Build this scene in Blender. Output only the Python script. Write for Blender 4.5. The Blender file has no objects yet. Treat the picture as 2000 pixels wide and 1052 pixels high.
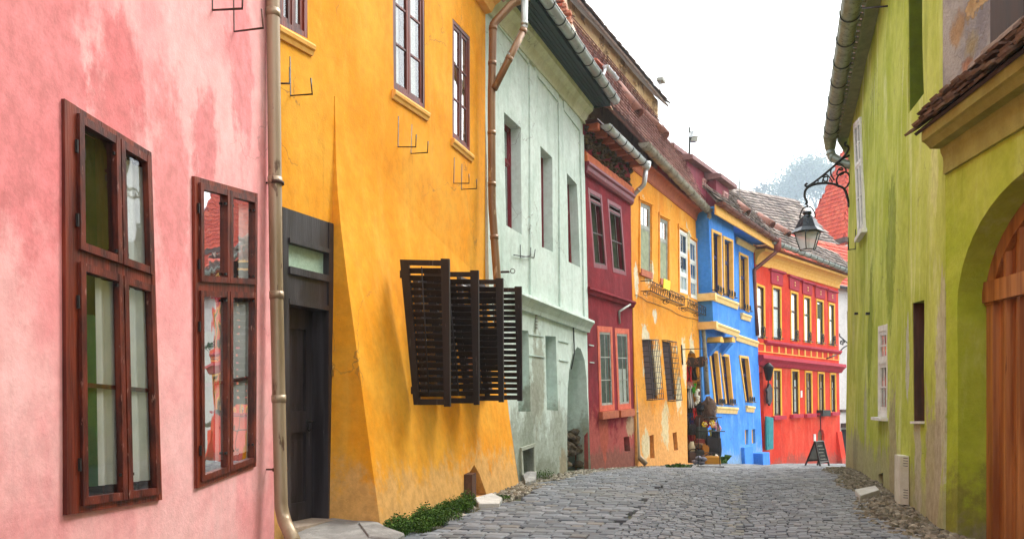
import bpy, bmesh, math, random
from mathutils import Vector, Matrix, noise
from mathutils.geometry import delaunay_2d_cdt
SC = bpy.context.scene
COL = SC.collection
RND = random.Random(11)
V = Vector
F, CX, HY, H = 1500.0, 1000.0, 775.0, 1.2       # focal length in photo pixels, principal column, horizon row, eye height
CAM = V((0, 0, H))
Z = V((0, 0, 1))

def ray(px, py): return V(((px - CX) / F, 1.0, (HY - py) / F))
def at(px, py, D): return CAM + ray(px, py) * D

# ------------------------------------------------------------------ mesh builder
class MB:
    def __init__(self): self.v = []; self.f = []; self.s = []
    def add(self, vs, fs, smooth=False):
        o = len(self.v); self.v.extend([V(p) for p in vs])
        for f in fs: self.f.append([i + o for i in f]); self.s.append(smooth)
    def hexa(self, p):   # p[0..3] bottom loop, p[4..7] top loop
        self.add(p, [(0, 3, 2, 1), (4, 5, 6, 7), (0, 1, 5, 4), (1, 2, 6, 5), (2, 3, 7, 6), (3, 0, 4, 7)])
    def box(self, c, x, y, z):   # centre and three half axes
        c = V(c); x = V(x); y = V(y); z = V(z)
        self.hexa([c-x-y-z, c+x-y-z, c+x+y-z, c-x+y-z, c-x-y+z, c+x-y+z, c+x+y+z, c-x+y+z])
    def prism(self, loop, off):   # polygon loop extruded by a vector
        n = len(loop); off = V(off); loop = [V(p) for p in loop]
        vs = loop + [p + off for p in loop]
        fs = [list(range(n))[::-1], list(range(n, 2*n))] + [(i, (i+1) % n, n+(i+1) % n, n+i) for i in range(n)]
        self.add(vs, fs)
    def tube(self, path, r, n=8, smooth=True, cap=True):
        path = [V(p) for p in path]; m = len(path)
        rs = r if isinstance(r, (list, tuple)) else [r] * m
        vs = []; up = None
        for i, p in enumerate(path):
            t = (path[min(i+1, m-1)] - path[max(i-1, 0)]).normalized()
            if up is None: up = Z if abs(t.z) < .9 else V((1, 0, 0))
            a = up - t * up.dot(t)
            if a.length < 1e-4: a = t.orthogonal()
            a.normalize(); b = t.cross(a); up = a
            # mitre: widen at the corner
            k = 1.0
            if 0 < i < m-1:
                c = (path[i]-path[i-1]).normalized().dot((path[i+1]-path[i]).normalized()); k = 1/max(.5, math.sqrt(max(.25, (1+c)/2)))
            for j in range(n):
                w = 2*math.pi*j/n; vs.append(p + (a*math.cos(w) + b*math.sin(w)) * rs[i] * (k if k < 1.25 else 1.25))
        fs = [(i*n+j, i*n+(j+1) % n, (i+1)*n+(j+1) % n, (i+1)*n+j) for i in range(m-1) for j in range(n)]
        o = len(self.v); self.add(vs, fs, smooth)
        if cap: self.f.append([o+j for j in range(n)][::-1]); self.s.append(False); self.f.append([o+(m-1)*n+j for j in range(n)]); self.s.append(False)
    def lathe(self, c, prof, n=12, axis=Z, smooth=True, squash=1.0):   # prof list of (r, h)
        c = V(c); axis = V(axis).normalized(); a = axis.orthogonal().normalized(); b = axis.cross(a)
        vs = [c + axis*h + (a*math.cos(2*math.pi*j/n) + b*math.sin(2*math.pi*j/n)*squash)*r for r, h in prof for j in range(n)]
        m = len(prof)
        fs = [(i*n+j, i*n+(j+1) % n, (i+1)*n+(j+1) % n, (i+1)*n+j) for i in range(m-1) for j in range(n)]
        o = len(self.v); self.add(vs, fs, smooth)
        self.f.append([o+j for j in range(n)][::-1]); self.s.append(False); self.f.append([o+(m-1)*n+j for j in range(n)]); self.s.append(False)
    def blob(self, c, rx, ry, rz, n=10, m=7, rough=0.0, seed=0):
        vs = []; fs = []
        for i in range(m+1):
            th = math.pi*i/m
            for j in range(n):
                ph = 2*math.pi*j/n; d = V((math.sin(th)*math.cos(ph), math.sin(th)*math.sin(ph), math.cos(th)))
                k = 1 + rough*noise.noise(d*2.3 + V((seed, seed*.7, 0)))
                vs.append(V(c) + V((d.x*rx, d.y*ry, d.z*rz))*k)
        for i in range(m):
            for j in range(n): fs.append((i*n+j, i*n+(j+1) % n, (i+1)*n+(j+1) % n, (i+1)*n+j))
        self.add(vs, fs, True)
    def islands(self):
        p = list(range(len(self.v)))
        def f(i):
            while p[i] != i: p[i] = p[p[i]]; i = p[i]
            return i
        for fc in self.f:
            a = f(fc[0])
            for i in fc[1:]: p[f(i)] = a
        out = {}
        for fc, sm in zip(self.f, self.s):
            k = f(fc[0]); m = out.setdefault(k, (MB(), {}))
            idx = []
            for i in fc:
                if i not in m[1]: m[1][i] = len(m[0].v); m[0].v.append(self.v[i])
                idx.append(m[1][i])
            m[0].f.append(idx); m[0].s.append(sm)
        return [m for m, _ in out.values()]
    def each(self, name, mat, parent=None):    # every loose piece becomes an object of its own
        return [m.build(name, mat, parent) for m in self.islands()]
    def build(self, name, mat, parent=None, kind=None, recalc=True):
        L = rootloc(parent) if parent else V((0, 0, 0))
        me = bpy.data.meshes.new(name)
        me.from_pydata([p - L for p in self.v], [], self.f)
        me.polygons.foreach_set('use_smooth', self.s)
        if recalc:
            bm = bmesh.new(); bm.from_mesh(me); bmesh.ops.recalc_face_normals(bm, faces=bm.faces); bm.to_mesh(me); bm.free()
        for m in (mat if isinstance(mat, (list, tuple)) else [mat]): me.materials.append(m)
        o = bpy.data.objects.new(name, me); COL.objects.link(o)
        if parent: o.parent = parent
        if kind: o['kind'] = kind
        return o

def rootloc(o):
    while o.parent: o = o.parent
    return o.location.copy()
def thing(name, label, cat, loc, group=None):
    o = bpy.data.objects.new(name, None); COL.objects.link(o); o.location = loc; o.empty_display_size = .2
    o['label'] = label; o['category'] = cat
    if group: o['group'] = group
    return o
def tag(o, label, cat, group=None):
    o['label'] = label; o['category'] = cat
    if group: o['group'] = group
    return o
def recenter(o):    # put a top-level mesh's origin at its base
    me = o.data; xs = [v.co for v in me.vertices]
    c = V((sum(p.x for p in xs)/len(xs), sum(p.y for p in xs)/len(xs), min(p.z for p in xs)))
    me.transform(Matrix.Translation(-c)); o.location = c
    return o

# ------------------------------------------------------------------ planes (facades, roofs)
class Plane:
    def __init__(s, a, b, z0=0.0, lean=0.0, side=1):
        a = V((a[0], a[1])); b = V((b[0], b[1])); u = (b-a).normalized()
        s.u = V((u.x, u.y, 0)); s.n = V((u.y, -u.x, 0))*side; s.O = V((a.x, a.y, z0)); s.v = Z - s.n*lean; s.len = (b-a).length
    def hit(s, px, py, d=0.0):
        N = s.u.cross(s.v); r = ray(px, py); o = s.O + s.n*d
        t = (o-CAM).dot(N)/r.dot(N); p = CAM + r*t - o
        # solve p = u*a + v*b
        b = p.z/s.v.z; a = (p - s.v*b).dot(s.u)/s.u.dot(s.u)
        return (a, b)
    def q(s, pts, d=0.0): return [s.hit(x, y, d) for x, y in pts]
    def P(s, a, b, d=0.0): return s.O + s.u*a + s.v*b + s.n*d
    def h(s, px, py, d=0.0): return s.P(*s.hit(px, py, d), d)
    def out(s, px, py, a):   # where the pixel ray meets the vertical plane across the facade at s = a
        o = s.O + s.u*a; r = ray(px, py); t = (o-CAM).dot(s.u)/r.dot(s.u); return CAM + r*t
class Slope(Plane):
    def __init__(s, e0, e1, back, pitch):   # eave line, horizontal direction up the slope, pitch in degrees
        e0 = V(e0); e1 = V(e1); s.u = (e1-e0).normalized(); s.O = e0; s.len = (e1-e0).length
        c = math.radians(pitch); s.v = (V(back).normalized()*math.cos(c) + Z*math.sin(c)); s.v = (s.v - s.u*s.v.dot(s.u)).normalized(); s.n = s.u.cross(s.v)
        if s.n.z < 0: s.n = -s.n
    def hit(s, px, py, d=0.0):
        o = s.O + s.n*d; r = ray(px, py); t = (o-CAM).dot(s.n)/r.dot(s.n); p = CAM + r*t - o
        return (p.dot(s.u), p.dot(s.v))

def bil(Q, a, b):   # Q = TL, TR, BR, BL ; a left-right, b bottom-top
    tl, tr, br, bl = Q
    x = (bl[0]*(1-a)+br[0]*a)*(1-b) + (tl[0]*(1-a)+tr[0]*a)*b
    y = (bl[1]*(1-a)+br[1]*a)*(1-b) + (tl[1]*(1-a)+tr[1]*a)*b
    return (x, y)
def qbox(mb, pl, Q, a0, a1, b0, b1, d0, d1):
    c = [bil(Q, a, b) for a, b in ((a0, b0), (a1, b0), (a1, b1), (a0, b1))]
    mb.hexa([pl.P(*p, d0) for p in c] + [pl.P(*p, d1) for p in c])
def qdim(Q):
    w = (math.dist(Q[0], Q[1]) + math.dist(Q[3], Q[2]))/2; h = (math.dist(Q[0], Q[3]) + math.dist(Q[1], Q[2]))/2
    return w, h
def inpoly(p, poly):
    x, y = p; c = False; n = len(poly); j = n-1
    for i in range(n):
        xi, yi = poly[i]; xj, yj = poly[j]
        if (yi > y) != (yj > y) and x < (xj-xi)*(y-yi)/(yj-yi)+xi: c = not c
        j = i
    return c
def wob(p, amp):
    return amp*(noise.noise(p*.55) + .5*noise.noise(p*1.7+V((9, 3, 1))) )
def densify(poly, step):
    out = []
    for i in range(len(poly)):
        a = poly[i]; b = poly[(i+1) % len(poly)]; k = max(1, int(math.dist(a, b)/step))
        for j in range(k): out.append((a[0]+(b[0]-a[0])*j/k, a[1]+(b[1]-a[1])*j/k))
    return out

def wall_mesh(mb, pl, outline, holes=(), step=.35, amp=.012, back=.3, d=0.0, bulge=None):
    """outline / holes in (s,t); holes = [(poly, depth)] get reveals; the rim gets a thickness of `back`."""
    ol = densify(outline, step); hs = [(densify(h, .25), dep) for h, dep in holes]
    pts = []; edges = []
    def loop(l):
        o = len(pts); pts.extend(V(p) for p in l); edges.extend((o+i, o+(i+1) % len(l)) for i in range(len(l)))
    loop(ol)
    for h, _ in hs: loop(h)
    x0 = min(p[0] for p in ol); x1 = max(p[0] for p in ol); y0 = min(p[1] for p in ol); y1 = max(p[1] for p in ol)
    nx = int((x1-x0)/step); ny = int((y1-y0)/step)
    for i in range(1, nx):
        for j in range(1, ny):
            p = (x0+i*step+.05*math.sin(j*3.1), y0+j*step+.05*math.sin(i*2.3))
            if inpoly(p, ol) and not any(inpoly(p, h) for h, _ in hs): pts.append(V(p))
    r = delaunay_2d_cdt(pts, edges, [], 0, 1e-5)
    vv, ff = r[0], r[2]
    fs = []
    for f in ff:
        c = sum((vv[i] for i in f), V((0, 0)))/len(f)
        if inpoly(c, ol) and not any(inpoly(c, h) for h, _ in hs): fs.append(list(f))
    P = lambda p, dd=0.0: (lambda q: q + pl.n*(wob(q, amp)+dd+(bulge(p) if bulge else 0)))(pl.P(p[0], p[1], d))
    mb.add([P(p) for p in vv], fs, True)
    for h, dep in hs:
        n = len(h); vs = [P(p) for p in h] + [pl.P(p[0], p[1], d-dep) for p in h]
        mb.add(vs, [(i, (i+1) % n, n+(i+1) % n, n+i) for i in range(n)])
    n = len(ol); vs = [P(p) for p in ol] + [P(p, -back) for p in ol]
    mb.add(vs, [(i, (i+1) % n, n+(i+1) % n, n+i) for i in range(n)])

def solid_back(mb, pl, outline, depth, d0):   # rest of the building's body behind the facade
    mb.prism([pl.P(a, b, d0) for a, b in outline], -pl.n*(depth))

# ------------------------------------------------------------------ windows
def window(house, pl, Q, d=0.0, fw=.06, fwl=None, fp=.02, fd=.07, mull=(), mw=.05, trans=(), tw=.05, sash=.04, bars=None, mats=None,
           glass=None, back=None, curtain=None, name='window', sashes=False, bdep=.3, label=None):
    """outer frame = the part; sash, glass, curtain and the room behind are its sub-parts."""
    w, h = qdim(Q); fa, fb = fw/w, fw/h; fal = (fwl or fw)/w
    mb = MB(); B = lambda a0, a1, b0, b1, d0, d1, m=mb: qbox(m, pl, Q, a0, a1, b0, b1, d+d0, d+d1)
    B(0, fal, 0, 1, -fd, fp); B(1-fa, 1, 0, 1, -fd, fp); B(fal, 1-fa, 0, fb, -fd, fp-.002); B(fal, 1-fa, 1-fb, 1, -fd, fp-.002)
    xs = [fal] + [x for x in mull] + [1-fa]; ys = [fb] + [y for y in trans] + [1-fb]
    for y in trans: B(fal, 1-fa, y-tw/h/2, y+tw/h/2, -fd, fp-.004)
    for x in mull: B(x-mw/w/2, x+mw/w/2, fb, 1-fb, -fd, fp-.006)
    o = mb.build(name, mats[0], house)
    if label: o['label'] = label
    sm = MB(); 
    for j in range(len(ys)-1):
        for i in range(len(xs)-1):
            a0 = xs[i] + (mw/w/2 if i else 0); a1 = xs[i+1] - (mw/w/2 if i < len(xs)-2 else 0)
            b0 = ys[j] + (tw/h/2 if j else 0); b1 = ys[j+1] - (tw/h/2 if j < len(ys)-2 else 0)
            m = MB() if sashes else sm; sa, sb = sash/w, sash/h
            if sash > 0:
                e1 = fp-.012+RND.uniform(-.003, .003)
                if sashes: e1 = fp+.012+RND.uniform(0, .006)
                e0 = e1-.034
                B(a0, a0+sa, b0, b1, e0, e1, m); B(a1-sa, a1, b0, b1, e0, e1, m); B(a0+sa, a1-sa, b0, b0+sb, e0, e1-.002, m); B(a0+sa, a1-sa, b1-sb, b1, e0, e1-.002, m)
            nc, nr = (bars or {}).get(j, (bars or {}).get('*', (1, 1)))
            bt = .011
            for k in range(1, nc):
                x = a0+sa+(a1-a0-2*sa)*k/nc; B(x-bt/w, x+bt/w, b0+sb, b1-sb, fp-.04, fp-.018, m)
            for k in range(1, nr):
                y = b0+sb+(b1-b0-2*sb)*k/nr; B(a0+sa, a1-sa, y-bt/h, y+bt/h, fp-.041, fp-.016, m)
            if sashes and m.v: m.build('sash', mats[1], o)
    if not sashes and sm.v: sm.build('sash', mats[1], o)
    if glass:
        g = MB(); c = [bil(Q, a, b) for a, b in ((fal*.7, fb*.7), (1-fa*.7, fb*.7), (1-fa*.7, 1-fb*.7), (fal*.7, 1-fb*.7))]
        gz = fp-.012 if sashes else fp-.028; g.add([pl.P(*p, d+gz) for p in c], [(0, 1, 2, 3)]); g.build('glass', glass, o)
    if back:
        g = MB(); c = [bil(Q, a, b) for a, b in ((.02, .02), (.98, .02), (.98, .98), (.02, .98))]
        f0 = [pl.P(*p, d-fd-.002) for p in c]; f1 = [pl.P(*p, d-fd-bdep) for p in c]
        g.add(f0+f1, [(4, 5, 6, 7), (0, 1, 5, 4), (1, 2, 6, 5), (2, 3, 7, 6), (3, 0, 4, 7)]); g.build('room_interior', back, o, recalc=False)
    for (a0, a1, b0, b1, cm) in (curtain or []):
        g = MB(); n = max(4, int((a1-a0)*w/.03)); vs = []; fs = []
        for i in range(n+1):
            a = a0+(a1-a0)*i/n
            for b in (b0, b1): vs.append(pl.P(*bil(Q, a, b), d+fp-(.04 if sashes else .05)+.012*math.sin(i*1.9)))
        for i in range(n): fs.append((2*i, 2*i+2, 2*i+3, 2*i+1))
        g.add(vs, fs, True); g.build('curtain', cm, o)
    return o
def rect_st(Q, ea=0.0, eb=0.0):
    return [bil(Q, -ea, 1+eb), bil(Q, 1+ea, 1+eb), bil(Q, 1+ea, -eb), bil(Q, -ea, -eb)]

# ------------------------------------------------------------------ gutters, pipes, tiles, strips
def gutter(house, p0, p1, r, mat, strapmat, name='gutter', straps=.55, up=Z, full=True):
    p0 = V(p0); p1 = V(p1); t = (p1-p0).normalized(); a = t.cross(Z).normalized(); b = a.cross(t).normalized()
    if b.z < 0: b = -b
    mb = MB(); n = 14; L = (p1-p0).length; seg = max(2, int(L/.5)); vs = []
    for i in range(seg+1):
        c = p0 + t*L*i/seg + Z*(.006*math.sin(i*1.7))
        for k, rr in ((0, r), (1, r*.9)):
            for j in range(n+1):
                w = math.pi + math.pi*j/n if k == 0 else 2*math.pi - math.pi*j/n
                vs.append(c + a*math.cos(w)*rr + b*math.sin(w)*rr)
    m = 2*(n+1); fs = [(i*m+j, i*m+(j+1) % m, (i+1)*m+(j+1) % m, (i+1)*m+j) for i in range(seg) for j in range(m)]
    fs += [[j for j in range(m)], [seg*m+j for j in range(m)][::-1]]
    mb.add(vs, fs, True)
    for e, s_ in ((p0, -1), (p1, 1)):   # end plates
        mb.prism([e + a*math.cos(math.pi+math.pi*j/10)*r*1.03 + b*math.sin(math.pi+math.pi*j/10)*r*1.03 for j in range(11)], t*s_*.012)
    mb.tube([p0+a*r, p1+a*r], .012, 6); mb.tube([p0-a*r, p1-a*r], .012, 6)
    k = max(2, int(L/straps)); 
    for i in range(k):      # soldered joints
        if i % 2: 
            c = p0 + t*L*(i+.5)/k
            mb.tube([c + a*math.cos(math.pi+math.pi*j/10)*r*1.03 + b*math.sin(math.pi+math.pi*j/10)*r*1.03 for j in range(11)], .008, 4)
    o = mb.build(name, mat, house)
    st = MB()
    for i in range(k):
        c = p0 + t*L*(i+.3)/k
        st.tube([c + a*r*1.08 + b*.03] + [c + a*math.cos(math.pi*2-math.pi*j/10)*r*1.08 + b*math.sin(math.pi*2-math.pi*j/10)*r*1.08 for j in range(11)] + [c - a*r*1.08 + b*.05], .011, 5)
    st.each('gutter_bracket', strapmat, o)
    return o
def pipe(house, path, r, mat, name='downpipe', joints=(), n=14, bend=True):
    path = [V(p) for p in path]; pp = [path[0]]
    for i in range(1, len(path)-1):
        p = path[i]
        if bend:
            a = (path[i-1]-p); b = (path[i+1]-p); e = min(r*.9, a.length*.4, b.length*.4)
            pp += [p + a.normalized()*e, p + a.normalized()*e*.4*.5 + b.normalized()*e*.4*.5, p + b.normalized()*e]
        else: pp.append(p)
    pp.append(path[-1])
    mb = MB(); mb.tube(pp, r, n)
    for (i, f) in joints:
        a = path[i]; b = path[i+1]; c = a.lerp(b, f); t = (b-a).normalized()
        mb.tube([c - t*.03, c + t*.03], r*1.09, n)
    return mb.build(name, mat, house)
def tiles(mb, pl, poly, tw=.18, ex=.16, th=.018, jit=.012, lift=.035, ragged=True, rnd=None, row0=0, stripes=0.0):
    rnd = rnd or RND; x0 = min(p[0] for p in poly); x1 = max(p[0] for p in poly); y0 = min(p[1] for p in poly); y1 = max(p[1] for p in poly)
    j = row0
    while y0 + j*ex < y1 + ex*.2:
        y = y0+j*ex; off = 0 if stripes else (j % 2)*tw/2; i = -1
        while x0+off+i*tw < x1:
            x = x0+off+i*tw
            if inpoly((x+tw/2, y+ex*.5), poly):
                w = tw*rnd.uniform(.9, .98); dy = rnd.uniform(-jit, jit); dz = rnd.uniform(0, jit*.8) + (stripes if i % 2 else 0); sk = rnd.uniform(-.01, .01)
                yb = y+dy; yt = y+ex*1.25
                lo = [(x, yb+.02), (x+w*.25, yb), (x+w*.75, yb), (x+w, yb+.02)]
                A = [pl.P(a+sk, b, lift+dz) for a, b in lo] + [pl.P(x+w, yt, .004+(stripes if i % 2 else 0)), pl.P(x, yt, .004+(stripes if i % 2 else 0))]
                B = [p + pl.n*th for p in A]
                mb.add(A+B, [(5, 4, 3, 2, 1, 0), (6, 7, 8, 9, 10, 11)] + [(k, (k+1) % 6, 6+(k+1) % 6, 6+k) for k in range(6)])
            i += 1
        j += 1
def bar_px(mb, pl, pts, d0, d1, thick):   # strip along a pixel polyline on a facade; thickness in metres downwards
    st = [pl.hit(x, y) for x, y in pts]
    for a, b in zip(st[:-1], st[1:]):
        c = [(a[0], a[1]-thick), (b[0], b[1]-thick), b, a]
        mb.hexa([pl.P(*p, d0) for p in c] + [pl.P(*p, d1) for p in c])
def poly_px(mb, pl, pts, d0, d1):
    mb.prism([pl.P(*pl.hit(x, y, d1), d0) for x, y in pts], pl.n*(d1-d0))
def moulding(mb, pl, a0, a1, t0, prof, t1=None, ends=True):   # prof = [(d, dt)] closed against the wall, swept from (a0,t0) to (a1,t1)
    t1 = t0 if t1 is None else t1; n = len(prof)
    vs = [pl.P(a0, t0+q, p) for p, q in prof] + [pl.P(a1, t1+q, p) for p, q in prof]
    fs = [(i, (i+1) % n, n+(i+1) % n, n+i) for i in range(n)] + [list(range(n))[::-1], list(range(n, 2*n))]
    mb.add(vs, fs)
# ------------------------------------------------------------------ materials
def lin(c):
    if isinstance(c, str):
        c = c.lstrip('#'); c = [int(c[i:i+2], 16)/255 for i in (0, 2, 4)]
    return tuple([(x/12.92 if x <= .04045 else ((x+.055)/1.055)**2.4) for x in c]) + (1.0,)
class NT:
    def __init__(s, name):
        s.m = bpy.data.materials.new(name); s.m.use_nodes = True; s.t = s.m.node_tree; s.t.nodes.clear()
        s.out = s.n('ShaderNodeOutputMaterial'); s.b = s.n('ShaderNodeBsdfPrincipled'); s.l(s.b.outputs[0], s.out.inputs[0])
        s.geo = None
    def n(s, t, **k):
        x = s.t.nodes.new(t)
        for a, b in k.items(): setattr(x, a, b)
        return x
    def l(s, a, b): s.t.links.new(a, b)
    def set(s, sock, v):
        if hasattr(v, 'is_linked') or hasattr(v, 'links'): s.l(v, sock)
        else: sock.default_value = v
    def pos(s):
        if not s.geo: s.geo = s.n('ShaderNodeNewGeometry')
        return s.geo.outputs['Position']
    def rand(s): s.pos(); return s.geo.outputs['Random Per Island']
    def map(s, scale, rot=(0, 0, 0), loc=(0, 0, 0)):
        m = s.n('ShaderNodeMapping'); s.l(s.pos(), m.inputs[0]); m.inputs['Scale'].default_value = scale; m.inputs['Rotation'].default_value = rot; m.inputs['Location'].default_value = loc
        return m.outputs[0]
    def noise(s, scale, detail=4, rough=.55, vec=None, dist=0.0):
        x = s.n('ShaderNodeTexNoise'); s.l(vec or s.pos(), x.inputs['Vector']); x.inputs['Scale'].default_value = scale; x.inputs['Detail'].default_value = detail; x.inputs['Roughness'].default_value = rough; x.inputs['Distortion'].default_value = dist
        return x.outputs['Fac']
    def ramp(s, fac, a, b):
        x = s.n('ShaderNodeMapRange', interpolation_type='SMOOTHSTEP'); s.set(x.inputs[0], fac); x.inputs[1].default_value = a; x.inputs[2].default_value = b
        return x.outputs[0]
    def math(s, op, a, b=0.0):
        x = s.n('ShaderNodeMath', operation=op); s.set(x.inputs[0], a); s.set(x.inputs[1], b); return x.outputs[0]
    def mix(s, fac, a, b, mode='MIX'):
        x = s.n('ShaderNodeMix', data_type='RGBA', blend_type=mode); s.set(x.inputs[0], fac); s.set(x.inputs[6], a); s.set(x.inputs[7], b); return x.outputs[2]
    def sepz(s):
        x = s.n('ShaderNodeSeparateXYZ'); s.l(s.pos(), x.inputs[0]); return x.outputs
    def bump(s, h, strength=.3, dist=.02, prev=None):
        x = s.n('ShaderNodeBump'); x.inputs['Strength'].default_value = strength; x.inputs['Distance'].default_value = dist; s.l(h, x.inputs['Height'])
        if prev: s.l(prev, x.inputs['Normal'])
        return x.outputs[0]
    def fin(s, col, rough=.85, nrm=None, metal=0.0, spec=.3):
        s.set(s.b.inputs['Base Color'], col); s.set(s.b.inputs['Roughness'], rough); s.b.inputs['Metallic'].default_value = metal; s.b.inputs['Specular IOR Level'].default_value = spec
        if nrm: s.l(nrm, s.b.inputs['Normal'])
        return s.m

def plaster(name, c1, c2, c3=None, wash=None, wash_amt=.5, low=None, patches=(), peel=None, peel_at=.72, bump=.35, scale=1.0, blot=.6, grime=.3, crack=.5, soft=.08, pamt=.92):
    """c1/c2 broad blotches, c3 darker weathered areas, wash vertical runs, low = [(colour, z, spread)] wear rising from the ground, patches = [(point, radius, colour, stretch)]."""
    k = NT(name); A, B = lin(c1), lin(c2)
    n1 = k.noise(.8*scale, 9, .64, None, .3); col = k.mix(k.ramp(n1, .5-.16*blot, .5+.16*blot), A, B)
    if c3:
        n2 = k.noise(.55*scale, 10, .68, k.map((1, 1, .6), loc=(7, 3, 1)), .5); col = k.mix(k.math('MULTIPLY', k.ramp(n2, .5, .66), .6), col, lin(c3))
    if wash:
        n3 = k.noise(2.6*scale, 8, .68, k.map((1, 1, .2), loc=(3, 5, 0)), .35); col = k.mix(k.math('MULTIPLY', k.ramp(n3, .5, .7), wash_amt), col, lin(wash))
    fine = k.noise(9, 8, .72); col = k.mix(k.ramp(fine, .25, .75), k.mix(1.0, col, (.8, .79, .78, 1), 'MULTIPLY'), col)
    run = k.noise(5.5, 9, .7, k.map((1, 1, .07), loc=(1, 8, 2)), .2); col = k.mix(k.math('MULTIPLY', k.ramp(run, .56, .72), grime), col, k.mix(1.0, col, (.52, .5, .46, 1), 'MULTIPLY'))
    pit = k.noise(48, 3, .6); spot = k.math('MULTIPLY', k.ramp(pit, .66, .74), k.ramp(k.noise(1.3, 4, .6, k.map((1, 1, 1), loc=(5, 5, 5))), .45, .65)); col = k.mix(k.math('MULTIPLY', spot, .45), col, (.12, .09, .06, 1))
    hsum = k.noise(55, 5, .6)
    zz = k.sepz()[2]; edge = None
    if crack:
        ad = k.n('ShaderNodeVectorMath', operation='ADD'); nn_ = k.n('ShaderNodeTexNoise'); k.l(k.pos(), nn_.inputs['Vector']); nn_.inputs['Scale'].default_value = 1.7; nn_.inputs['Detail'].default_value = 5
        k.l(k.pos(), ad.inputs[0]); k.l(nn_.outputs['Color'], ad.inputs[1]); vo = k.n('ShaderNodeTexVoronoi', feature='DISTANCE_TO_EDGE'); k.l(ad.outputs[0], vo.inputs['Vector']); vo.inputs['Scale'].default_value = .62
        cr = k.math('MULTIPLY', k.ramp(vo.outputs['Distance'], .006, .001), k.ramp(k.noise(.7, 3, .5, k.map((1, 1, 1), loc=(2, 9, 4))), .5, .58)); col = k.mix(k.math('MULTIPLY', cr, crack), col, (.1, .07, .05, 1))
    brk = k.noise(6.5, 9, .72)
    if peel:
        n = k.math('ADD', k.math('MULTIPLY', k.noise(.8, 10, .62, k.map((1, 1, .7), loc=(11, 2, 5)), .5), .8), k.math('MULTIPLY', brk, .2)); f = k.ramp(n, peel_at-.018, peel_at+.004); col = k.mix(f, col, k.mix(k.ramp(fine, .3, .7), k.mix(1.0, lin(peel), (.72, .68, .6, 1), 'MULTIPLY'), lin(peel))); edge = f
    for (c, z, sp) in (low or []):
        n = k.math('ADD', k.math('MULTIPLY', k.noise(1.5, 9, .68, k.map((1, 1, .45), loc=(z*3, 1, sp)), .5), .62), k.math('MULTIPLY', brk, .38))
        f = k.math('ADD', k.math('MULTIPLY', k.math('SUBTRACT', z, zz), 1.0/sp), k.math('MULTIPLY', k.math('SUBTRACT', n, .5), 4.2))
        f = k.ramp(f, -.25, .3); col = k.mix(k.math('MULTIPLY', f, .9), col, k.mix(k.ramp(fine, .3, .7), k.mix(1.0, lin(c), (.7, .68, .64, 1), 'MULTIPLY'), lin(c))); edge = f if edge is None else k.math('MAXIMUM', edge, f)
    for (p, r, c, st) in patches:
        m = k.n('ShaderNodeVectorMath', operation='SUBTRACT'); k.l(k.pos(), m.inputs[0]); m.inputs[1].default_value = p
        m2 = k.n('ShaderNodeVectorMath', operation='MULTIPLY'); k.l(m.outputs[0], m2.inputs[0]); m2.inputs[1].default_value = (1, 1, 1/st)
        m3 = k.n('ShaderNodeVectorMath', operation='LENGTH'); k.l(m2.outputs[0], m3.inputs[0])
        n = k.math('ADD', k.math('MULTIPLY', k.noise(min(5, .9/max(r, .12)), 8, .66, k.map((1, 1, .5), loc=(r*9, st, 2)), .3), .6), k.math('MULTIPLY', brk, .4))
        f = k.ramp(k.math('ADD', k.math('DIVIDE', m3.outputs['Value'], r), k.math('MULTIPLY', k.math('SUBTRACT', n, .5), 4.0)), 1.0+soft, 1.0-soft)
        col = k.mix(k.math('MULTIPLY', f, pamt), col, k.mix(k.ramp(fine, .3, .7), k.mix(1.0, lin(c), (.68, .66, .62, 1), 'MULTIPLY'), lin(c))); edge = f if edge is None else k.math('MAXIMUM', edge, f)
    h = k.math('ADD', k.math('MULTIPLY', k.noise(7, 9, .66), 1.0), k.math('MULTIPLY', hsum, .4))
    h = k.math('ADD', h, k.math('MULTIPLY', k.noise(1.7, 5, .5), 1.6))
    if edge is not None: h = k.math('SUBTRACT', h, k.math('MULTIPLY', edge, .3))
    return k.fin(col, .92, k.bump(h, bump*1.3, .035), 0, .18)

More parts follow.
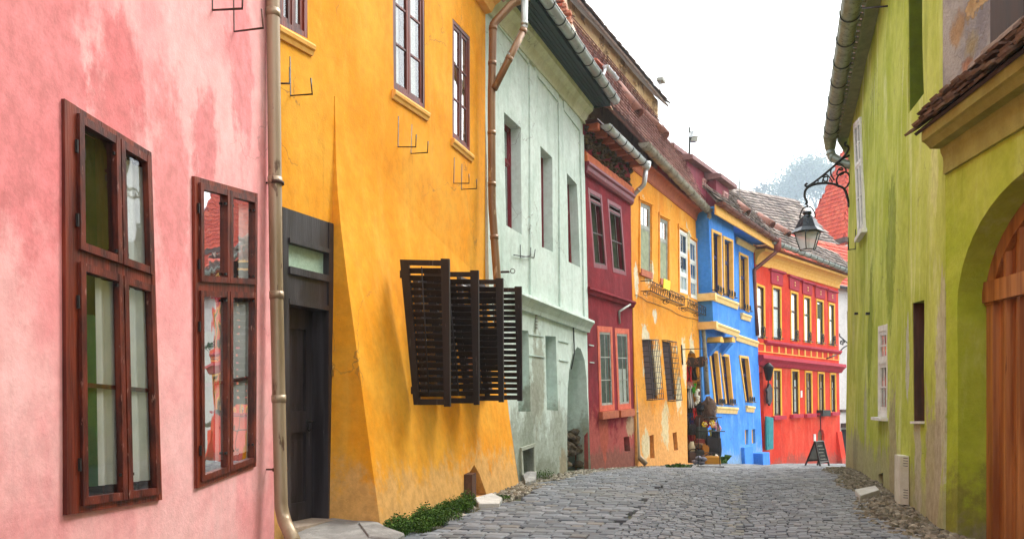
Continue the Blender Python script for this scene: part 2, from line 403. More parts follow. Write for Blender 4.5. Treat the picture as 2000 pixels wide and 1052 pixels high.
def paint(name, c, c2=None, rough=.5, bump=.15, chip=None, chip_at=.62, metal=0.0, spec=.35, grain=(1, 1, 1), nscale=6):
    k = NT(name); n = k.noise(nscale, 6, .6, k.map(grain)); col = k.mix(k.ramp(n, .35, .65), lin(c), lin(c2 or c))
    if chip:
        n2 = k.noise(nscale*2.5, 8, .65, k.map(grain, loc=(4, 4, 4))); col = k.mix(k.ramp(n2, chip_at-.02, chip_at+.03), col, lin(chip))
    r = k.math('ADD', k.math('MULTIPLY', n, .3), rough-.15)
    return k.fin(col, r, k.bump(k.noise(nscale*5, 4, .6, k.map(grain)), bump, .01), metal, spec)
def wood(name, c, c2, chip=None, chip_at=.66, rough=.45, gz=.08, scale=14, bump=.3):
    return paint(name, c, c2, rough, bump, chip, chip_at, 0, .4, (1, 1, gz), scale)
def tilemat(name, cols, moss=None, rough=.85):
    k = NT(name); r = k.rand(); x = k.n('ShaderNodeValToRGB'); k.l(r, x.inputs[0]); e = x.color_ramp.elements; cs = [lin(c) for c in cols]
    e[0].color = cs[0]; e[1].color = cs[-1]
    for i, c in enumerate(cs[1:-1]): e.new((i+1)/(len(cs)-1)).color = c
    col = k.mix(k.ramp(k.noise(9, 6, .65), .35, .65), x.outputs[0], k.mix(1.0, x.outputs[0], (.68, .66, .64, 1), 'MULTIPLY'))
    if moss: col = k.mix(k.math('MULTIPLY', k.ramp(k.noise(1.6, 8, .65), .52, .66), .8), col, lin(moss))
    return k.fin(col, rough, k.bump(k.noise(40, 5, .6), .35, .012), 0, .25)
def glassmat(name, refl=.22, tint=(.9, .95, .92), wav=.25):
    k = NT(name); k.t.nodes.remove(k.b); t = k.n('ShaderNodeBsdfTransparent'); t.inputs[0].default_value = (*tint, 1)
    g = k.n('ShaderNodeBsdfGlossy'); g.inputs['Roughness'].default_value = .015; k.l(k.bump(k.noise(3.2, 2, .5), wav, .02), g.inputs['Normal'])
    lw = k.n('ShaderNodeFresnel'); lw.inputs['IOR'].default_value = 1.5
    f = k.math('MINIMUM', k.math('ADD', k.math('MULTIPLY', lw.outputs[0], .6), refl), .9); mx = k.n('ShaderNodeMixShader'); k.l(f, mx.inputs[0]); k.l(t.outputs[0], mx.inputs[1]); k.l(g.outputs[0], mx.inputs[2]); k.l(mx.outputs[0], k.out.inputs[0])
    return k.m
# ------------------------------------------------------------------ plan of the street (metres, camera at the origin looking along +Y)
def meet(p, slope, px):     # from plan point p along x' = slope * y' until the column px
    k = (px-CX)/F; D = (p[0]-slope*p[1])/(k-slope); return (k*D, D)
PK1 = (-1.95, 6.30)
PK0 = (PK1[0]-.0667*8.3, -2.0)
YL1 = meet(PK1, .293, 948)
MI1 = meet(YL1, .40, 1141)
MA1 = meet(MI1, .50, 1233)
OR1 = meet(MA1, .524, 1362)
BL1 = meet(OR1, .667, 1475)
RD1 = meet(BL1, .907, 1637)
GR1 = (8.03, 18.4); GR0s = (8.03-3.77)/(18.4-6.5)
SEAM = meet(GR1, GR0s, 1848)
GT0 = (SEAM[0]-.085*(SEAM[1]+2.0), -2.0)

ZK = [(-50, 0.0), (6.5, 0.0), (11.6, -.12), (16.1, -.32), (18.9, -.52), (24.7, -.94), (30.2, -1.42), (37, -2.02), (60, -4.0), (400, -10)]
def zg(y):
    for (a, za), (b, zb) in zip(ZK[:-1], ZK[1:]):
        if y <= b: t = (y-a)/(b-a); return za+(zb-za)*t
    return ZK[-1][1]
def xl(y):     # left building line
    P = [PK0, PK1, YL1, MI1, MA1, OR1, BL1, RD1]
    for a, b in zip(P[:-1], P[1:]):
        if y <= b[1] or b is RD1: return a[0]+(b[0]-a[0])*(y-a[1])/(b[1]-a[1])
def xr(y):
    if y < SEAM[1]: return SEAM[0]+.085*(y-SEAM[1])
    return SEAM[0]+GR0s*(y-SEAM[1])
def gut(y): return .297*y - .04 + .004*max(0, y-12)**2
def ground(x, y):
    z = zg(y); c = x-gut(y)
    z += -.05*math.exp(-(c/.5)**2) + .012*noise.noise(V((x*.7, y*.5, 0)))
    return z
def gpt(px, py, dz=0.0):      # point of the street under a pixel
    D = 7.0
    for _ in range(40): p = at(px, py, D); D = (H-ground(p.x, p.y)-dz)*F/(py-HY)
    return at(px, py, D)

PP = Plane(PK0, PK1)                       # pink
PY_ = Plane(PK1, YL1)                      # yellow
PM = Plane(YL1, MI1, 5.6, .022)            # mint
PMA = Plane(MI1, MA1, 5.0, .018)           # maroon
PO = Plane(MA1, OR1, 5.0, .028)            # orange
PB = Plane(OR1, BL1, 3.0, .012)            # blue
PR = Plane(BL1, RD1)                       # red
PG = Plane(SEAM, GR1, 3.0, .008, -1)       # green (s grows away from the camera)
PT = Plane(GT0, SEAM, 0, 0, -1)            # gate wall
# ------------------------------------------------------------------ shared materials
def PW(pl, px, py): return pl.h(px, py)
M = {}
M['pink'] = plaster('pink_plaster', '#F2A0A1', '#F8BFBD', '#E68488', '#FBCFCD', .5, low=[], bump=.13, blot=1.0, grime=.16, crack=.25, soft=.3, pamt=.75,
    patches=[(PW(PP, 232, 190), .26, '#DF7679', 1.5), (PW(PP, 400, 285), .2, '#E07C80', 1.8), (PW(PP, 60, 120), .4, '#E37F83', 2.2), (PW(PP, 470, 120), .2, '#E98C90', 3.0), (PW(PP, 330, 360), .22, '#E98A8C', 2.4)])
M['yellow'] = plaster('yellow_plaster', '#F19C14', '#F6B036', '#E48C14', '#FAC258', .35, bump=.14, grime=.3, blot=.9,
    low=[('#9A7A50', .08, .35), ('#E9B56E', .4, .6)],
    patches=[(PW(PY_, 872, 914), .13, '#C9BFA0', 1.4), (PW(PY_, 818, 822), .1, '#C2B696', 1.8), (PW(PY_, 772, 890), .17, '#F8D08A', 2.4), (PW(PY_, 880, 830), .2, '#EE9A1E', 2.5)])
M['mint'] = plaster('mint_plaster', '#CFE0D8', '#DEECE6', None, '#B2CAC0', .55, bump=.25, blot=.7,
    low=[('#A9B2A6', .75, .9), ('#8F9788', .12, .35)],
    soft=.22, pamt=.85, grime=.45, patches=[(PW(PM, 1052, 745), .34, '#A3A797', 2.6), (PW(PM, 1040, 790), .3, '#9CA092', 1.6), (PW(PM, 1030, 860), .3, '#98A294', 2.0), (PW(PM, 1088, 850), .35, '#A9B2A6', 2.0), (PW(PM, 1150, 880), .22, '#A5A795', 2.5), (PW(PM, 1100, 905), .22, '#A0957C', 1.2), (PW(PM, 1158, 760), .18, '#AFB8AC', 3.0)])
M['mint_niche'] = plaster('mint_niche_plaster', '#C3D6D0', '#D0E2DC', '#A7B9B6', '#8FA8A2', .3, bump=.2, low=[('#7D8A82', .7, .6)])
M['mint_cornice'] = plaster('stained_mint_cornice', '#DCDFC0', '#D2D8B8', '#B8B988', '#E6EAD8', .4, bump=.25)
M['maroon'] = plaster('maroon_plaster', '#7C1A26', '#93232F', '#5E131E', '#A8444C', .35, bump=.3,
    low=[('#B4584F', .7, 1.1), ('#8C5648', -.05, .35)], peel='#C9A27E', peel_at=.66,
    patches=[(PW(PMA, 1232, 830), .3, '#B59878', .9), (PW(PMA, 1180, 840), .35, '#B4563F', 1.6)])
M['maroon_wood'] = wood('maroon_painted_wood', '#701624', '#862232', '#C9A58A', .66, .5)
M['orange'] = plaster('orange_plaster', '#F19A26', '#F5A93C', '#E6862A', '#F7BE68', .5, bump=.35, blot=.9,
    low=[('#D9C398', -.05, .7), ('#E9A55A', .9, .8)], peel='#E6DCBC', peel_at=.6,
    patches=[(PW(PO, 1336, 700), .28, '#E4D9B8', 2.6), (PW(PO, 1284, 715), .42, '#E2D4AE', 1.5), (PW(PO, 1262, 660), .26, '#E6DDC0', 1.3), (PW(PO, 1326, 770), .3, '#E2D7B4', 2.0), (PW(PO, 1243, 545), .16, '#EBE0C4', 2.6),
             (PW(PO, 1280, 617), .2, '#EDE5CE', .9), (PW(PO, 1352, 690), .3, '#E4D9B8', 2.0), (PW(PO, 1300, 830), .4, '#E0CDA0', 1.5), (PW(PO, 1262, 870), .3, '#DECFA6', 1.4)])
M['orange_cove'] = paint('red_brown_cove_boards', '#A8502C', '#B8633A', .7, .2, '#8E4630', .6)
M['blue'] = plaster('blue_plaster', '#3F86E0', '#549AEE', '#3A7AD4', '#84B8F2', .5, bump=.2, blot=.7, grime=.5, low=[('#8AAED6', -.75, .7)])
M['blue_bay'] = plaster('blue_bay_plaster', '#3E84DE', '#4E94EA', None, '#7CB0EE', .4, bump=.15)
M['red'] = plaster('red_plaster', '#DE3A22', '#E44C32', '#C63220', '#E87A60', .45, bump=.2, blot=.6, grime=.5, low=[('#B4584A', -1.45, .8)])
M['yellow_trim'] = paint('ochre_trim_paint', '#F0B85A', '#E9AA48', .75, .1)
M['cream_trim'] = paint('cream_ochre_trim_paint', '#F3CE8C', '#EBC27A', .75, .1)
M['red_trim'] = paint('crimson_trim_paint', '#B41E3A', '#A81A34', .7, .1)
M['red_wood'] = wood('varnished_red_brown_wood', '#43130C', '#7E3018', '#A87260', .7, .42, .08, 12, .5)
M['red_wood_old'] = wood('weathered_red_brown_wood', '#380F0A', '#6E2A18', '#93685C', .64, .42, .3, 16)
M['dark_wood'] = wood('black_brown_wood', '#262224', '#3C383C', '#7A7476', .69, .45)
M['louvre'] = wood('dark_brown_louvre_paint', '#141011', '#201B1B', '#4A4442', .64, .5)
M['brown_wood'] = wood('brown_window_wood', '#3A2218', '#563424', None, .7, .5)
M['white_wood'] = paint('white_window_paint', '#E4E4DE', '#D2D2CC', .5, .1, '#9A948A', .7)
M['grey_wood'] = paint('grey_old_window_paint', '#A8AAA0', '#8C8E84', .6, .15, '#5E5850', .66)
M['green_wood'] = paint('olive_window_paint', '#45502A', '#38401F', .5, .1)
M['navy_wood'] = paint('navy_window_paint', '#131C58', '#0F1748', .45, .1)
M['iron'] = paint('black_wrought_iron', '#161616', '#242220', .5, .1, '#4A2E20', .68)
M['rust_iron'] = paint('rusty_iron', '#3A2A22', '#5A3A2A', .7, .2)
M['zinc'] = paint('weathered_zinc', '#9AA09C', '#B6BBB6', .42, .08, '#747A74', .6, .55, .5, (1, 1, 1), 3)
M['zinc_bright'] = paint('bright_new_zinc', '#BFC3C4', '#D2D6D8', .34, .05, None, .6, .55, .5, (1, 1, 1), 3)
M['zinc_strap'] = paint('dark_zinc_strap', '#3A3E3C', '#4A4E4A', .5, .05, None, .6, .4)
M['pipe_brown'] = paint('brown_painted_pipe', '#8E6C48', '#7C5A3C', .42, .1, '#A88E6A', .62, .25, .5, (1, 1, .3), 4)
M['pipe_tan'] = paint('tan_weathered_pipe', '#8E7A5E', '#A6937A', .42, .1, '#6A5240', .62, .3, .5, (1, 1, .25), 4)
M['gutter_old'] = paint('old_grey_brown_gutter', '#8A8272', '#A29A88', .5, .1, '#6E6254', .58, .35, .5, (1, 1, 1), 4)
M['copper'] = paint('brown_copper', '#6A382C', '#7E4636', .4, .08, '#54302A', .6, .45, .5, (1, 1, 1), 4)
M['soffit_green'] = wood('dark_green_soffit_boards', '#182C28', '#213A34', '#33483F', .68, .6, .5, 8)
M['tile_red'] = tilemat('old_clay_tiles', ['#9A6A60', '#B58478', '#8A5A50', '#C49A8E', '#74483E', '#A8786C'], '#6A5650')
M['tile_grey'] = tilemat('grey_brown_old_tiles', ['#7E706A', '#96887E', '#685A54', '#AA9C92', '#584C48', '#8E7E74'], '#5E5A50')
M['tile_bright'] = tilemat('new_red_tiles', ['#D04A30', '#DA5A3E', '#C44430', '#E06A4C'])
M['tile_hood'] = tilemat('old_brown_hood_tiles', ['#5E4A3E', '#7A6454', '#8E7A68', '#4A3A32', '#A08C7A', '#6A5648'], '#4A4238')
M['clay_pipe'] = paint('brown_clay_vent', '#7E5040', '#8E5E4E', .75, .2, '#5A3A30', .58)
M['ochre_stone'] = plaster('ochre_rubble_wall', '#B9986A', '#CBAE82', '#967A56', '#A88658', .3, peel='#8E7454', peel_at=.56, bump=.7)
M['stone_dark'] = plaster('dark_rubble_stone', '#5E5244', '#7A6C58', '#3E362C', None, .3, bump=1.0, scale=4, peel='#2E2822', peel_at=.55)
M['stone'] = plaster('pale_step_stone', '#8A8986', '#A2A19C', '#74726E', None, .3, bump=.4, scale=3)
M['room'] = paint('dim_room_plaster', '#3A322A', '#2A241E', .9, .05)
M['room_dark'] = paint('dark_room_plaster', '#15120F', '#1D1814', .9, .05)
M['room_grey'] = paint('grey_green_room_plaster', '#8E9A84', '#7A8672', .9, .1)
M['green_drape'] = paint('deep_green_drape', '#2E5A30', '#3E6E3C', .9, .1)
M['lace'] = paint('white_lace_curtain', '#F2F3F1', '#E4E7E5', .9, .1)
M['cream_cloth'] = paint('cream_curtain', '#C9CDB4', '#B4B89E', .9, .1)
M['glass'] = glassmat('window_glass', .2, (.9, .95, .92), .06)
M['glass_old'] = glassmat('wavy_old_glass', .11, (.98, 1, .99), .07)
M['glass_far'] = glassmat('far_window_glass', .12, (.9, .95, .95), .05)
M['glass_green'] = paint('frosted_green_glass', '#B8D2BE', '#A4C0AA', .25, .4, None, .6, 0, .5, (1, 1, 1), 14)
M['rubble'] = plaster('straw_clay_rubble', '#4A3A20', '#6A5430', '#33280F', None, .3, bump=1.0, scale=6)
M['brass'] = paint('brass', '#C9A24A', '#D8B868', .35, .05, None, .6, .9)

def house(name, label, pl, cat='house'):
    p = pl.P(pl.len/2, 0); return thing(name, label, cat, (p.x, p.y, zg(p.y)))
def simple_roof(h, pl, a0, a1, zt, over=.5, pitch=40, run=4.0, mat='tile_red', tw=.3, ex=.3, d0=0.0):
    """a plain tiled roof rising from the eave line at height zt."""
    t = (zt-pl.O.z)/pl.v.z; e0 = pl.P(a0, t, over+d0); e1 = pl.P(a1, t, over+d0)
    s = Slope(e0, e1, -pl.n, pitch); mb = MB(); L = (e1-e0).length
    mb.prism([s.P(0, 0, -.06), s.P(L, 0, -.06), s.P(L, run, -.06), s.P(0, run, -.06)], s.n*.05)
    tiles(mb, s, [(0, 0), (L, 0), (L, run), (0, run)], tw, ex)
    return mb.build('roof', M[mat], h)
def hook(mb, pl, a_top, a_bot, out_b, out_t, r=.007):
    s0 = pl.hit(*a_bot)[0]; A = pl.h(*a_top); B = pl.h(*a_bot); C_ = pl.out(*out_b, s0); D_ = pl.out(*out_t, s0)
    mb.tube([A, B, C_, D_], r, 5)
def body(h, pl, a0, a1, z0, z1, depth, mat, d0=-.6):
    """the rear part of the building behind its facade: side and back walls."""
    t0 = (z0-pl.O.z)/pl.v.z; t1 = (z1-pl.O.z)/pl.v.z; mb = MB()
    solid = [pl.P(a0, t0, d0), pl.P(a1, t0, d0), pl.P(a1, t1, d0), pl.P(a0, t1, d0)]
    mb.prism(solid, -pl.n*(depth+d0)); return mb.build('rear_wall', mat, h)

# ================================================================== PINK HOUSE
h = house('pink_house', 'pink plastered house with two red brown casement windows', PP)
Q1 = PP.q([(118, 193), (289, 298), (310, 975), (123, 1005)]); Q2 = PP.q([(374, 344), (498, 378), (495, 910), (379, 953)])
a_end = PP.len; TOP = 6.9
mb = MB(); wall_mesh(mb, PP, [(0, -.4), (a_end, -.4), (a_end-.02, 2), (a_end-.06, TOP), (0, TOP)],
    [(rect_st(Q1, -.02, -.01), .14), (rect_st(Q2, -.02, -.01), .14)], .3, .007)
mb.build('wall', M['pink'], h)
body(h, PP, 0, a_end, -.4, TOP, 5, M['pink'])
def mitre(mb, pl, Q, a0, a1, b, d):      # small iron corner plates
    qbox(mb, pl, Q, a0, a1, b-.006, b+.006, d, d+.006)
for Q, fl, mu, tr, lab in ((Q1, .095, .57, .635, 'large red brown casement window with worn top rail'), (Q2, .05, .49, .65, 'smaller skewed red brown casement window')):
    w, hh = qdim(Q)
    o = window(h, PP, Q, -.005, fw=.035, fwl=fl, fp=.026, fd=.1, mull=(mu,), mw=.012, trans=(tr,), tw=.06, sash=.04, bars={0: (1, 2), 1: (1, 1)},
        mats=(M['red_wood'], M['red_wood_old']), glass=M['glass_old'], back=M['room'], sashes=True, bdep=.45,
        curtain=[(.17, .36, .06, .5, M['green_drape']), (.36, .57, .06, .6, M['lace']), (.60, .93, .06, .6, M['lace']), (.75, .93, .66, .95, M['lace'])])
    m = MB()
    w_, h_ = qdim(Q)
    for a in (fl/w_+.03, mu-.05, mu+.05, .93):
        for b in (.085, tr-.045, tr+.045, .935): qbox(m, PP, Q, a-.022, a+.022, b-.004, b+.004, .02, .03+.004*RND.random())
    for a in (fl/w_-.015, .955):
        for b in (.12, .52, .72, .9):
            qbox(m, PP, Q, a-.006, a+.006, b-.016, b+.016, .0, .034)
    m.each('hinge', M['iron'], o)
m = MB()
hook(m, PP, (414, -30), (415, 20), (473, 17), (474, -12)); hook(m, PP, (456, 0), (457, 62), (514, 55), (511, 18))
m.each('flower_rack_hook', M['rust_iron'], h)
simple_roof(h, PP, 0, a_end, TOP-.1)
# rain pipe at the joint to the yellow house
mb = MB()
DP = 6.12
pp = [at(528, -260, DP), at(533, 0, DP), at(539, 520, DP), at(549, 990, DP-.02), at(556, 1018, DP-.05), at(577, 1062, DP-.35)]
o = pipe(h, pp, .052, M['pipe_tan'], 'downpipe', [(0, .9), (1, .05), (1, .68), (2, .12), (2, .55)], 18)
m = MB()
for (x, y) in ((540, 357), (547, 916)):
    c = at(x, y, DP); m.tube([c-Z*.012, c+Z*.012], .06, 14); m.tube([c, c - V((.11, 0, 0))], .008, 5)
m.build('pipe_clamp', M['rust_iron'], o)

# ================================================================== YELLOW HOUSE
h = house('yellow_house', 'bright yellow house with a sloping buttress and open dark louvred shutters', PY_)
YT = 7.2; aw = PY_.len
QD = PY_.q([(549, 404), (648, 437), (645, 1017), (556, 1036)])
W1 = PY_.q([(545, -300), (601, -262), (601, 76), (545, 47)]); W2 = PY_.q([(767, -96), (829, -38), (830, 213), (769, 173)]); W3 = PY_.q([(884, 36), (918, 73), (918, 297), (884, 268)])
mb = MB(); wall_mesh(mb, PY_, [(0, -.5), (aw, -.5), (aw, YT), (0, YT)], [(rect_st(QD), .2)] + [(rect_st(q), .1) for q in (W1, W2, W3)], .3, .006)
mb.build('wall', M['yellow'], h)
body(h, PY_, 0, aw, -.5, YT, 5, M['yellow'])
for q, b in ((W1, (1, 3)), (W2, (1, 3)), (W3, (1, 3))):
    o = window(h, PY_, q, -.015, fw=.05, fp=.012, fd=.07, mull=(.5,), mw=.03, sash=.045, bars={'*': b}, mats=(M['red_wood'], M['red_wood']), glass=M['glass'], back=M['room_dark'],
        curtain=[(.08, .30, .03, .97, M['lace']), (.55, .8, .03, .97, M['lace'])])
    m = MB(); w, hh = qdim(q); a0 = q[3][0]-.05; a1 = q[2][0]+.06; t0 = q[3][1]; t1 = q[2][1]
    moulding(m, PY_, a0, a1, t0-.02, [(-.02, 0), (.04, -.01), (.05, -.03), (.045, -.06), (.03, -.075), (.02, -.11), (-.02, -.11)], t1-.02)
    m.build('sill', M['yellow_trim'], o)
m = MB()
hook(m, PY_, (566, 111), (567, 187), (610, 184), (607, 153)); m.tube([PY_.h(548, 163), PY_.h(565, 163), PY_.h(565, 131)], .007, 5)
hook(m, PY_, (778, 227), (777, 287), (812, 287), (813, 263)); hook(m, PY_, (804, 243), (802, 300), (835, 298), (836, 276))
hook(m, PY_, (887, 308), (886, 358), (916, 358), (916, 340)); hook(m, PY_, (902, 320), (901, 370), (931, 368), (931, 350))
m.each('flower_rack_hook', M['iron'], h)
# ---- door
door = MB(); w, hh = qdim(QD)
B = lambda m, a0, a1, b0, b1, d0, d1: qbox(m, PY_, QD, a0, a1, b0, b1, d0, d1)
B(door, 0, .1, 0, 1, -.19, .015); B(door, .9, 1, 0, 1, -.19, .02); B(door, .1, .9, .912, 1, -.19, .013); B(door, .1, .9, .896, .91, -.19, .03)
B(door, .1, .9, .80, .822, -.19, .03); B(door, .1, .9, .722, .80, -.12, .004); B(door, .1, .9, .705, .722, -.19, .02)
do = door.build('door_frame', M['dark_wood'], h)
g = MB(); B(g, .1, .9, .822, .896, -.05, -.04); g.build('transom_glass', M['glass_green'], do)
lf = MB()
B(lf, .1, .24, .012, .705, -.19, -.15); B(lf, .76, .9, .012, .705, -.19, -.15); B(lf, .24, .76, .012, .07, -.19, -.151); B(lf, .24, .76, .30, .37, -.19, -.151); B(lf, .24, .76, .64, .705, -.19, -.151)
B(lf, .24, .76, .07, .30, -.19, -.175); B(lf, .24, .76, .37, .64, -.19, -.175)
B(lf, .29, .71, .095, .275, -.175, -.165); B(lf, .29, .71, .395, .615, -.175, -.165)
lo = lf.build('door_leaf', M['dark_wood'], h)
hd = MB(); c = PY_.P(*bil(QD, .8, .335), -.15); hd.tube([c, c+PY_.n*.06, c+PY_.n*.065-PY_.u*.1], .009, 6)
hd.lathe(c, [(.025, 0), (.025, .006), (.012, .01)], 10, PY_.n)
hd.tube([c-Z*.03+PY_.n*.01, c-Z*.07-PY_.u*.03+PY_.n*.02, c-Z*.09+PY_.n*.02, c-Z*.07+PY_.u*.03+PY_.n*.02], .007, 5); hd.build('handle', M['iron'], lo)
th = MB(); B(th, -.02, 1.0, -.055, .012, -.22, .12); th.build('threshold', plaster('worn_threshold_stone', '#A89684', '#B8A898', '#8A7868', None, .3, bump=.4, scale=3), h)
pd = MB(); c = PY_.P(*bil(QD, .985, .508), .035)
pd.box(c-Z*.03, PY_.u*.022, PY_.n*.01, Z*.026); pd.tube([c-PY_.u*.013-Z*.005, c-PY_.u*.013+Z*.025, c+Z*.036, c+PY_.u*.013+Z*.025, c+PY_.u*.013-Z*.005], .0045, 6)
pd.box(c-Z*.028+PY_.n*.011, PY_.u*.004, PY_.n*.002, Z*.008)
tag(recenter(pd.build('padlock', M['brass'])), 'small brass padlock hanging on the jamb of the dark wooden door', 'padlock')
# ---- buttress: battered skin leaning on the wall
g0 = gpt(760, 1036); g1 = gpt(1021, 946)
apex = PY_.hit(653, 250); zt = apex[1]
dB0 = (g0-PY_.O).dot(PY_.n); dB1 = (g1-PY_.O).dot(PY_.n); sB0 = (g0-PY_.O).dot(PY_.u); sB1 = (g1-PY_.O).dot(PY_.u)
print('buttress', dB0, dB1, sB0, sB1, zt, apex)
class Batter(Plane):     # plane through the apex line on the wall and the base line
    pass
PBt = Batter((g0.x, g0.y), (g1.x, g1.y)); nb = PBt.n
# lean so that it reaches the wall at height zt
topA = PY_.P(apex[0], zt); PBt.v = Z - nb*(((g0-topA).dot(nb))/(zt-0))
sC = apex[0]
R_ = lambda x, y: PBt.hit(x, y)
H_ = PBt.q([(920, 912), (938, 905), (960, 972), (920, 978)])
oA = [PBt.hit(760, 1036), PBt.hit(1021, 946)]
bw = MB(); L_ = PBt.len
kB = (g0-topA).dot(nb)/zt; WS = .3
def bul(p): x = (zt-.5-p[1])/WS; return kB*(WS*math.log(1+math.exp(x)) if x < 30 else kB*0+WS*x) - kB*(zt-p[1]) + .002
TOPB = zt+.3; sL = PBt.hit(653, 250)[0]; eR = L_-.02
def sleft(t): return -.0 + (sL)*min(1, max(0, t/zt))
def sright(t): 
    for (t0, s0_), (t1, s1_) in zip(RT[:-1], RT[1:]):
        if t <= t1: return s0_+(s1_-s0_)*(t-t0)/(t1-t0)
    return RT[-1][1]
RT = [(-.35, L_)] + [PBt.hit(x, y)[::-1] for x, y in ((1003, 800), (985, 640), (970, 500))] + [(zt, PBt.hit(953, 430)[0]), (TOPB, PBt.hit(950, 390)[0])]
tl_ = [-.25 + (TOPB+.25)*k/14 for k in range(15)]
outl = [(sleft(t), t) for t in tl_][::-1] + [(sright(t), t) for t in tl_]
hole = PBt.q([(919, 926), (930, 921), (938, 907), (948, 925), (962, 966), (919, 978)])
wall_mesh(bw, PBt, outl, [(hole, .4)], .22, .006, .02, 0, bul)
sk = lambda s, t: PBt.P(s, t) + nb*bul((s, t))
toW = lambda v: v - PY_.n*((v-PY_.O).dot(PY_.n)+.02)
for side in (sleft, sright):
    pe = [sk(side(t), t) for t in tl_]; qe = [toW(v) for v in pe]; n_ = len(pe)
    bw.add(pe+qe, [(i, i+1, n_+i+1, n_+i) for i in range(n_-1)], True)
bo = bw.build('buttress', M['yellow'], h)
hf = MB(); qq = [PBt.hit(919, 926), PBt.hit(927, 922), PBt.hit(927, 976), PBt.hit(919, 978)]
hf.hexa([PBt.P(*qq[i], -.3) for i in (3, 2, 1, 0)] + [PBt.P(*qq[i], .02) for i in (3, 2, 1, 0)]); hf.build('cellar_hatch_frame', M['brown_wood'], bo)
st = MB()
for i in range(26):
    c = PBt.P(RND.uniform(min(x for x, y in hole)+.05, max(x for x, y in hole)-.08), RND.uniform(-.25, .4), -.3); st.blob(c, RND.uniform(.05, .09), RND.uniform(.05, .08), RND.uniform(.035, .06), 7, 5, .5, i)
st.each('rubble_stone', M['stone_dark'], bo)
bq = MB(); bq.prism([PBt.P(*x, -.39) for x in rect_st([(hole[0][0]-.1, hole[2][1]+.1), (hole[4][0]+.1, hole[2][1]+.1), (hole[4][0]+.1, -.5), (hole[0][0]-.1, -.5)])], -PBt.n*.02); bq.build('cellar_back', M['room_dark'], bo)
# ---- louvred shutters standing open across the wall
def shutter(tl, tr, br, bl, s0, lab):
    A = [PY_.out(*p, s0) for p in (tl, tr, br, bl)]
    u0 = (A[1]-A[0]).normalized(); nn = PY_.u
    f = MB()
    def P4(a, b): return A[3].lerp(A[2], a).lerp(A[0].lerp(A[1], a), b)
    def bx(m, a0, a1, b0, b1, d0, d1):
        c = [P4(a, b) for a, b in ((a0, b0), (a1, b0), (a1, b1), (a0, b1))]; m.hexa([p+nn*d0 for p in c]+[p+nn*d1 for p in c])
    w = ((A[1]-A[0]).length + (A[2]-A[3]).length)/2; hh = (A[1]-A[2]).length
    bx(f, 0, .085/w, 0, 1, -.016, .016); bx(f, 1-.08/w, 1, -.012, 1.012, -.018, .018); bx(f, .085/w, 1-.075/w, 0, .06/hh, -.015, .015); bx(f, .085/w, 1-.075/w, 1-.055/hh, 1, -.015, .015)
    o = f.build('shutter', M['louvre'], h, None)
    m = MB(); n = 18
    for i in range(n):
        b = (.075 + (hh-.15)*(i+.5)/n)/hh; t = RND.uniform(-.006, .006)
        p0 = P4(.085/w-.01, b); p1 = P4(1-.075/w+.01, b+t/hh)
        sl = nn*.017 - Z*.0248; th_ = (nn*.022+Z*.020).normalized()*.0045
        m.hexa([p0-sl-th_, p1-sl-th_, p1+sl-th_, p0+sl-th_, p0-sl+th_, p1-sl+th_, p1+sl+th_, p0+sl+th_])
    m.build('louvre', M['louvre'], o)
    r = MB(); a = .45
    r.tube([P4(a, .06)-nn*.03, P4(a, .95)-nn*.03], .008, 5); r.build('tilt_rod', M['louvre'], o)
    k = MB()
    for b in (.1, .9):
        c = P4(0, b); k.tube([c-Z*.04-PY_.n*.01, c+Z*.04-PY_.n*.01], .012, 6)
    k.each('hinge', M['iron'], o)
s1 = PBt.h(795, 650); s1 = (s1-PY_.O).dot(PY_.u)
pO = PY_.out(878, 510, s1); D1 = pO.y; hgt = 280.0
shutter((782, 507), (878, 509), (880, 790), (809, 790), s1, 1)
for (xo, yt, yb, xi_t, xi_b) in ((935, 531, 787, 858, 876), (983, 546, 782, 912, 928), (1019, 562, 780, 953, 967)):
    D = D1*hgt/(yb-yt); pO = at(xo, yt, D); s_ = (pO-PY_.O).dot(PY_.u)
    # hinge line where that cross plane meets the buttress skin
    def hinge(y):
        lo, hi = xo-160, xo
        for _ in range(40):
            m_ = (lo+hi)/2; p_ = PY_.out(m_, y, s_); dd = (p_-PBt.O).dot(PBt.u.cross(PBt.v).normalized()*(1 if PBt.u.cross(PBt.v).dot(PBt.n) > 0 else -1))
            if dd < 0: lo = m_
            else: hi = m_
        return hi
    a, b = hinge(yt), hinge(yb); print('shutter', s_, D, a, b)
    shutter((a, yt), (xo, yt), (xo+1, yb), (b, yb), s_, 2)
# window frames between the shutter pairs, set in the sloping face
for (xa, xb) in ((812, 880), (897, 945)):
    Q = PBt.q([(xa, 540), (xb, 556), (xb+14, 765), (xa+16, 765)])
    window(h, PBt, Q, .012, fw=.05, fp=.012, fd=.05, mull=(.5,), mats=(M['dark_wood'], M['dark_wood']), glass=M['glass'], sash=.04, bars={'*': (1, 3)})
simple_roof(h, PY_, 0, aw+.1, YT, .3, 42)
m = MB(); moulding(m, PY_, 0, aw, YT-.02, [(-.02, .02), (.24, .02), (.24, -.05), (.16, -.1), (.1, -.2), (-.02, -.22)]); m.build('cornice', M['yellow_trim'], h)

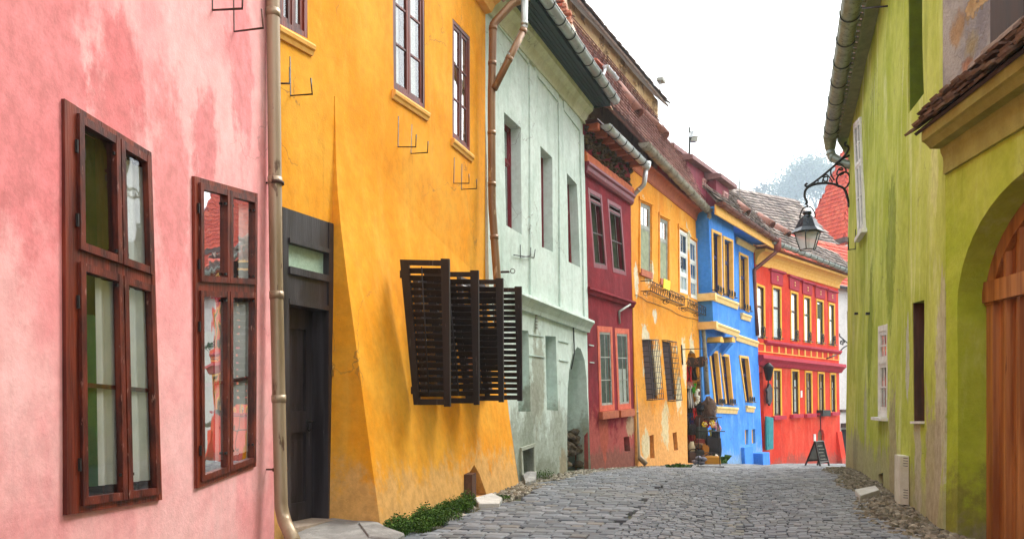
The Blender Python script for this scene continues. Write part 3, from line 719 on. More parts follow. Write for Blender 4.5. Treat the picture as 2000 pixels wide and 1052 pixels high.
# ================================================================== MINT HOUSE
h = house('mint_house', 'pale mint green house with narrow deep window niches and a walled arch', PM)
aw = PM.len
ew = PM.hit(1141, 244)          # wall top at the far end
MT = (PM.P(*ew)).z; tt = ew[1]
print('mint top', MT)
holes = []
up = [[(984, 219), (1017, 250), (1019, 458), (988, 440)], [(1055, 285), (1078, 308), (1080, 492), (1058, 482)], [(1107, 338), (1127, 360), (1133, 522), (1111, 511)]]
lowr = [[(1010, 642), (1033, 646), (1036, 803), (1012, 803)], [(1065, 655), (1086, 657), (1090, 801), (1068, 800)]]
UQ = [PM.q(q) for q in up]; LQ = [PM.q(q) for q in lowr]
archl = PM.q([(1109, 921), (1108, 820), (1109, 760), (1112, 722), (1119, 692), (1128, 677), (1135, 681), (1142, 703), (1146, 740), (1149, 800), (1154, 919)])
CH = PM.q([(1018, 879), (1040, 872), (1041, 920), (1020, 928)])
mb = MB(); wall_mesh(mb, PM, [(0, -6.4), (aw, -6.6), (aw, tt+.25), (0, tt+.25)], [(q, .27) for q in UQ] + [(q, .3) for q in LQ] + [(archl, .62), (CH, .25)], .3, .012)
mb.build('wall', M['mint'], h); body(h, PM, 0, aw, -.8, MT+.2, 5, M['mint'], -.9)
for q in UQ:
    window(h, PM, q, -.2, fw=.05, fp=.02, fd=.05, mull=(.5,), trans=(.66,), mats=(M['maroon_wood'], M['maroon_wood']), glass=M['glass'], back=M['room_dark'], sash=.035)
for q in LQ:
    m = MB(); m.prism([PM.P(*x, -.28) for x in q], -PM.n*.05); m.build('blind_niche', M['mint_niche'], h)
m = MB(); m.prism([PM.P(x, y, -.6) for x, y in archl], -PM.n*.05); ao = m.build('arch_infill', M['mint_niche'], h)
m = MB()
for i in range(34):
    a = RND.uniform(archl[0][0]+.1, archl[-1][0]-.05); t = archl[0][1]+RND.uniform(0, .75)**1.2
    m.blob(PM.P(a, t, -.57+.2*(a-archl[0][0])), .13, .12, .08, 7, 5, .5, i)
m.build('exposed_stone', M['stone_dark'], ao)
m = MB(); m.prism([PM.P(*x, -.22) for x in CH], -PM.n*.03); co = m.build('cellar_hatch', M['room_dark'], h)
m = MB(); w, hh = qdim(CH)
qbox(m, PM, CH, -.12, 1.12, 1, 1.13, -.1, .035); qbox(m, PM, CH, -.12, 1.12, -.13, 0, -.1, .05); qbox(m, PM, CH, -.14, 0, 0, 1, -.1, .03); qbox(m, PM, CH, 1, 1.1, 0, 1, -.1, .03)
m.build('hatch_surround', plaster('hatch_stone_surround', '#B9BFB0', '#A8AEA0', None, None, .3, bump=.4), co)
# raised strips framing the wall panels
m = MB()
S = lambda x, y: PM.hit(x, y)
def strip(p, q_, w_, d=.028): 
    a = S(*p); b = S(*q_)
    m.prism([PM.P(a[0], a[1], -.01), PM.P(a[0]+w_, a[1], -.01), PM.P(b[0]+w_, b[1], -.01), PM.P(b[0], b[1], -.01)], PM.n*(d+.01))
strip((1032, 128), (1034, 585), .38); strip((1089, 202), (1092, 606), .3); strip((1131, 257), (1140, 626), .26); strip((962, 70), (966, 560), .18)
for (x0, y0, x1, y1) in ((972, 52, 1031, 126), (1044, 144, 1089, 200), (1100, 216, 1131, 256)):
    a = S(x0, y0); b = S(x1, y1); m.prism([PM.P(a[0]-.02, a[1], -.01), PM.P(b[0], b[1], -.01), PM.P(b[0], tt+.05, -.01), PM.P(a[0]-.02, tt+.05, -.01)], PM.n*.036)
m.build('pilaster_strip', M['mint'], h)
# upper cornice, soffit and gutter
m = MB(); moulding(m, PM, 0, aw+.05, tt+.05, [(-.02, .3), (.24, .3), (.22, .2), (.12, .12), (.06, 0), (.05, -.06), (-.02, -.06)]); m.build('cornice', M['mint_cornice'], h)
ov = PM.out(1193, 222, PM.len); dov = (ov-PM.P(PM.len, 0)).dot(PM.n); print('mint overhang', dov, ov)
zs = PM.P(0, tt+.34).z
m = MB()
nb_ = 7
for i in range(nb_):
    d0 = .1 + (dov-.12)*i/nb_; d1 = .1+(dov-.12)*(i+1)/nb_-.012
    a0, a1 = -.15, aw+.1; t = tt+.35
    A = lambda a, d, k=0: V((PM.P(a, t).x, PM.P(a, t).y, zs+k)) + PM.n*d
    k = -.0 
    m.hexa([A(a0, d0), A(a1, d0), A(a1, d1), A(a0, d1), A(a0, d0, .03), A(a1, d0, .03), A(a1, d1, .03), A(a0, d1, .03)])
A = lambda a, d, k=0: V((PM.P(a, tt).x, PM.P(a, tt).y, zs+k)) + PM.n*d
m.hexa([A(-.15, dov-.04, -.01), A(aw+.1, dov-.04, -.01), A(aw+.1, dov, -.01), A(-.15, dov, -.01), A(-.15, dov-.04, .22), A(aw+.1, dov-.04, .22), A(aw+.1, dov, .22), A(-.15, dov, .22)])
m.hexa([A(aw+.07, .05, -.012), A(aw+.11, .05, -.012), A(aw+.11, dov, -.012), A(aw+.07, dov, -.012), A(aw+.07, .05, .3), A(aw+.11, .05, .3), A(aw+.11, dov, .2), A(aw+.07, dov, .2)])
m.build('soffit', M['soffit_green'], h)
gz = zs+.1
gutter(h, A(-.25, dov+.1, .1), A(aw+.12, dov+.1, .1), .095, M['zinc'], M['zinc_strap'])
# roof of the mint house (seen only from elsewhere) 
e0 = A(-.15, dov+.05, .17); e1 = A(aw+.1, dov+.05, .17); sl = Slope(e0, e1, -PM.n, 38); L = (e1-e0).length
m = MB(); m.prism([sl.P(0, 0, -.05), sl.P(L, 0, -.05), sl.P(L, 2.4, -.05), sl.P(0, 2.4, -.05)], sl.n*.04); tiles(m, sl, [(0, 0), (L, 0), (L, 2.4), (0, 2.4)], .2, .2); m.build('roof', M['tile_red'], h)
# middle cornice
a0 = S(1012, 574); a1 = S(1157, 630)
m = MB(); moulding(m, PM, a0[0]-.3, aw+.02, a0[1]-(a1[1]-a0[1])/(a1[0]-a0[0])*.3, [(-.02, 0), (.16, 0), (.17, -.05), (.12, -.1), (.07, -.18), (.05, -.25), (-.02, -.25)], a1[1]); m.build('string_course', M['mint_cornice'] if False else M['mint'], h)
# small wall fittings
m = MB(); m.tube([PM.h(1000, 498)+PM.n*.03, PM.h(1040, 503)+PM.n*.03], .008, 5); m.tube([PM.h(1014, 478)+PM.n*.02, PM.h(1014, 503)+PM.n*.02, PM.h(1026, 500)+PM.n*.1, PM.h(1026, 484)+PM.n*.1], .007, 5); m.tube([PM.h(1040, 503)+PM.n*.03, PM.h(1040, 487)+PM.n*.05], .007, 5)
m.build('wall_bracket', M['iron'], h)
m = MB(); m.tube([PM.h(1020, 603)+PM.n*.02, PM.h(1068, 615)+PM.n*.02, PM.h(1118, 634)+PM.n*.02, PM.h(1120, 690)+PM.n*.02, PM.h(1114, 720)+PM.n*.02], .013, 6); m.build('wall_cable', M['zinc_strap'], h)
m = MB()
for (x0, y0, x1, y1) in ((1032, 651, 1062, 656), (1034, 692, 1063, 696), (1091, 664, 1111, 668), (1092, 701, 1110, 705), (1150, 672, 1160, 674), (1152, 706, 1160, 707)):
    m.prism([PM.h(x0, y0, .002), PM.h(x1, y1, .002), PM.h(x1, y1+2, .002), PM.h(x0, y0+2, .002)], PM.n*.012)
m.each('wall_ledge_line', M['mint_niche'], h)
m = MB()
for i in range(5): m.box(PM.h(1046, 616+i*6)+PM.n*.02, PM.u*.035, PM.n*.01, Z*.018)
m.build('wall_plate', M['grey_wood'], h)
m = MB(); c = PM.h(975, 531); m.tube([c, c+V((.16, -.02, 0))], .018, 8); e = c+V((.21, -.02, .012)); m.tube([e+V((.035*math.cos(k*.63), 0, .035*math.sin(k*.63))) for k in range(11)], .006, 5); m.build('flag_ring', M['rust_iron'], h)
# rain pipes at the joint to the yellow house
DJ = 11.35
o = pipe(h, [at(1035, -8, DJ+.2), at(1000, 8, DJ+.1), at(963, 48, DJ), at(960, 200, DJ), at(961, 400, DJ), at(972, 560, DJ-.1), at(975, 660, DJ-.1)], .058, M['pipe_brown'], 'downpipe', [(2, .05), (2, .5), (3, .3), (3, .8), (4, .4)], 16)
o = pipe(h, [at(1025, -20, DJ+.0), at(1024, 54, DJ), at(967, 168, DJ-.03)], .05, M['zinc'], 'downpipe', [(0, .9), (1, .5)], 14)
o2 = pipe(h, [at(1024, 56, DJ-.004), at(965, 174, DJ-.034)], .053, M['pipe_brown'], 'downpipe', [(0, .5), (0, .04)], 14)
PB = Plane(OR1, BL1, 5.5, .045); PR = Plane(BL1, RD1, 6.0, .012)
def rack(house, pl, x0, y0, x1, y1, hgt=.22, d=.26, mat='iron', parent=None, loops=5):
    a = pl.hit(x0, y0); b = pl.hit(x1, y1); m = MB()
    P = lambda s, dz, dd: pl.P(a[0]+(b[0]-a[0])*s, a[1]+(b[1]-a[1])*s+dz, dd)
    for dz in (0, -hgt):
        m.tube([P(0, dz, .0), P(0, dz, d), P(1, dz, d), P(1, dz, .0)], .011, 5)
    n = loops*2
    for i in range(n+1):
        s = i/n; m.tube([P(s, 0, d), P(s, -hgt, d)], .007, 4)
        m.tube([P(s, -hgt, d), P(s, -hgt, 0)], .006, 4)
    for i in range(loops):
        c = (i+.5)/loops; w = .42/loops; pts = []
        for k in range(15):
            t = k/14*2*math.pi*1.4; r = 1-k/22
            pts.append(P(c+w*r*math.cos(t), -hgt/2+hgt*.42*r*math.sin(t), d+.012))
        m.tube(pts, .008, 4)
    for s in (0, 1):
        pts = []
        for k in range(13):
            t = k/12*2*math.pi*1.2; r = 1-k/18; pts.append(P(s, -hgt-.06-.07*math.sin(t)*r, d*.55+.1*math.cos(t)*r))
        m.tube(pts, .007, 4)
    return m.build('flower_rack', M[mat], parent or house)
def vent(house, sl, apex, mouth, r, mat='clay_pipe'):
    A = sl.P(*sl.hit(*apex), 0.0); B = sl.P(*sl.hit(*mouth, r*.35), .05); t = (B-A).normalized(); u = sl.u; n_ = u.cross(t).normalized()
    if n_.z < 0: n_ = -n_
    m = MB(); N = 10; vs = []
    for rr in (1.0, .86):
        for (c, k) in ((A, .55), (B, 1.0)):
            for j in range(N+1):
                w = math.pi*j/N*1.3-.15*math.pi; vs.append(c + (u*math.cos(w)+n_*math.sin(w))*r*k*rr)
    q = N+1; fs = []
    for b in (0, 2*q):
        fs += [(b+j, b+j+1, b+q+j+1, b+q+j) for j in range(N)]
    fs += [(q+j, q+j+1, 3*q+j+1, 3*q+j) for j in range(N)] + [(0+j, 0+j+1, 2*q+j+1, 2*q+j) for j in range(N)]
    m.add(vs, fs, True); o = m.build('roof_vent', M[mat], house)
    k = MB(); k.add([B.lerp(A, .3)+(u*math.cos(math.pi*j/N*1.3-.15*math.pi)+n_*math.sin(math.pi*j/N*1.3-.15*math.pi))*r*.74 for j in range(N+1)], [tuple(range(N+1))]); k.build('vent_opening', M['room_dark'], o)
    return o

# ================================================================== MAROON HOUSE
h = house('maroon_house', 'narrow dark red house between the mint house and the peeling orange house', PMA)
pl = PMA; aw = pl.len
ug = pl.out(1262, 322, aw); d_m = (ug-pl.P(aw, 0)).dot(pl.n); zgm = ug.z; print('maroon gutter', d_m, zgm)
tM = (zgm+.15-pl.O.z)/pl.v.z
WA = pl.q([(1148, 366), (1175, 381), (1186, 526), (1160, 522)]); WB = pl.q([(1186, 388), (1213, 403), (1223, 538), (1197, 531)])
LA = pl.q([(1166, 636), (1195, 638), (1200, 800), (1171, 803)]); LB = pl.q([(1200, 640), (1228, 642), (1232, 797), (1207, 800)])
VH = pl.q([(1218, 853), (1229, 851), (1231, 880), (1220, 882)])
mb = MB(); wall_mesh(mb, pl, [(0, -6.2), (aw, -6.3), (aw, tM), (0, tM)], [(q, .16) for q in (WA, WB)] + [(q, .08) for q in (LA, LB)] + [(VH, .3)], .3, .012)
mb.build('wall', M['maroon'], h); body(h, pl, 0, aw, -.9, zgm, 4, M['maroon'], -.8)
for q in (WA, WB):
    window(h, pl, q, -.05, fw=.09, fp=.055, fd=.08, mull=(), mw=.04, trans=(.86,), tw=.03, mats=(M['maroon_wood'], M['brown_wood']), glass=None, back=M['room_grey'], sash=.03, bdep=.35, bars={0: (2, 2), 1: (1, 1)})
o = None
for q, cur in ((LA, None), (LB, [(.15, .8, .05, .5, M['lace'])])):
    o = window(h, pl, q, -.02, fw=.13, fp=.03, fd=.05, mats=(paint('orange_red_window_surround_%d' % len(bpy.data.materials), '#D8694A', '#C85A40', .8, .2, '#B0402F', .62), M['grey_wood']), glass=M['glass_old'], back=M['room_grey'], sash=.05, bars={'*': (2, 3)}, curtain=cur)
    s = MB(); w, hh = qdim(q); qbox(s, pl, q, -.05, 1.05, -.09, -.005, -.02, .09); s.build('sill', M['orange_cove'], o)
m = MB(); m.prism([pl.P(*x, -.28) for x in VH], -pl.n*.03); m.build('vent_back', M['room_dark'], h)
m = MB(); a = pl.hit(1143, 322); b = pl.hit(1233, 386)
moulding(m, pl, 0, aw, a[1], [(-.02, .04), (.13, .04), (.14, -.02), (.1, -.06), (.09, -.14), (.06, -.2), (-.02, -.22)], b[1]); m.build('lintel_moulding', M['maroon_wood'], h)
m = MB(); moulding(m, pl, 0, aw, a[1]+.19, [(-.02, .09), (.05, .07), (.1, 0), (.1, -.15), (-.02, -.15)], b[1]+.19); m.build('lintel_moulding', paint('orange_lintel_paint', '#C8642C', '#B4542A', .75, .25, '#D8B48A', .64), h)
a = pl.hit(1153, 563); b = pl.hit(1233, 588)
m = MB(); moulding(m, pl, 0, aw, a[1], [(-.02, 0), (.1, -.005), (.11, -.05), (.07, -.09), (.05, -.15), (-.02, -.16)], b[1]); m.build('string_course', M['maroon'], h)
# straw and clay fill with rafter ends under the eave
m = MB(); top = pl.hit(1232, 304)[1]
for i in range(150):
    s_ = RND.uniform(.05, aw-.05); t_ = RND.uniform(a[1]*0+pl.hit(1143, 318)[1]+.2, tM-.12); m.blob(pl.P(s_, t_, RND.uniform(.0, .04)), RND.uniform(.05, .1), RND.uniform(.05, .1), RND.uniform(.025, .05), 6, 4, .6, i)
m.build('clay_fill', M['rubble'], h)
m = MB()
for i in range(7):
    s_ = .2+(aw-.4)*i/6; c = pl.P(s_, 0, 0); c.z = zgm+.06
    m.hexa([c+pl.u*x+pl.n*d+Z*z for z, x, d in ((-.12, -.07, 0), (-.12, .07, 0), (-.12, .07, d_m-.12), (-.12, -.07, d_m-.12))] + [c+pl.u*x+pl.n*d+Z*z for z, x, d in ((.02, -.07, 0), (.02, .07, 0), (.02, .07, d_m-.12), (.02, -.07, d_m-.12))])
m.each('rafter_end', M['orange_cove'], h)
m = MB(); c0 = pl.P(0, 0, 0); c1 = pl.P(aw, 0, 0); c0.z = c1.z = zgm+.09
m.hexa([c0, c1, c1+pl.n*(d_m-.08), c0+pl.n*(d_m-.08), c0+Z*.03, c1+Z*.03, c1+pl.n*(d_m-.08)+Z*.03, c0+pl.n*(d_m-.08)+Z*.03]); m.build('soffit', M['brown_wood'], h)
g0_ = pl.P(.25, 0, 0)+pl.n*d_m; g1_ = pl.P(aw+.0, 0, 0)+pl.n*d_m; g0_.z = zgm+.05; g1_.z = zgm
gutter(h, g0_, g1_, .1, M['zinc_bright'], M['zinc_strap'], straps=.45)
DM = ug.y
m = MB(); t = pl.u; m.lathe(g1_-Z*.13+t*.02, [(.07, 0), (.1, .06), (.12, .2)], 12); m.build('gutter_outlet', M['zinc_bright'], h)
pipe(h, [g1_-Z*.05, at(1258, 360, DM+.1), at(1224, 394, DM+.35), at(1224, 470, DM+.4), at(1229, 560, DM+.35)], .06, M['zinc_bright'], 'downpipe', [(1, .3), (2, .3), (3, .5)], 14)
pipe(h, [at(1229, 556, DM+.35), at(1237, 720, DM+.3), at(1246, 890, DM+.2), at(1262, 906, DM+.1)], .066, M['pipe_tan'], 'downpipe', [(0, .3), (0, .8), (1, .5)], 14)
m = MB(); m.tube([pl.h(1208, 632)+pl.n*.03, pl.h(1207, 608)+pl.n*.03, pl.h(1222, 595)+pl.n*.12], .022, 8); m.build('flue_pipe', M['grey_wood'], h)

# ================================================================== ORANGE HOUSE
h = house('orange_house', 'orange house with peeling plaster, iron window grilles and a souvenir shop doorway', PO)
pl = PO; aw = pl.len
ug = pl.out(1383, 410, aw); d_o = (ug-pl.P(aw, 0)).dot(pl.n); zgo = ug.z; print('orange gutter', d_o, zgo)
tO = (zgo+.1-pl.O.z)/pl.v.z
UW = [pl.q([(1250, 394), (1271, 403), (1271, 541), (1250, 533)]), pl.q([(1288, 424), (1305, 432), (1305, 556), (1288, 551)]), pl.q([(1326, 447), (1342, 457), (1343, 575), (1327, 570)]), pl.q([(1346, 465), (1359, 474), (1361, 585), (1348, 580)])]
GA = pl.q([(1254, 664), (1274, 664), (1284, 778), (1263, 780)]); GB = pl.q([(1293, 665), (1310, 668), (1321, 780), (1304, 782)])
CV = [pl.q([(1268, 850), (1277, 848), (1279, 894), (1270, 896)]), pl.q([(1314, 845), (1322, 843), (1325, 878), (1317, 882)])]
DO = pl.q([(1343, 905), (1342, 800), (1341, 720), (1344, 692), (1349, 683), (1357, 690), (1364, 720), (1370, 790), (1374, 903)])
mb = MB(); wall_mesh(mb, pl, [(0, -6.4), (aw, -6.8), (aw, tO), (0, tO)], [(q, .14) for q in UW] + [(q, .05) for q in (GA, GB)] + [(q, .35) for q in CV] + [(DO, .5)], .3, .016)
mb.build('wall', M['orange'], h); body(h, pl, 0, aw, -1.4, zgo-.2, 4, M['orange'], -.8)
blind = paint('pale_green_blind_board', '#98A082', '#848C70', .85, .1)
for i, q in enumerate(UW):
    if i < 2:
        o = window(h, pl, q, -.04, fw=.05, fp=.02, fd=.06, mull=(), trans=(.66,), tw=.06, mats=(M['grey_wood'], M['grey_wood']), glass=M['glass_old'], back=M['room_grey'], sash=.045, bars={1: (2, 1), 0: (1, 1)})
        m = MB(); qbox(m, pl, q, .1, .9, .02, .63, -.06, -.032); m.build('blind', blind, o)
        m = MB(); qbox(m, pl, q, -.02, 1.02, -.03, .06, -.08, .05); m.build('sill', M['orange_cove'], o)
    else:
        window(h, pl, q, -.02, fw=.07, fp=.03, fd=.06, mull=(), trans=(.62, .3), tw=.05, mats=(M['white_wood'], M['white_wood']), glass=M['glass_far'], back=M['room'], sash=.05, bars={'*': (2, 1)}, curtain=[(.1, .9, .05, .4, M['lace'])])
m = MB()
for q in UW:   # thin raised surrounds
    w, hh = qdim(q)
    qbox(m, pl, q, -.12, -.03, 0, 1.06, -.01, .03); qbox(m, pl, q, 1.03, 1.13, 0, 1.06, -.01, .03); qbox(m, pl, q, -.16, 1.16, 1.02, 1.07, -.01, .05)
m.build('window_surround', M['orange'], h)
for q in (GA, GB):
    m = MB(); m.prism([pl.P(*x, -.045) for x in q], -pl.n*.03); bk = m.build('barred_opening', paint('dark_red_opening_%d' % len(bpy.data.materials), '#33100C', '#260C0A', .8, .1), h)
    m = MB(); w, hh = qdim(q); dd = .17
    for i in range(7):
        a = -.02+1.04*i/6; c0 = bil(q, a, -.01); c1 = bil(q, a, 1.01)
        m.tube([pl.P(*c0, 0), pl.P(*c0, dd), pl.P(*c1, dd), pl.P(*c1, 0)], .006, 4)
    for j in range(12):
        b = j/11; c0 = bil(q, -.03, b); c1 = bil(q, 1.03, b)
        m.tube([pl.P(*c0, 0), pl.P(*c0, dd+.01), pl.P(*c1, dd+.01), pl.P(*c1, 0)], .006, 4)
    m.build('iron_grille', M['iron'], bk)
for q in CV:
    m = MB(); m.prism([pl.P(*x, -.34) for x in q], -pl.n*.03); m.build('cellar_vent', M['room_dark'], h)
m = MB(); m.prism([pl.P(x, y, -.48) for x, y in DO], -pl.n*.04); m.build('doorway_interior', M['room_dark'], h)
m = MB()
for i in range(26):     # bare brick jamb
    b = i/26; y = 715+185*b; x = 1366+8*b
    p_ = pl.h(x, y); m.box(p_ - pl.n*.03 + pl.u*RND.uniform(.0, .05), pl.u*.12, pl.n*.05, Z*.055)
m.build('brick_jamb', tilemat('old_brown_bricks', ['#6E4A30', '#825A3A', '#5A3C28', '#96714C']), h)
rack(h, pl, 1251, 549, 1290, 567, .26); rack(h, pl, 1289, 567, 1320, 580, .26); rack(h, pl, 1326, 584, 1350, 595, .26, loops=4); rack(h, pl, 1350, 595, 1374, 606, .26, loops=3)
m = MB(); c = [pl.out(x, y, pl.hit(1302, 560)[0]) for x, y in ((1296, 545), (1308, 549), (1307, 567), (1295, 563))]
c = [pl.h(x, y, .3) for x, y in ((1296, 544), (1308, 549), (1307, 567), (1295, 562))]; m.prism(c, pl.n*.02)
tag(recenter(m.build('notice_board', paint('bright_yellow_notice', '#F4E81C', '#F0E010', .6, .05))), 'bright yellow notice propped in an iron flower rack on the orange house', 'notice')
m = MB(); pts = [(1240, 575), (1252, 580), (1262, 588), (1276, 592), (1292, 598), (1308, 604), (1322, 613), (1338, 619), (1354, 622), (1372, 628)]
m.tube([pl.h(x, y)+pl.n*.012 for x, y in pts], .007, 5); m.build('wall_cable', M['rust_iron'], h)
# cove under the eave and gutter
a = pl.hit(1240, 338); b = pl.hit(1362, 432)
m = MB(); dd = d_o-.12; zt_ = (zgo+.02-pl.O.z)/pl.v.z; low = (a[1]+b[1])/2; hh = zt_-low
prof = [(-.02, 0), (.03, 0), (.05, hh*.12)] + [(.05+(dd-.1)*(1-math.cos(k/6*math.pi/2)), hh*(.12+.7*math.sin(k/6*math.pi/2))) for k in range(1, 7)] + [(dd, hh*.84), (dd, hh), (-.02, hh)]
moulding(m, pl, -.02, aw+.05, low, prof); m.build('eave_cove', M['orange_cove'], h)
G0 = pl.P(-.1, 0)+pl.n*d_o; G1 = pl.P(aw+.03, 0)+pl.n*d_o; G0.z = zgo+.22; G1.z = zgo
gutter(h, G0, G1, .13, M['gutter_old'], M['gutter_old'], straps=.6)
DD = ug.y
pipe(h, [G1-Z*.02, at(1386, 424, DD), at(1364, 440, DD+.3), at(1366, 520, DD+.3), at(1373, 640, DD+.25), at(1382, 770, DD+.2)], .075, M['gutter_old'], 'downpipe', [(2, .1), (3, .6), (4, .5)], 12)
# roof over the maroon and orange houses
e0 = PMA.P(.0, 0)+PMA.n*(d_o-.2); e0.z = zgo+.42
SO = Slope(G0-pl.n*.1+Z*.14, G1-pl.n*.1+Z*.14, -pl.n, 65)
roof_px = [(1162, 222), (1252, 268), (1385, 405), (1334, 318), (1318, 294), (1303, 268), (1290, 222), (1254, 184), (1210, 144), (1183, 116), (1138, 78), (1098, 16), (1060, -60), (1030, -60)]
L = SO.len
poly = [(-3.35, 0), (L, 0), (6.5, 1.6), (5.62, 2.25), (5.56, 2.95), (4.3, 2.78), (-3.35, 2.62)]
print('roof poly', [(round(a, 2), round(b, 2)) for a, b in poly])
m = MB(); m.prism([SO.P(x, y, -.06) for x, y in poly], SO.n*.05); tiles(m, SO, poly, .13, .2, .02, .008, .05, stripes=.045)
m.build('roof', M['tile_red'], h)
vent(h, SO, (1204, 166), (1243, 224), .26); vent(h, SO, (1254, 222), (1296, 268), .26)
# little roof hatch with its own gutter
m = MB(); c = SO.P(*SO.hit(1160, 148), 0); bu = pl.u; bn = pl.n
m.hexa([c+bu*x+bn*d+Z*z for x, d, z in ((-.3, -.8, -.3), (.3, -.8, -.3), (.3, .12, -.3), (-.3, .12, -.3), (-.3, -.8, .22), (.3, -.8, .22), (.3, .12, .16), (-.3, .12, .16))])
m.hexa([c+bu*x+bn*d+Z*z for x, d, z in ((-.38, -.9, .24), (.38, -.9, .24), (.38, .22, .17), (-.38, .22, .17), (-.38, -.9, .28), (.38, -.9, .28), (.38, .22, .21), (-.38, .22, .21))])
o = m.build('roof_hatch', paint('terracotta_hatch_boards', '#9A5038', '#B0624A', .75, .2), h)
gutter(o, c+bn*.26-bu*.0+Z*.18, c+bn*.26+bu*.75+Z*.16, .06, M['zinc_bright'], M['zinc_bright'])
pipe(o, [c+bn*.26+bu*.03+Z*.14, c+bn*.24-bu*.02-Z*.02, c+bn*.2-bu*.25-Z*.12], .035, M['zinc_bright'])
# shop sign on its bracket
s_ = pl.hit(1331, 700)[0]
sg = thing('shop_sign', 'dark wooden shop sign with carved letters hanging from an iron bar', 'sign', pl.h(1331, 700), None)
m = MB(); A_ = pl.h(1331, 682); B_ = pl.out(1378, 680, s_); m.tube([A_, B_], .013, 6); m.tube([pl.h(1330, 673)+pl.n*.02, pl.h(1332, 712)+pl.n*.02], .02, 6)
for k in (.38, .9):
    c = A_.lerp(B_, k); m.tube([c, c-Z*.2], .006, 4)
m.build('bracket', M['iron'], sg)
m = MB(); P4 = [pl.out(x, y, s_) for x, y in ((1343, 698), (1352, 697), (1358, 699), (1367, 696), (1377, 695), (1378, 703), (1377, 714), (1369, 717), (1360, 716), (1352, 717), (1344, 712))]
m.prism([p_-pl.u*.02 for p_ in P4], pl.u*.045); m.build('board', M['dark_wood'], sg)
fc = bpy.data.curves.new('lettering', 'FONT'); fc.body = 'A & M'; fc.size = .26; fc.extrude = .012; fc.align_x = 'CENTER'; fc.align_y = 'CENTER'; fc.materials.append(paint('carved_letter_brown', '#7A5844', '#6A4A38', .7, .1))
tmp_ = bpy.data.objects.new('tmp_letters', fc); COL.objects.link(tmp_); bpy.context.view_layer.update(); lm = bpy.data.meshes.new_from_object(tmp_.evaluated_get(bpy.context.evaluated_depsgraph_get())); bpy.data.objects.remove(tmp_); fo_ = bpy.data.objects.new('lettering', lm); COL.objects.link(fo_); cs_ = sum(P4, V())/len(P4) - pl.u*.03; rm = Matrix((pl.n, Z, -pl.u)).transposed().to_4x4(); rm.translation = cs_ - sg.location; fo_.parent = sg; fo_.matrix_local = rm
# ================================================================== tall ochre house behind
sh = -PO.n*.84
POc = Plane((OR1[0]*0+MA1[0]+sh.x, MA1[1]+sh.y), (OR1[0]+sh.x, OR1[1]+sh.y))
oh = house('ochre_gable_house', 'tall ochre stone wall with a ragged tile eave rising behind the red tile roof', POc)
zt_ = POc.h(1200, 99).z; s0 = POc.hit(1050, -60)[0]; s1 = POc.hit(1285, 205)[0]; print('ochre', zt_, s0, s1)
m = MB(); wall_mesh(m, POc, [(s0, 3), (s1, 3), (s1, zt_), (s0, zt_)], [], .4, .04); m.build('wall', M['ochre_stone'], oh)
m = MB(); m.prism([POc.P(s0, 3, -.31), POc.P(s1, 3, -.31), POc.P(s1, zt_, -.31), POc.P(s0, zt_, -.31)], -POc.n*4); m.build('rear_wall', M['ochre_stone'], oh)
sl = Slope(POc.P(s0, zt_-.12, .28), POc.P(s1+.25, zt_-.12, .28), -POc.n, 45); L = sl.len
m = MB(); m.prism([sl.P(0, 0, -.05), sl.P(L, 0, -.05), sl.P(L, 3, -.05), sl.P(0, 3, -.05)], sl.n*.05); tiles(m, sl, [(0, 0), (L, 0), (L, 3), (0, 3)], .2, .22, .025, .03, .05); m.build('roof', M['tile_grey'], oh)
m = MB()
for i in range(40):
    s_ = RND.uniform(s0, s1); c = POc.P(s_, zt_-.25-RND.uniform(0, .7), -.04); m.blob(c, .13, .1, .05, 6, 4, .7, i)
m.each('rubble_stone', M['ochre_stone'], oh)
c = POc.P(s1-.1, zt_+.2, .1); m = MB(); m.tube([c, c+Z*.35], .02, 6); m.box(c+Z*.42+POc.u*.1, POc.u*.16, POc.n*.1, Z*.05); tag(recenter(m.build('floodlight', M['grey_wood'])), 'small grey floodlight at the end of the ochre house eave', 'floodlight')
fw_ = MB(); fwp = [PM.out(x, y, PM.len+.25) for x, y in ((1058, -60), (1092, -40), (1104, 20), (1122, 62), (1140, 100), (1150, 128), (1190, 205), (1150, 190), (1085, 50))]
fw_.prism(fwp, PM.u*.35); fo = fw_.build('fire_wall', plaster('pinkish_firewall_plaster', '#CBB49A', '#D8C4A8', '#B08A70', None, .3, bump=.5, scale=2, peel='#B4705A', peel_at=.55), oh)
m = MB()
for i in range(46):
    a = RND.random(); c = PM.out(1074+26*a+RND.uniform(-6, 10), -25+70*a+RND.uniform(-16, 10), PM.len+.22+RND.uniform(-.08, .3)); m.box(c, PM.u*.06+Z*RND.uniform(-.02, .02), PM.n*.11, Z*.032)
m.build('broken_brickwork', tilemat('rough_red_bricks', ['#B4543C', '#C8886A', '#9A4630', '#D2A284']), fo)

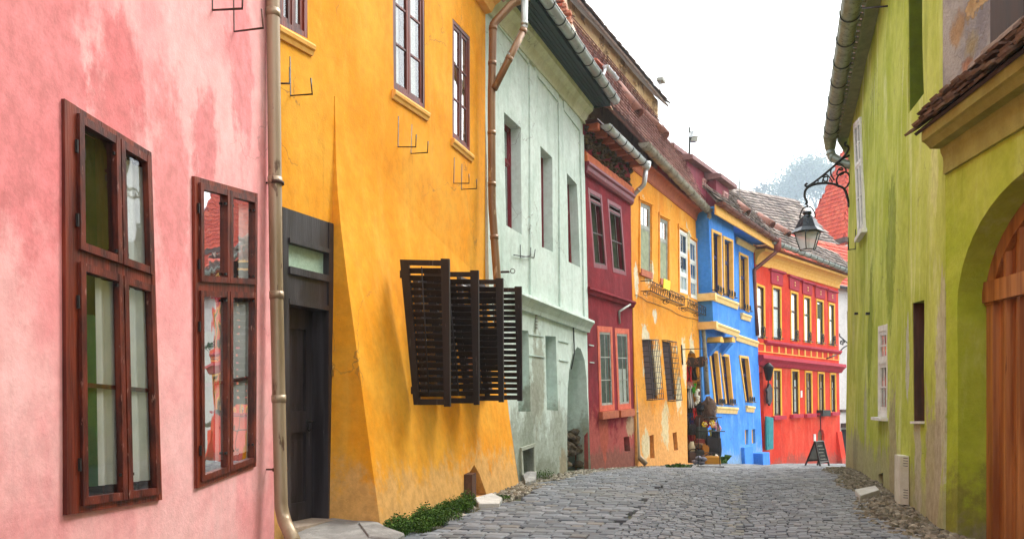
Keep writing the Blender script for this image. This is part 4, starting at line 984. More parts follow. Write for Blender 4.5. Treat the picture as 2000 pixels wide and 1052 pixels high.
# ================================================================== BLUE HOUSE
h = house('blue_house', 'bright blue house with a projecting bay and ochre window frames', PB)
pl = PB; aw = pl.len
ub = pl.out(1516, 468, aw); d_b = min(.95, (ub-pl.P(aw, 0)).dot(pl.n)); zgb = ub.z; print('blue gutter', d_b, zgb)
DBAY = .45
tB = (zgb-.06-pl.O.z)/pl.v.z
U = [pl.q([(1391, 453), (1406.5, 460), (1408, 576), (1393, 569)], DBAY), pl.q([(1413, 466), (1429, 473), (1430.5, 583), (1415, 577)], DBAY)]
U3 = pl.q([(1444, 497), (1459, 504), (1461, 609), (1446, 603)])
Lw = [pl.q([(1386, 688), (1399.5, 690), (1409.5, 791), (1397, 790)]), pl.q([(1407, 694), (1421.5, 697), (1430.5, 791), (1418, 790)]), pl.q([(1445, 698), (1459.5, 700), (1468.5, 786), (1457, 785)])]
SMW = [pl.q([(1455, 839), (1462, 838), (1462, 867), (1456, 868)]), pl.q([(1468, 838), (1475, 837), (1476, 865), (1469, 866)])]
mb = MB(); wall_mesh(mb, pl, [(0, -7.6), (aw, -7.6), (aw, tB), (0, tB)], [(U3, .2)] + [(q, .2) for q in Lw] + [(q, .12) for q in SMW], .35, .014)
mb.build('wall', M['blue'], h); body(h, pl, 0, aw, -1.9, zgb-.3, 4, M['blue'], -.8)
sb = pl.hit(1438, 560, DBAY)[0]; tb0 = pl.hit(1405, 640, DBAY)[1]
mb = MB(); ol = [(0, tb0), (sb, tb0), (sb, tB), (0, tB)]
wall_mesh(mb, pl, ol, [(q, .2) for q in U], .35, .008, DBAY+.02, DBAY); mb.build('bay', M['blue_bay'], h)
def bluewin(q, d, low):
    o = window(h, pl, q, d-.12, fw=.05, fp=.02, fd=.05, trans=(.62,) , tw=.05, mats=(M['navy_wood'], M['navy_wood']), glass=M['glass_far'], back=M['room_dark'], sash=.04)
    m = MB(); w, hh = qdim(q); f = .09/w; fb = .09/hh
    qbox(m, pl, q, -f, 0, 0, 1+fb, d-.01, d+.035); qbox(m, pl, q, 1, 1+f, 0, 1+fb, d-.01, d+.035); qbox(m, pl, q, 0, 1, 1, 1+fb, d-.01, d+.034)
    c = [bil(q, 1.0, b) for b in (0, 1)]      # ochre reveals inside the opening
    for a in (0, 1): qbox(m, pl, q, a-.012 if a else 0, a if a else .012, 0, 1, d-.19, d)
    m.build('surround', M['yellow_trim'], o)
    a0 = q[3]; a1 = q[2]; m = MB()
    for k in range(3):
        for sg_ in (-1, 1):
            pts = []
            for i in range(12):
                t = i/11*2*math.pi*1.25; r = .11*(1-i/16); x = (k+.5)/3
                pp_ = bil(q, x, 0); pts.append(pl.P(pp_[0]+sg_*(.07-r*math.cos(t)*.7)*.6, pp_[1]+.12+r*math.sin(t), d+.14))
            m.tube(pts, .012, 4)
    p0 = bil(q, -.15, 0); p1 = bil(q, 1.15, 0); m.tube([pl.P(p0[0], p0[1]+.03, d), pl.P(p0[0], p0[1]+.03, d+.14), pl.P(p1[0], p1[1]+.03, d+.14), pl.P(p1[0], p1[1]+.03, d)], .012, 4)
    m.build('flower_rack', M['iron'], o)
    return o
for q in U: bluewin(q, DBAY, False)
bluewin(U3, 0, False)
for q in Lw: bluewin(q, 0, True)
for q in SMW:
    m = MB(); m.prism([pl.P(*x, -.1) for x in q], -pl.n*.03); m.build('small_window', M['yellow_trim'], h)
cor = [(-.02, 0), (.09, -.01), (.1, -.07), (.06, -.12), (.04, -.2), (.03, -.24), (-.02, -.24)]
def band(p, q_, d, prof=cor, mat='cream_trim', s_from=None, s_to=None, name='sill'):
    a = pl.hit(*p, d); b = pl.hit(*q_, d); m = MB(); x0 = a[0] if s_from is None else s_from; x1 = b[0] if s_to is None else s_to
    moulding(m, pl, x0, x1, a[1], [(k+d, t) for k, t in prof], b[1]); return m.build(name, M[mat], h)
band((1388, 571), (1439, 591), DBAY, s_from=-.14, name='string_course'); band((1388, 626), (1440, 645), DBAY, s_from=-.14, name='string_course')
band((1446, 610), (1464, 616), 0); band((1436, 652), (1478, 666), 0, name='string_course')
band((1396, 792), (1438, 795), 0); band((1456, 791), (1471, 793), 0)
band((1437, 463), (1475, 484), 0, name='cornice')
# side face bands of the bay
m = MB(); 
for (p, dz) in (((1388, 571), 0), ((1388, 626), 0)):
    t = pl.hit(*p, DBAY)[1]; m.hexa([pl.P(a, tt_, d) for tt_ in (t-.25, t-.01) for a, d in ((-.13, -.1), (.02, -.1), (.02, DBAY+.15), (-.13, DBAY+.15))])
m.build('string_course', M['cream_trim'], h)
# corbels carrying the bay
for x in (1401, 1424):
    c = pl.hit(x, 667, .3); m = MB(); r = .19
    pts = [pl.P(c[0]+r*math.cos(math.pi*k/10), c[1]-.02+r*math.sin(math.pi*k/10), 0) for k in range(11)]
    m.prism(pts, pl.n*.46); o = m.build('corbel', M['yellow_trim'], h)
    m = MB(); vs = [pl.P(c[0]-r, c[1]-.05, 0), pl.P(c[0]+r, c[1]-.05, 0), pl.P(c[0]+r, c[1]-.05, .4), pl.P(c[0]-r, c[1]-.05, .4), pl.P(c[0]-.1, c[1]-.5, 0), pl.P(c[0]+.1, c[1]-.5, 0)]
    m.add(vs, [(0, 1, 2, 3), (3, 2, 5, 4), (0, 3, 4), (1, 5, 2), (0, 4, 5, 1)]); m.build('corbel_bracket', M['blue_bay'], o)
# eave: fascia, soffit, copper gutter
zs = zgb-.07
m = MB(); A = lambda a, d, k=0.0: V((pl.P(a, tB).x, pl.P(a, tB).y, zs+k)) + pl.n*d
m.hexa([A(-.1, 0), A(aw+.35, 0), A(aw+.35, d_b-.12), A(-.1, d_b-.12), A(-.1, 0, .05), A(aw+.35, 0, .05), A(aw+.35, d_b-.12, .05), A(-.1, d_b-.12, .05)]); m.build('soffit', M['blue'], h)
m = MB(); m.hexa([A(-.12, d_b-.12, -.22), A(aw+.36, d_b-.12, -.22), A(aw+.36, d_b-.07, -.22), A(-.12, d_b-.07, -.22), A(-.12, d_b-.12, .1), A(aw+.36, d_b-.12, .1), A(aw+.36, d_b-.07, .1), A(-.12, d_b-.07, .1)]); m.build('fascia', M['yellow_trim'], h)
gutter(h, A(-.1, d_b+.03, .16), A(aw+.3, d_b+.03, .1), .11, M['copper'], M['copper'], straps=.8)
Db = ub.y; m = MB(); c = A(aw+.36, d_b+.03, -.02); m.lathe(c-Z*.35, [(.1, 0), (.17, .1), (.17, .55)], 4); m.build('rain_hopper', paint('red_brown_hopper', '#8A3A28', '#7A3022', .5, .1), h)
pipe(h, [c-Z*.2, at(1516, 492, c.y), at(1473, 527, BL1[1]-.2), at(1475, 590, BL1[1]-.2), at(1480, 655, BL1[1]-.25)], .075, M['copper'], 'downpipe', [(2, .2), (3, .5)], 12)
SBl = Slope(A(-.3, d_b, .2), A(aw+.35, d_b, .2), -pl.n, 52)
poly = [(0, .0), (SBl.len, .0), SBl.hit(1560, 462), SBl.hit(1505, 428), SBl.hit(1458, 398), SBl.hit(1424, 372), (0.2, SBl.hit(1380, 345)[1])]
mx = 3.9; poly = [(0, 0), (SBl.len, 0), (SBl.len, mx), (0, mx)]
print('blue roof hits', [tuple(round(v, 2) for v in SBl.hit(*p)) for p in ((1560, 462), (1458, 398), (1424, 372), (1380, 350))])
mx = 4.6; poly = [(0, 0), (SBl.len, 0), (SBl.len, 2.0), (5.4, 2.15), (3.6, 1.95), (2.7, .75), (0, .7)]
m = MB(); m.prism([SBl.P(x, y, -.06) for x, y in poly], SBl.n*.05); tiles(m, SBl, poly, .24, .24, .025, .035, .05); m.build('roof', M['tile_grey'], h)
vent(h, SBl, (1437, 396), (1458, 418), .26); 
# dormers
dmat = paint('dark_maroon_dormer_boards', '#7E2C3C', '#8E3A48', .7, .15, None, .6, 0, .3, (1, 1, .1), 5); wmat = paint('pink_white_dormer_frame', '#D2A49C', '#C08A84', .6, .1)
sd = .1
def dormer(x0, x1, ytop0, ytop1, ybot, wins, k):
    a0 = pl.hit(x0, ytop0, sd-k); a1 = pl.hit(x1, ytop1, sd-k); t1 = (a0[1]+a1[1])/2; t0 = t1-1.5
    m = MB(); m.prism([pl.P(a0[0], t0, sd-k), pl.P(a1[0], t0, sd-k), pl.P(a1[0], t1, sd-k), pl.P(a0[0], t1, sd-k)], -pl.n*2.2); o = m.build('dormer', dmat, h)
    m = MB(); m.hexa([pl.P(a, t, d) for t, dt in ((t1, 0),) for a, d in ((a0[0]-.15, sd-k+.25), (a1[0]+.2, sd-k+.25), (a1[0]+.2, sd-k-2.3), (a0[0]-.15, sd-k-2.3))] + [pl.P(a, t1+.14+(.5 if d < sd-k-1 else 0), d) for a, d in ((a0[0]-.15, sd-k+.25), (a1[0]+.2, sd-k+.25), (a1[0]+.2, sd-k-2.3), (a0[0]-.15, sd-k-2.3))])
    m.build('dormer_roof', paint('pinkish_grey_dormer_roof', '#8E6A68', '#7A5856', .8, .2) if not bpy.data.materials.get('pinkish_grey_dormer_roof') else bpy.data.materials['pinkish_grey_dormer_roof'], o)
    m = MB(); g = MB()
    for (xa, ya, xb, yb) in wins:
        qq = [pl.hit(xa, ya, sd-k), pl.hit(xb, ya+(xb-xa)*.55, sd-k), pl.hit(xb, yb+(xb-xa)*.55, sd-k), pl.hit(xa, yb, sd-k)]; w, hh = qdim(qq); f = .06
        D_ = sd-k
        for (b0, b1, c0, c1) in ((0, f/w, 0, 1), (1-f/w, 1, 0, 1), (f/w, 1-f/w, 0, f/hh), (f/w, 1-f/w, 1-f/hh, 1), (.46, .54, f/hh, 1-f/hh)): qbox(m, pl, qq, b0, b1, c0, c1, D_-.02, D_+.06)
        qbox(g, pl, qq, .05, .95, .05, .95, D_, D_+.02)
    if m.v: m.build('dormer_window', wmat, o); g.build('dormer_glass', paint('dark_dormer_glass', '#5A4A4A', '#4A3C3C', .2, .05), o)
dormer(1306, 1340, 296, 313, 350, [(1328, 321, 1337, 346)], .5)
dormer(1342, 1397, 318, 349, 380, [(1371, 348, 1380, 367), (1385, 356, 1394, 375)], .15)
dormer(1398, 1423, 352, 367, 395, [(1411, 373, 1419, 390)], -.2)
# blue masonry block and buttress at the foot
for (x0, x1, yt, yb, dd) in ((1449, 1466, 873, 907, .12), (1469, 1483, 884, 909, .42)):
    a = pl.hit(x0, yb); b = pl.hit(x1, yb); tt_ = pl.hit(x0, yt)[1]
    m = MB(); m.hexa([pl.P(x, t, d) for t in (a[1]-.4, tt_) for x, d in ((a[0], -.02), (b[0], -.02), (b[0], dd), (a[0], dd))]); m.build('masonry_block', M['blue_bay'], h)

# ================================================================== RED HOUSE
h = house('red_house', 'scarlet house at the bend of the street with yellow framed windows', PR)
pl = PR; aw = pl.len
ur = pl.out(1652, 535, aw); d_r = (ur-pl.P(aw, 0)).dot(pl.n); zgr = ur.z; print('red gutter', d_r, zgr)
d_r = max(.6, min(d_r, 1.1)); tR = (zgr+.1-pl.O.z)/pl.v.z
UP = [((1477, 557), (1492, 563), 661), ((1508, 561), (1524, 565), 663), ((1543.5, 571), (1557, 575), 666), ((1569, 580), (1582, 583), 669), ((1594, 587), (1607, 590), 672), ((1618, 593.5), (1629, 596.5), 675)]
LO = [((1509, 723), (1524.5, 724), 811), ((1545, 724), (1559, 725), 808), ((1572, 727), (1584.5, 728), 807), ((1597, 729), (1609, 730), 805), ((1621, 731), (1631, 731.5), 804)]
UQ = [pl.q([a, b, (b[0]+1, y+1), (a[0]+1, y-1)]) for a, b, y in UP]; LQ = [pl.q([a, b, (b[0]+1, y-.5), (a[0]+1, y+.5)]) for a, b, y in LO]
DR = pl.q([(1481, 876), (1480, 735), (1484, 725), (1489, 727), (1491, 738), (1493, 875)])
NI = pl.q([(1597, 861), (1597, 846), (1600, 839), (1604, 837), (1608, 840), (1610, 848), (1610, 861)])
mb = MB(); wall_mesh(mb, pl, [(0, -9), (aw, -9.2), (aw, tR), (0, tR)], [(q, .12) for q in UQ+LQ] + [(DR, .25), (NI, .15)], .4, .012)
mb.build('wall', M['red'], h); body(h, pl, 0, aw, -2.6, zgr-.2, 4, M['red'], -.8)
for grp, up in ((UQ, True), (LQ, False)):
    for i, q in enumerate(grp):
        gm = M['green_wood'] if (up and i in (3, 4, 5)) else M['brown_wood']
        o = window(h, pl, q, -.03, fw=.035, fp=.0, fd=.05, mull=() if up else (.5,), mw=.03, trans=(.62,), tw=.05, mats=(gm, gm), glass=M['glass_far'], back=M['room'], sash=.02, bars={'*': (1, 1)} if up else {0: (1, 2), 1: (1, 1)},
            curtain=[(.12, .88, .05, .95, M['lace'])] if up else [(.1, .42, .05, .95, M['lace']), (.58, .88, .05, .8, M['lace'])])
        w, hh = qdim(q); m = MB(); f = .07/w; fb = .09/hh
        qbox(m, pl, q, -f*.4, f*.6, 0, 1+fb, -.01, .035); qbox(m, pl, q, 1-f*.6, 1+f*.6, 0, 1+fb, -.01, .035); qbox(m, pl, q, f*.6, 1-f*.6, 1, 1+fb, -.01, .034)
        m.build('surround', paint('bright_yellow_trim', '#F2B93C', '#EAAE30', .7, .1) if not bpy.data.materials.get('bright_yellow_trim') else bpy.data.materials['bright_yellow_trim'], o)
        if up:
            m = MB()
            if i != 4 or True:
                for sg_ in (-1, 1):
                    pts = []
                    for k in range(12):
                        t = k/11*2*math.pi*1.2; r = .18*(1-k/17); p_ = bil(q, .5, 0); pts.append(pl.P(p_[0]+sg_*(.12-r*math.cos(t)*.55), p_[1]+.25+r*math.sin(t)*1.5, .12))
                    m.tube(pts, .016, 4)
                p0 = bil(q, -.05, 0); p1 = bil(q, 1.05, 0); m.tube([pl.P(p0[0], p0[1]+.06, 0), pl.P(p0[0], p0[1]+.06, .12), pl.P(p1[0], p1[1]+.06, .12), pl.P(p1[0], p1[1]+.06, 0)], .014, 4)
            m.build('flower_rack', M['iron'], o)
            if i == 4:
                m = MB()
                for k in range(11): qbox(m, pl, q, .14, .86, .64+.028*k, .655+.028*k, -.06, -.015)
                m.build('louvre', M['green_wood'], o)
            if i:      # crimson panel above
                m = MB(); qbox(m, pl, q, -.2, 1.2, 1+fb+.03, 1+fb+.27, -.01, .05); qbox(m, pl, q, -.42, 1.42, 1+fb+.27, 1+fb+.31, -.01, .14); po = m.build('lintel_panel', M['red_trim'], o)
                m = MB(); c = bil(q, .5, 1+fb+.15); m.lathe(pl.P(c[0], c[1]-.06, .05), [(.04, 0), (.04, .03)], 8, pl.n); m.lathe(pl.P(c[0], c[1]+.06, .05), [(.04, 0), (.04, .03)], 8, pl.n); m.each('lintel_ornament', M['cream_trim'], o)
        else:
            m = MB(); qbox(m, pl, q, -.25, 1.25, -.085, -.005, -.02, .16); m.build('sill', M['red_trim'], o)
m = MB(); a = pl.hit(1492, 663); b = pl.hit(1641, 684); moulding(m, pl, a[0], aw+.06, a[1], [(-.02, 0), (.14, -.02), (.15, -.1), (.05, -.2), (-.02, -.2)], b[1]); m.build('string_course', M['red_trim'], h)
a = pl.hit(1480, 692); b = pl.hit(1643, 711); m = MB(); moulding(m, pl, 0, aw+.12, a[1], [(-.02, 0), (.3, -.02), (.32, -.16), (.18, -.28), (.1, -.42), (-.02, -.44)], b[1]); m.build('string_course', M['red_trim'], h)
m = MB(); c0 = pl.hit(1480, 669); c1 = pl.hit(1640, 687); e0 = pl.hit(1480, 686); e1 = pl.hit(1640, 704)
Qb = [(0, c0[1]), (aw, c1[1]), (aw, e1[1]), (0, e0[1])]
for b0, b1 in ((.9, 1.0), (0, .1)): qbox(m, pl, Qb, 0, 1, b0, b1, -.01, .03)
for k in range(14): qbox(m, pl, Qb, k/13*.985, k/13*.985+.015, .1, .9, -.01, .028)
m.build('frieze', M['yellow_trim'], h)
m = MB(); m.prism([pl.P(*x, -.2) for x in DR], -pl.n*.04); m.build('door', M['orange_cove'] if False else paint('orange_door_paint', '#E0862A', '#D0782A', .7, .1), h)
m = MB(); m.prism([pl.P(*x, -.12) for x in NI], -pl.n*.03); no = m.build('niche_door', wood('brown_niche_door', '#6A4A22', '#54381A'), h)
m = MB(); m.prism([pl.P(x, y, -.115) for x, y in [NI[0], NI[1], NI[2], NI[3]]], pl.n*.03); m.build('niche_leaf', M['brown_wood'], no)
# teal door leaf standing open
sdp = pl.hit(1493, 870)[0]; m = MB(); Pq = [pl.h(x, y, .12) for x, y in ((1494, 812), (1508, 815), (1508, 876), (1495, 878))]; m.prism(Pq, pl.n*.06); to = m.build('shutter_board', paint('teal_board_paint', '#16878E', '#127A82', .5, .1), h)
m = MB(); qv = [Pq[0].lerp(Pq[1], .2).lerp(Pq[3].lerp(Pq[2], .2), .1), Pq[0].lerp(Pq[1], .8).lerp(Pq[3].lerp(Pq[2], .8), .1), Pq[0].lerp(Pq[1], .8).lerp(Pq[3].lerp(Pq[2], .8), .9), Pq[0].lerp(Pq[1], .2).lerp(Pq[3].lerp(Pq[2], .2), .9)]
m.prism([p_+pl.n*.06 for p_ in qv], pl.n*.015); m.build('panel', bpy.data.materials['teal_board_paint'], to)
# eave
m = MB(); a = pl.hit(1480, 500); b = pl.hit(1638, 568); t_ = (pl.hit(1560, 541)[1]); hh = tR-t_-.12
prof = [(-.02, 0), (.05, 0)] + [(.05+.38*(1-math.cos(k/5*math.pi/2)), hh*.75*math.sin(k/5*math.pi/2)) for k in range(1, 6)] + [(.45, hh*.9), (-.02, hh*.9)]
moulding(m, pl, 0, aw+.08, t_, prof); m.build('cornice', M['yellow_trim'], h)
zs = zgr-.02; A = lambda a, d, k=0.0: V((pl.P(a, tR).x, pl.P(a, tR).y, zs+k)) + pl.n*d
m = MB(); m.hexa([A(-.0, 0), A(aw+.6, 0), A(aw+.6, d_r-.08), A(0, d_r-.08), A(0, 0, .05), A(aw+.6, 0, .05), A(aw+.6, d_r-.08, .05), A(0, d_r-.08, .05)]); m.build('soffit', paint('orange_brown_soffit', '#B86A3A', '#A85C32', .7, .15), h)
gutter(h, A(.1, d_r+.05, .22), A(aw+.75, d_r+.05, .1), .13, M['zinc'], M['zinc_strap'], straps=.7)
SR = Slope(A(0, d_r, .2), A(aw+.6, d_r, .2), -pl.n, 48)
print('red roof hits', [tuple(round(v, 2) for v in SR.hit(*p)) for p in ((1560, 462), (1600, 485), (1640, 512))])
mr = max(1.2, min(6, SR.hit(1590, 478)[1])); poly = [(-1, 0), (SR.len, 0), (SR.len, mr), (-1, mr)]
m = MB(); m.prism([SR.P(x, y, -.06) for x, y in poly], SR.n*.05); tiles(m, SR, poly, .26, .26, .025, .035, .05); m.build('roof', M['tile_grey'], h)
vent(h, SR, (1478, 420), (1506, 442), .3); vent(h, SR, (1515, 442), (1538, 460), .28)
# end pilaster buttress
a = pl.hit(1634, 908); b = pl.hit(1643, 908); t1 = pl.hit(1638, 842)[1]; m = MB()
m.hexa([pl.P(x, a[1]-.4, d) for x, d in ((a[0], -.02), (aw+.1, -.02), (aw+.1, .35), (a[0], .35))] + [pl.P(x, t1, d) for x, d in ((a[0], -.02), (aw+.1, -.02), (aw+.1, .06), (a[0], .06))]); m.build('buttress', M['red'], h)
m = MB(); m.tube([pl.h(1601, 806)+pl.n*.03, pl.h(1602, 838)+pl.n*.03], .02, 5); m.tube([pl.h(1613, 700)+pl.n*.02, pl.h(1621, 693)+pl.n*.3], .03, 6); m.build('wall_pipe', M['iron'], h)
m = MB(); m.prism([pl.h(x, y, .0) for x, y in ((1588.5, 847), (1592, 847), (1592, 861), (1588.5, 861))], pl.n*.04); m.prism([pl.h(x, y, .0) for x, y in ((1563, 763), (1566, 762), (1566, 775), (1563, 776))], pl.n*.03); m.each('wall_plate', M['white_wood'], h)
m = MB(); m.prism([pl.h(x, y, .0) for x, y in ((1595, 800), (1610, 800), (1610, 812), (1595, 812))], pl.n*.3); m.build('window_box', M['iron'], h)
# carved hanging sign with a lantern above it
hs = thing('carved_sign', 'dark carved wooden sign hanging below a small lantern on the red house', 'sign', pl.h(1500, 760))
m = MB(); out_ = [(1499, 748), (1502, 750), (1504, 756), (1506, 758), (1504.5, 764), (1505.5, 775), (1504, 784), (1502, 788), (1500.5, 792), (1498.5, 788), (1496.5, 787), (1495.5, 778), (1496.5, 768), (1494, 760), (1497, 756)]
m.prism([pl.h(x, y, .1) for x, y in out_], pl.n*.08); m.prism([pl.h(x, y, .18) for x, y in ((1498, 764), (1502, 764), (1503, 776), (1500, 784), (1497.5, 776))], pl.n*.03); m.build('board', M['dark_wood'], hs)
m = MB(); c = pl.h(1501, 740, .25); m.lathe(c-Z*.05, [(.1, 0), (.2, .5), (.24, .5), (.1, .66), (.03, .72)], 6); m.tube([c-Z*.05, pl.h(1500, 750, .14)], .025, 5); m.build('lantern', M['iron'], hs)
# ================================================================== GREEN HOUSE (right side)
M['green'] = plaster('lime_green_plaster', '#AEBB38', '#CDD566', '#879722', '#E4E8AC', .6, bump=.3, blot=1.0,
    low=[('#A79C7C', .05, .6), ('#B5B488', .35, .5)],
    grime=.55, soft=.18, pamt=.85, patches=[(PG.h(1835, 760), .3, '#CFCBB0', 3.0), (PG.h(1820, 930), .4, '#B8AC90', 2.2), (PG.h(1745, 900), .5, '#ADA283', 1.6), (PG.h(1670, 900), .6, '#9A9A78', 1.3), (PG.h(1771, 700), .16, '#C9C9BE', 3.0), (PG.h(1790, 900), .25, '#C4BEA8', 3.0), (PG.h(1840, 620), .18, '#C4BE9A', 2.5),
             (PG.h(1740, 480), .5, '#8E9E2C', 2.0), (PG.h(1700, 640), .4, '#8A9A2E', 2.5), (PG.h(1825, 300), .25, '#DDE090', 2.5), (PG.h(1690, 800), .3, '#BEBE98', 2.0)])
M['gate_green'] = plaster('yellow_green_gate_plaster', '#A9BC30', '#C2CE50', '#8A9C20', '#D8DE88', .5, bump=.35, blot=1.0, grime=.45, low=[('#8E9040', .45, .8), ('#98917A', -.0, .4)])
M['green_niche_shade'] = plaster('olive_green_shade', '#5E701A', '#6C8020', '#4E5E14', None, .3, bump=.3)  # wall green darkened: shade of the recess put into the colour
M['mortar'] = plaster('grey_flaking_mortar', '#9E9C98', '#B6B2AA', '#84828A', None, .3, bump=.9, scale=3, patches=[(PT.h(1880, 55), .13, '#B8925E', 1.0), (PT.h(1895, 130), .08, '#B8805A', .8), (PT.h(1905, 90), .1, '#B0A070', 1.0)], soft=.5, pamt=.8, peel='#C4A87A', peel_at=.6)
M['gate_wood'] = wood('orange_brown_gate_varnish', '#864A20', '#B87A42', '#6A3814', .66, .42, .05, 12, .25)
M['hood_plaster'] = plaster('stained_olive_cornice', '#A09A50', '#AEA858', '#7E7840', '#BCB468', .4, bump=.4, low=[])
h = house('green_house', 'lime green plastered house on the right with a street lantern on its far corner', PG)
pl = PG; aw = pl.len
GTOP = 8.2
ug = pl.out(1624, 270, aw-.15); d_g = (ug-pl.P(aw-.15, 0)).dot(pl.n); print('green gutter', d_g, ug.z); GTOP = ug.z+.15
tG = (GTOP-pl.O.z)/pl.v.z
N1 = pl.q([(1772, -60), (1800, -110), (1803, 183), (1775, 222)]); W0 = pl.q([(1671, 242), (1684, 228), (1692, 446), (1680, 463)]); W2 = pl.q([(1716, 637), (1734, 632), (1733, 815), (1716, 813)]); N2 = pl.q([(1781, 592), (1805, 585), (1804, 822), (1783, 822)])
CE = pl.q([(1713, 926), (1724, 922), (1724, 955), (1714, 950)])
s_seam = 0.0
fl = lambda q: [q[1], q[0], q[3], q[2]]      # s runs away from the camera: mirror so that a runs the same way
mb = MB(); wall_mesh(mb, pl, [(0, -3.5), (aw, -4.2), (aw, tG), (0, tG)], [(N1, .32), (N2, .3), (W2, .1), (CE, .3), (W0, .06)], .4, .025)
mb.build('wall', M['green'], h)
mb = MB(); t0, t1 = -4.2, tG
mb.prism([pl.P(0, t0, -.31), pl.P(aw, t0, -.31), pl.P(aw, t1, -.31), pl.P(0, t1, -.31)], -pl.n*5); mb.build('rear_wall', M['green'], h)
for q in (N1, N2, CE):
    m = MB(); m.prism([pl.P(*x, -.29) for x in q], -pl.n*.02); m.build('niche_back', M['green_niche_shade'] if q is not CE else M['room_dark'], h)
m = MB(); qbox(m, pl, N2, .002, .05, .0, .999, -.285, -.012); m.build('niche_shade_lining', M['brown_wood'], h)  # added dark sheet, stands for the shade on the far jamb
m = MB(); qbox(m, pl, N1, .002, .04, .0, .999, -.285, -.012); m.build('niche_shade_lining', M['green_niche_shade'], h)  # far jamb covered in darker green to paint its shade
m = MB(); qbox(m, pl, N2, .0, 1, -.02, 0, -.25, .03); m.build('niche_sill', M['white_wood'], h)
for q, b, d in ((W0, (1, 2), .0), (W2, (2, 3), -.04)):
    o = window(h, pl, fl(q), d, fw=.09, fp=.05, fd=.05, mull=(.5,) if q is W0 else (), trans=(.6,), mats=(M['white_wood'], M['white_wood']), glass=M['glass_far'], back=M['room_grey'], sash=.06, bars={'*': (1, 2) if q is W0 else (2, 2)})
    m = MB(); qbox(m, pl, fl(q), -.1, 1.1, -.035, -.003, -.02, .1); m.build('sill', M['white_wood'], o)
# eave: soffit boards, slatted edge, gutter
zs = GTOP-.12; A = lambda a, d, k=0.0: V((pl.P(a, tG).x, pl.P(a, tG).y, zs+k)) + pl.n*d
M['soffit_olive'] = wood('olive_stained_soffit', '#6E7446', '#828858', '#56583A', .66, .7, .5, 6)
m = MB(); m.hexa([A(-1, 0), A(aw+.1, 0), A(aw+.1, d_g*.55), A(-1, d_g*.55), A(-1, 0, .05), A(aw+.1, 0, .05), A(aw+.1, d_g*.55, .05), A(-1, d_g*.55, .05)])
m.hexa([A(-1, d_g*.5, -.03), A(aw+.12, d_g*.5, -.03), A(aw+.12, d_g*.62, -.03), A(-1, d_g*.62, -.03), A(-1, d_g*.5, .06), A(aw+.12, d_g*.5, .06), A(aw+.12, d_g*.62, .06), A(-1, d_g*.62, .06)])
m.hexa([A(aw+.06, 0, -.5), A(aw+.13, 0, -.5), A(aw+.13, d_g*.7, -.03), A(aw+.06, d_g*.7, -.03), A(aw+.06, 0, .3), A(aw+.13, 0, .3), A(aw+.13, d_g*.7, .2), A(aw+.06, d_g*.7, .2)])
m.build('soffit', M['soffit_olive'], h)
m = MB()
for i in range(60):
    a = -1+(aw+1.1)*i/60; m.hexa([A(a, d_g*.62, .0), A(a+.11, d_g*.62, .0), A(a+.11, d_g-.02, .03), A(a, d_g-.02, .03), A(a, d_g*.62, .03), A(a+.11, d_g*.62, .03), A(a+.11, d_g-.02, .06), A(a, d_g-.02, .06)])
m.build('roof_lath', M['soffit_olive'], h)
gp = paint('green_grey_gutter_zinc', '#7C8468', '#98A084', .45, .1, '#666A50', .58, .45)
gutter(h, A(-1.0, d_g+.06, .12), A(aw-.0, d_g+.06, .06), .15, gp, M['zinc_strap'], straps=.9)
m = MB(); c = A(aw-.08, d_g+.06, -.3); m.lathe(c, [(.1, 0), (.12, .05), (.16, .3), (.17, .36)], 12); m.build('gutter_outlet', gp, h)
pipe(h, [c+Z*.02, at(1624, 306, c.y), at(1655, 322, c.y-.3), at(1675, 322, c.y-.5)], .1, paint('grey_green_pipe', '#8A9A92', '#9CAAA2', .4, .1, None, .6, .3), 'downpipe', [(0, .5), (1, .1), (1, .6)], 12)
sl = Slope(A(-1, d_g, .15), A(aw+.1, d_g, .15), -pl.n, 42); L = sl.len
m = MB(); m.prism([sl.P(0, 0, -.06), sl.P(L, 0, -.06), sl.P(L, 4, -.06), sl.P(0, 4, -.06)], sl.n*.05); tiles(m, sl, [(0, 0), (L, 0), (L, 4), (0, 4)], .3, .3); m.build('roof', M['tile_red'], h)
m = MB(); m.prism([pl.h(x, y, .0) for x, y in ((1763, 887), (1775, 890), (1775, 985), (1763, 980))], pl.n*.09); bx = m.build('meter_box', paint('cream_meter_box', '#D8D6C8', '#C8C4B4', .6, .1, '#8E8672', .66), h)
m = MB()
for k in range(4):
    for b0 in (893, 955): m.prism([pl.h(x, y, .09) for x, y in ((1765, b0+k*5), (1773, b0+1+k*5), (1773, b0+2.4+k*5), (1765, b0+1.4+k*5))], pl.n*.004)
m.each('vent_slot', M['iron'], bx)
m = MB()
for (x, y) in ((1675, 612), (1698, 612)): m.box(pl.h(x, y)+pl.n*.02, pl.u*.05, pl.n*.04, Z*.02)
m.tube([pl.h(1672, 448)+pl.n*.01, pl.h(1672, 486)+pl.n*.01, pl.h(1678, 486)+pl.n*.2, pl.h(1678, 462)+pl.n*.2], .01, 4)
m.tube([pl.h(1736, 12)+pl.n*.02, pl.h(1727, 10)+pl.n*.3], .014, 5)
m.each('wall_hook', M['iron'], h)
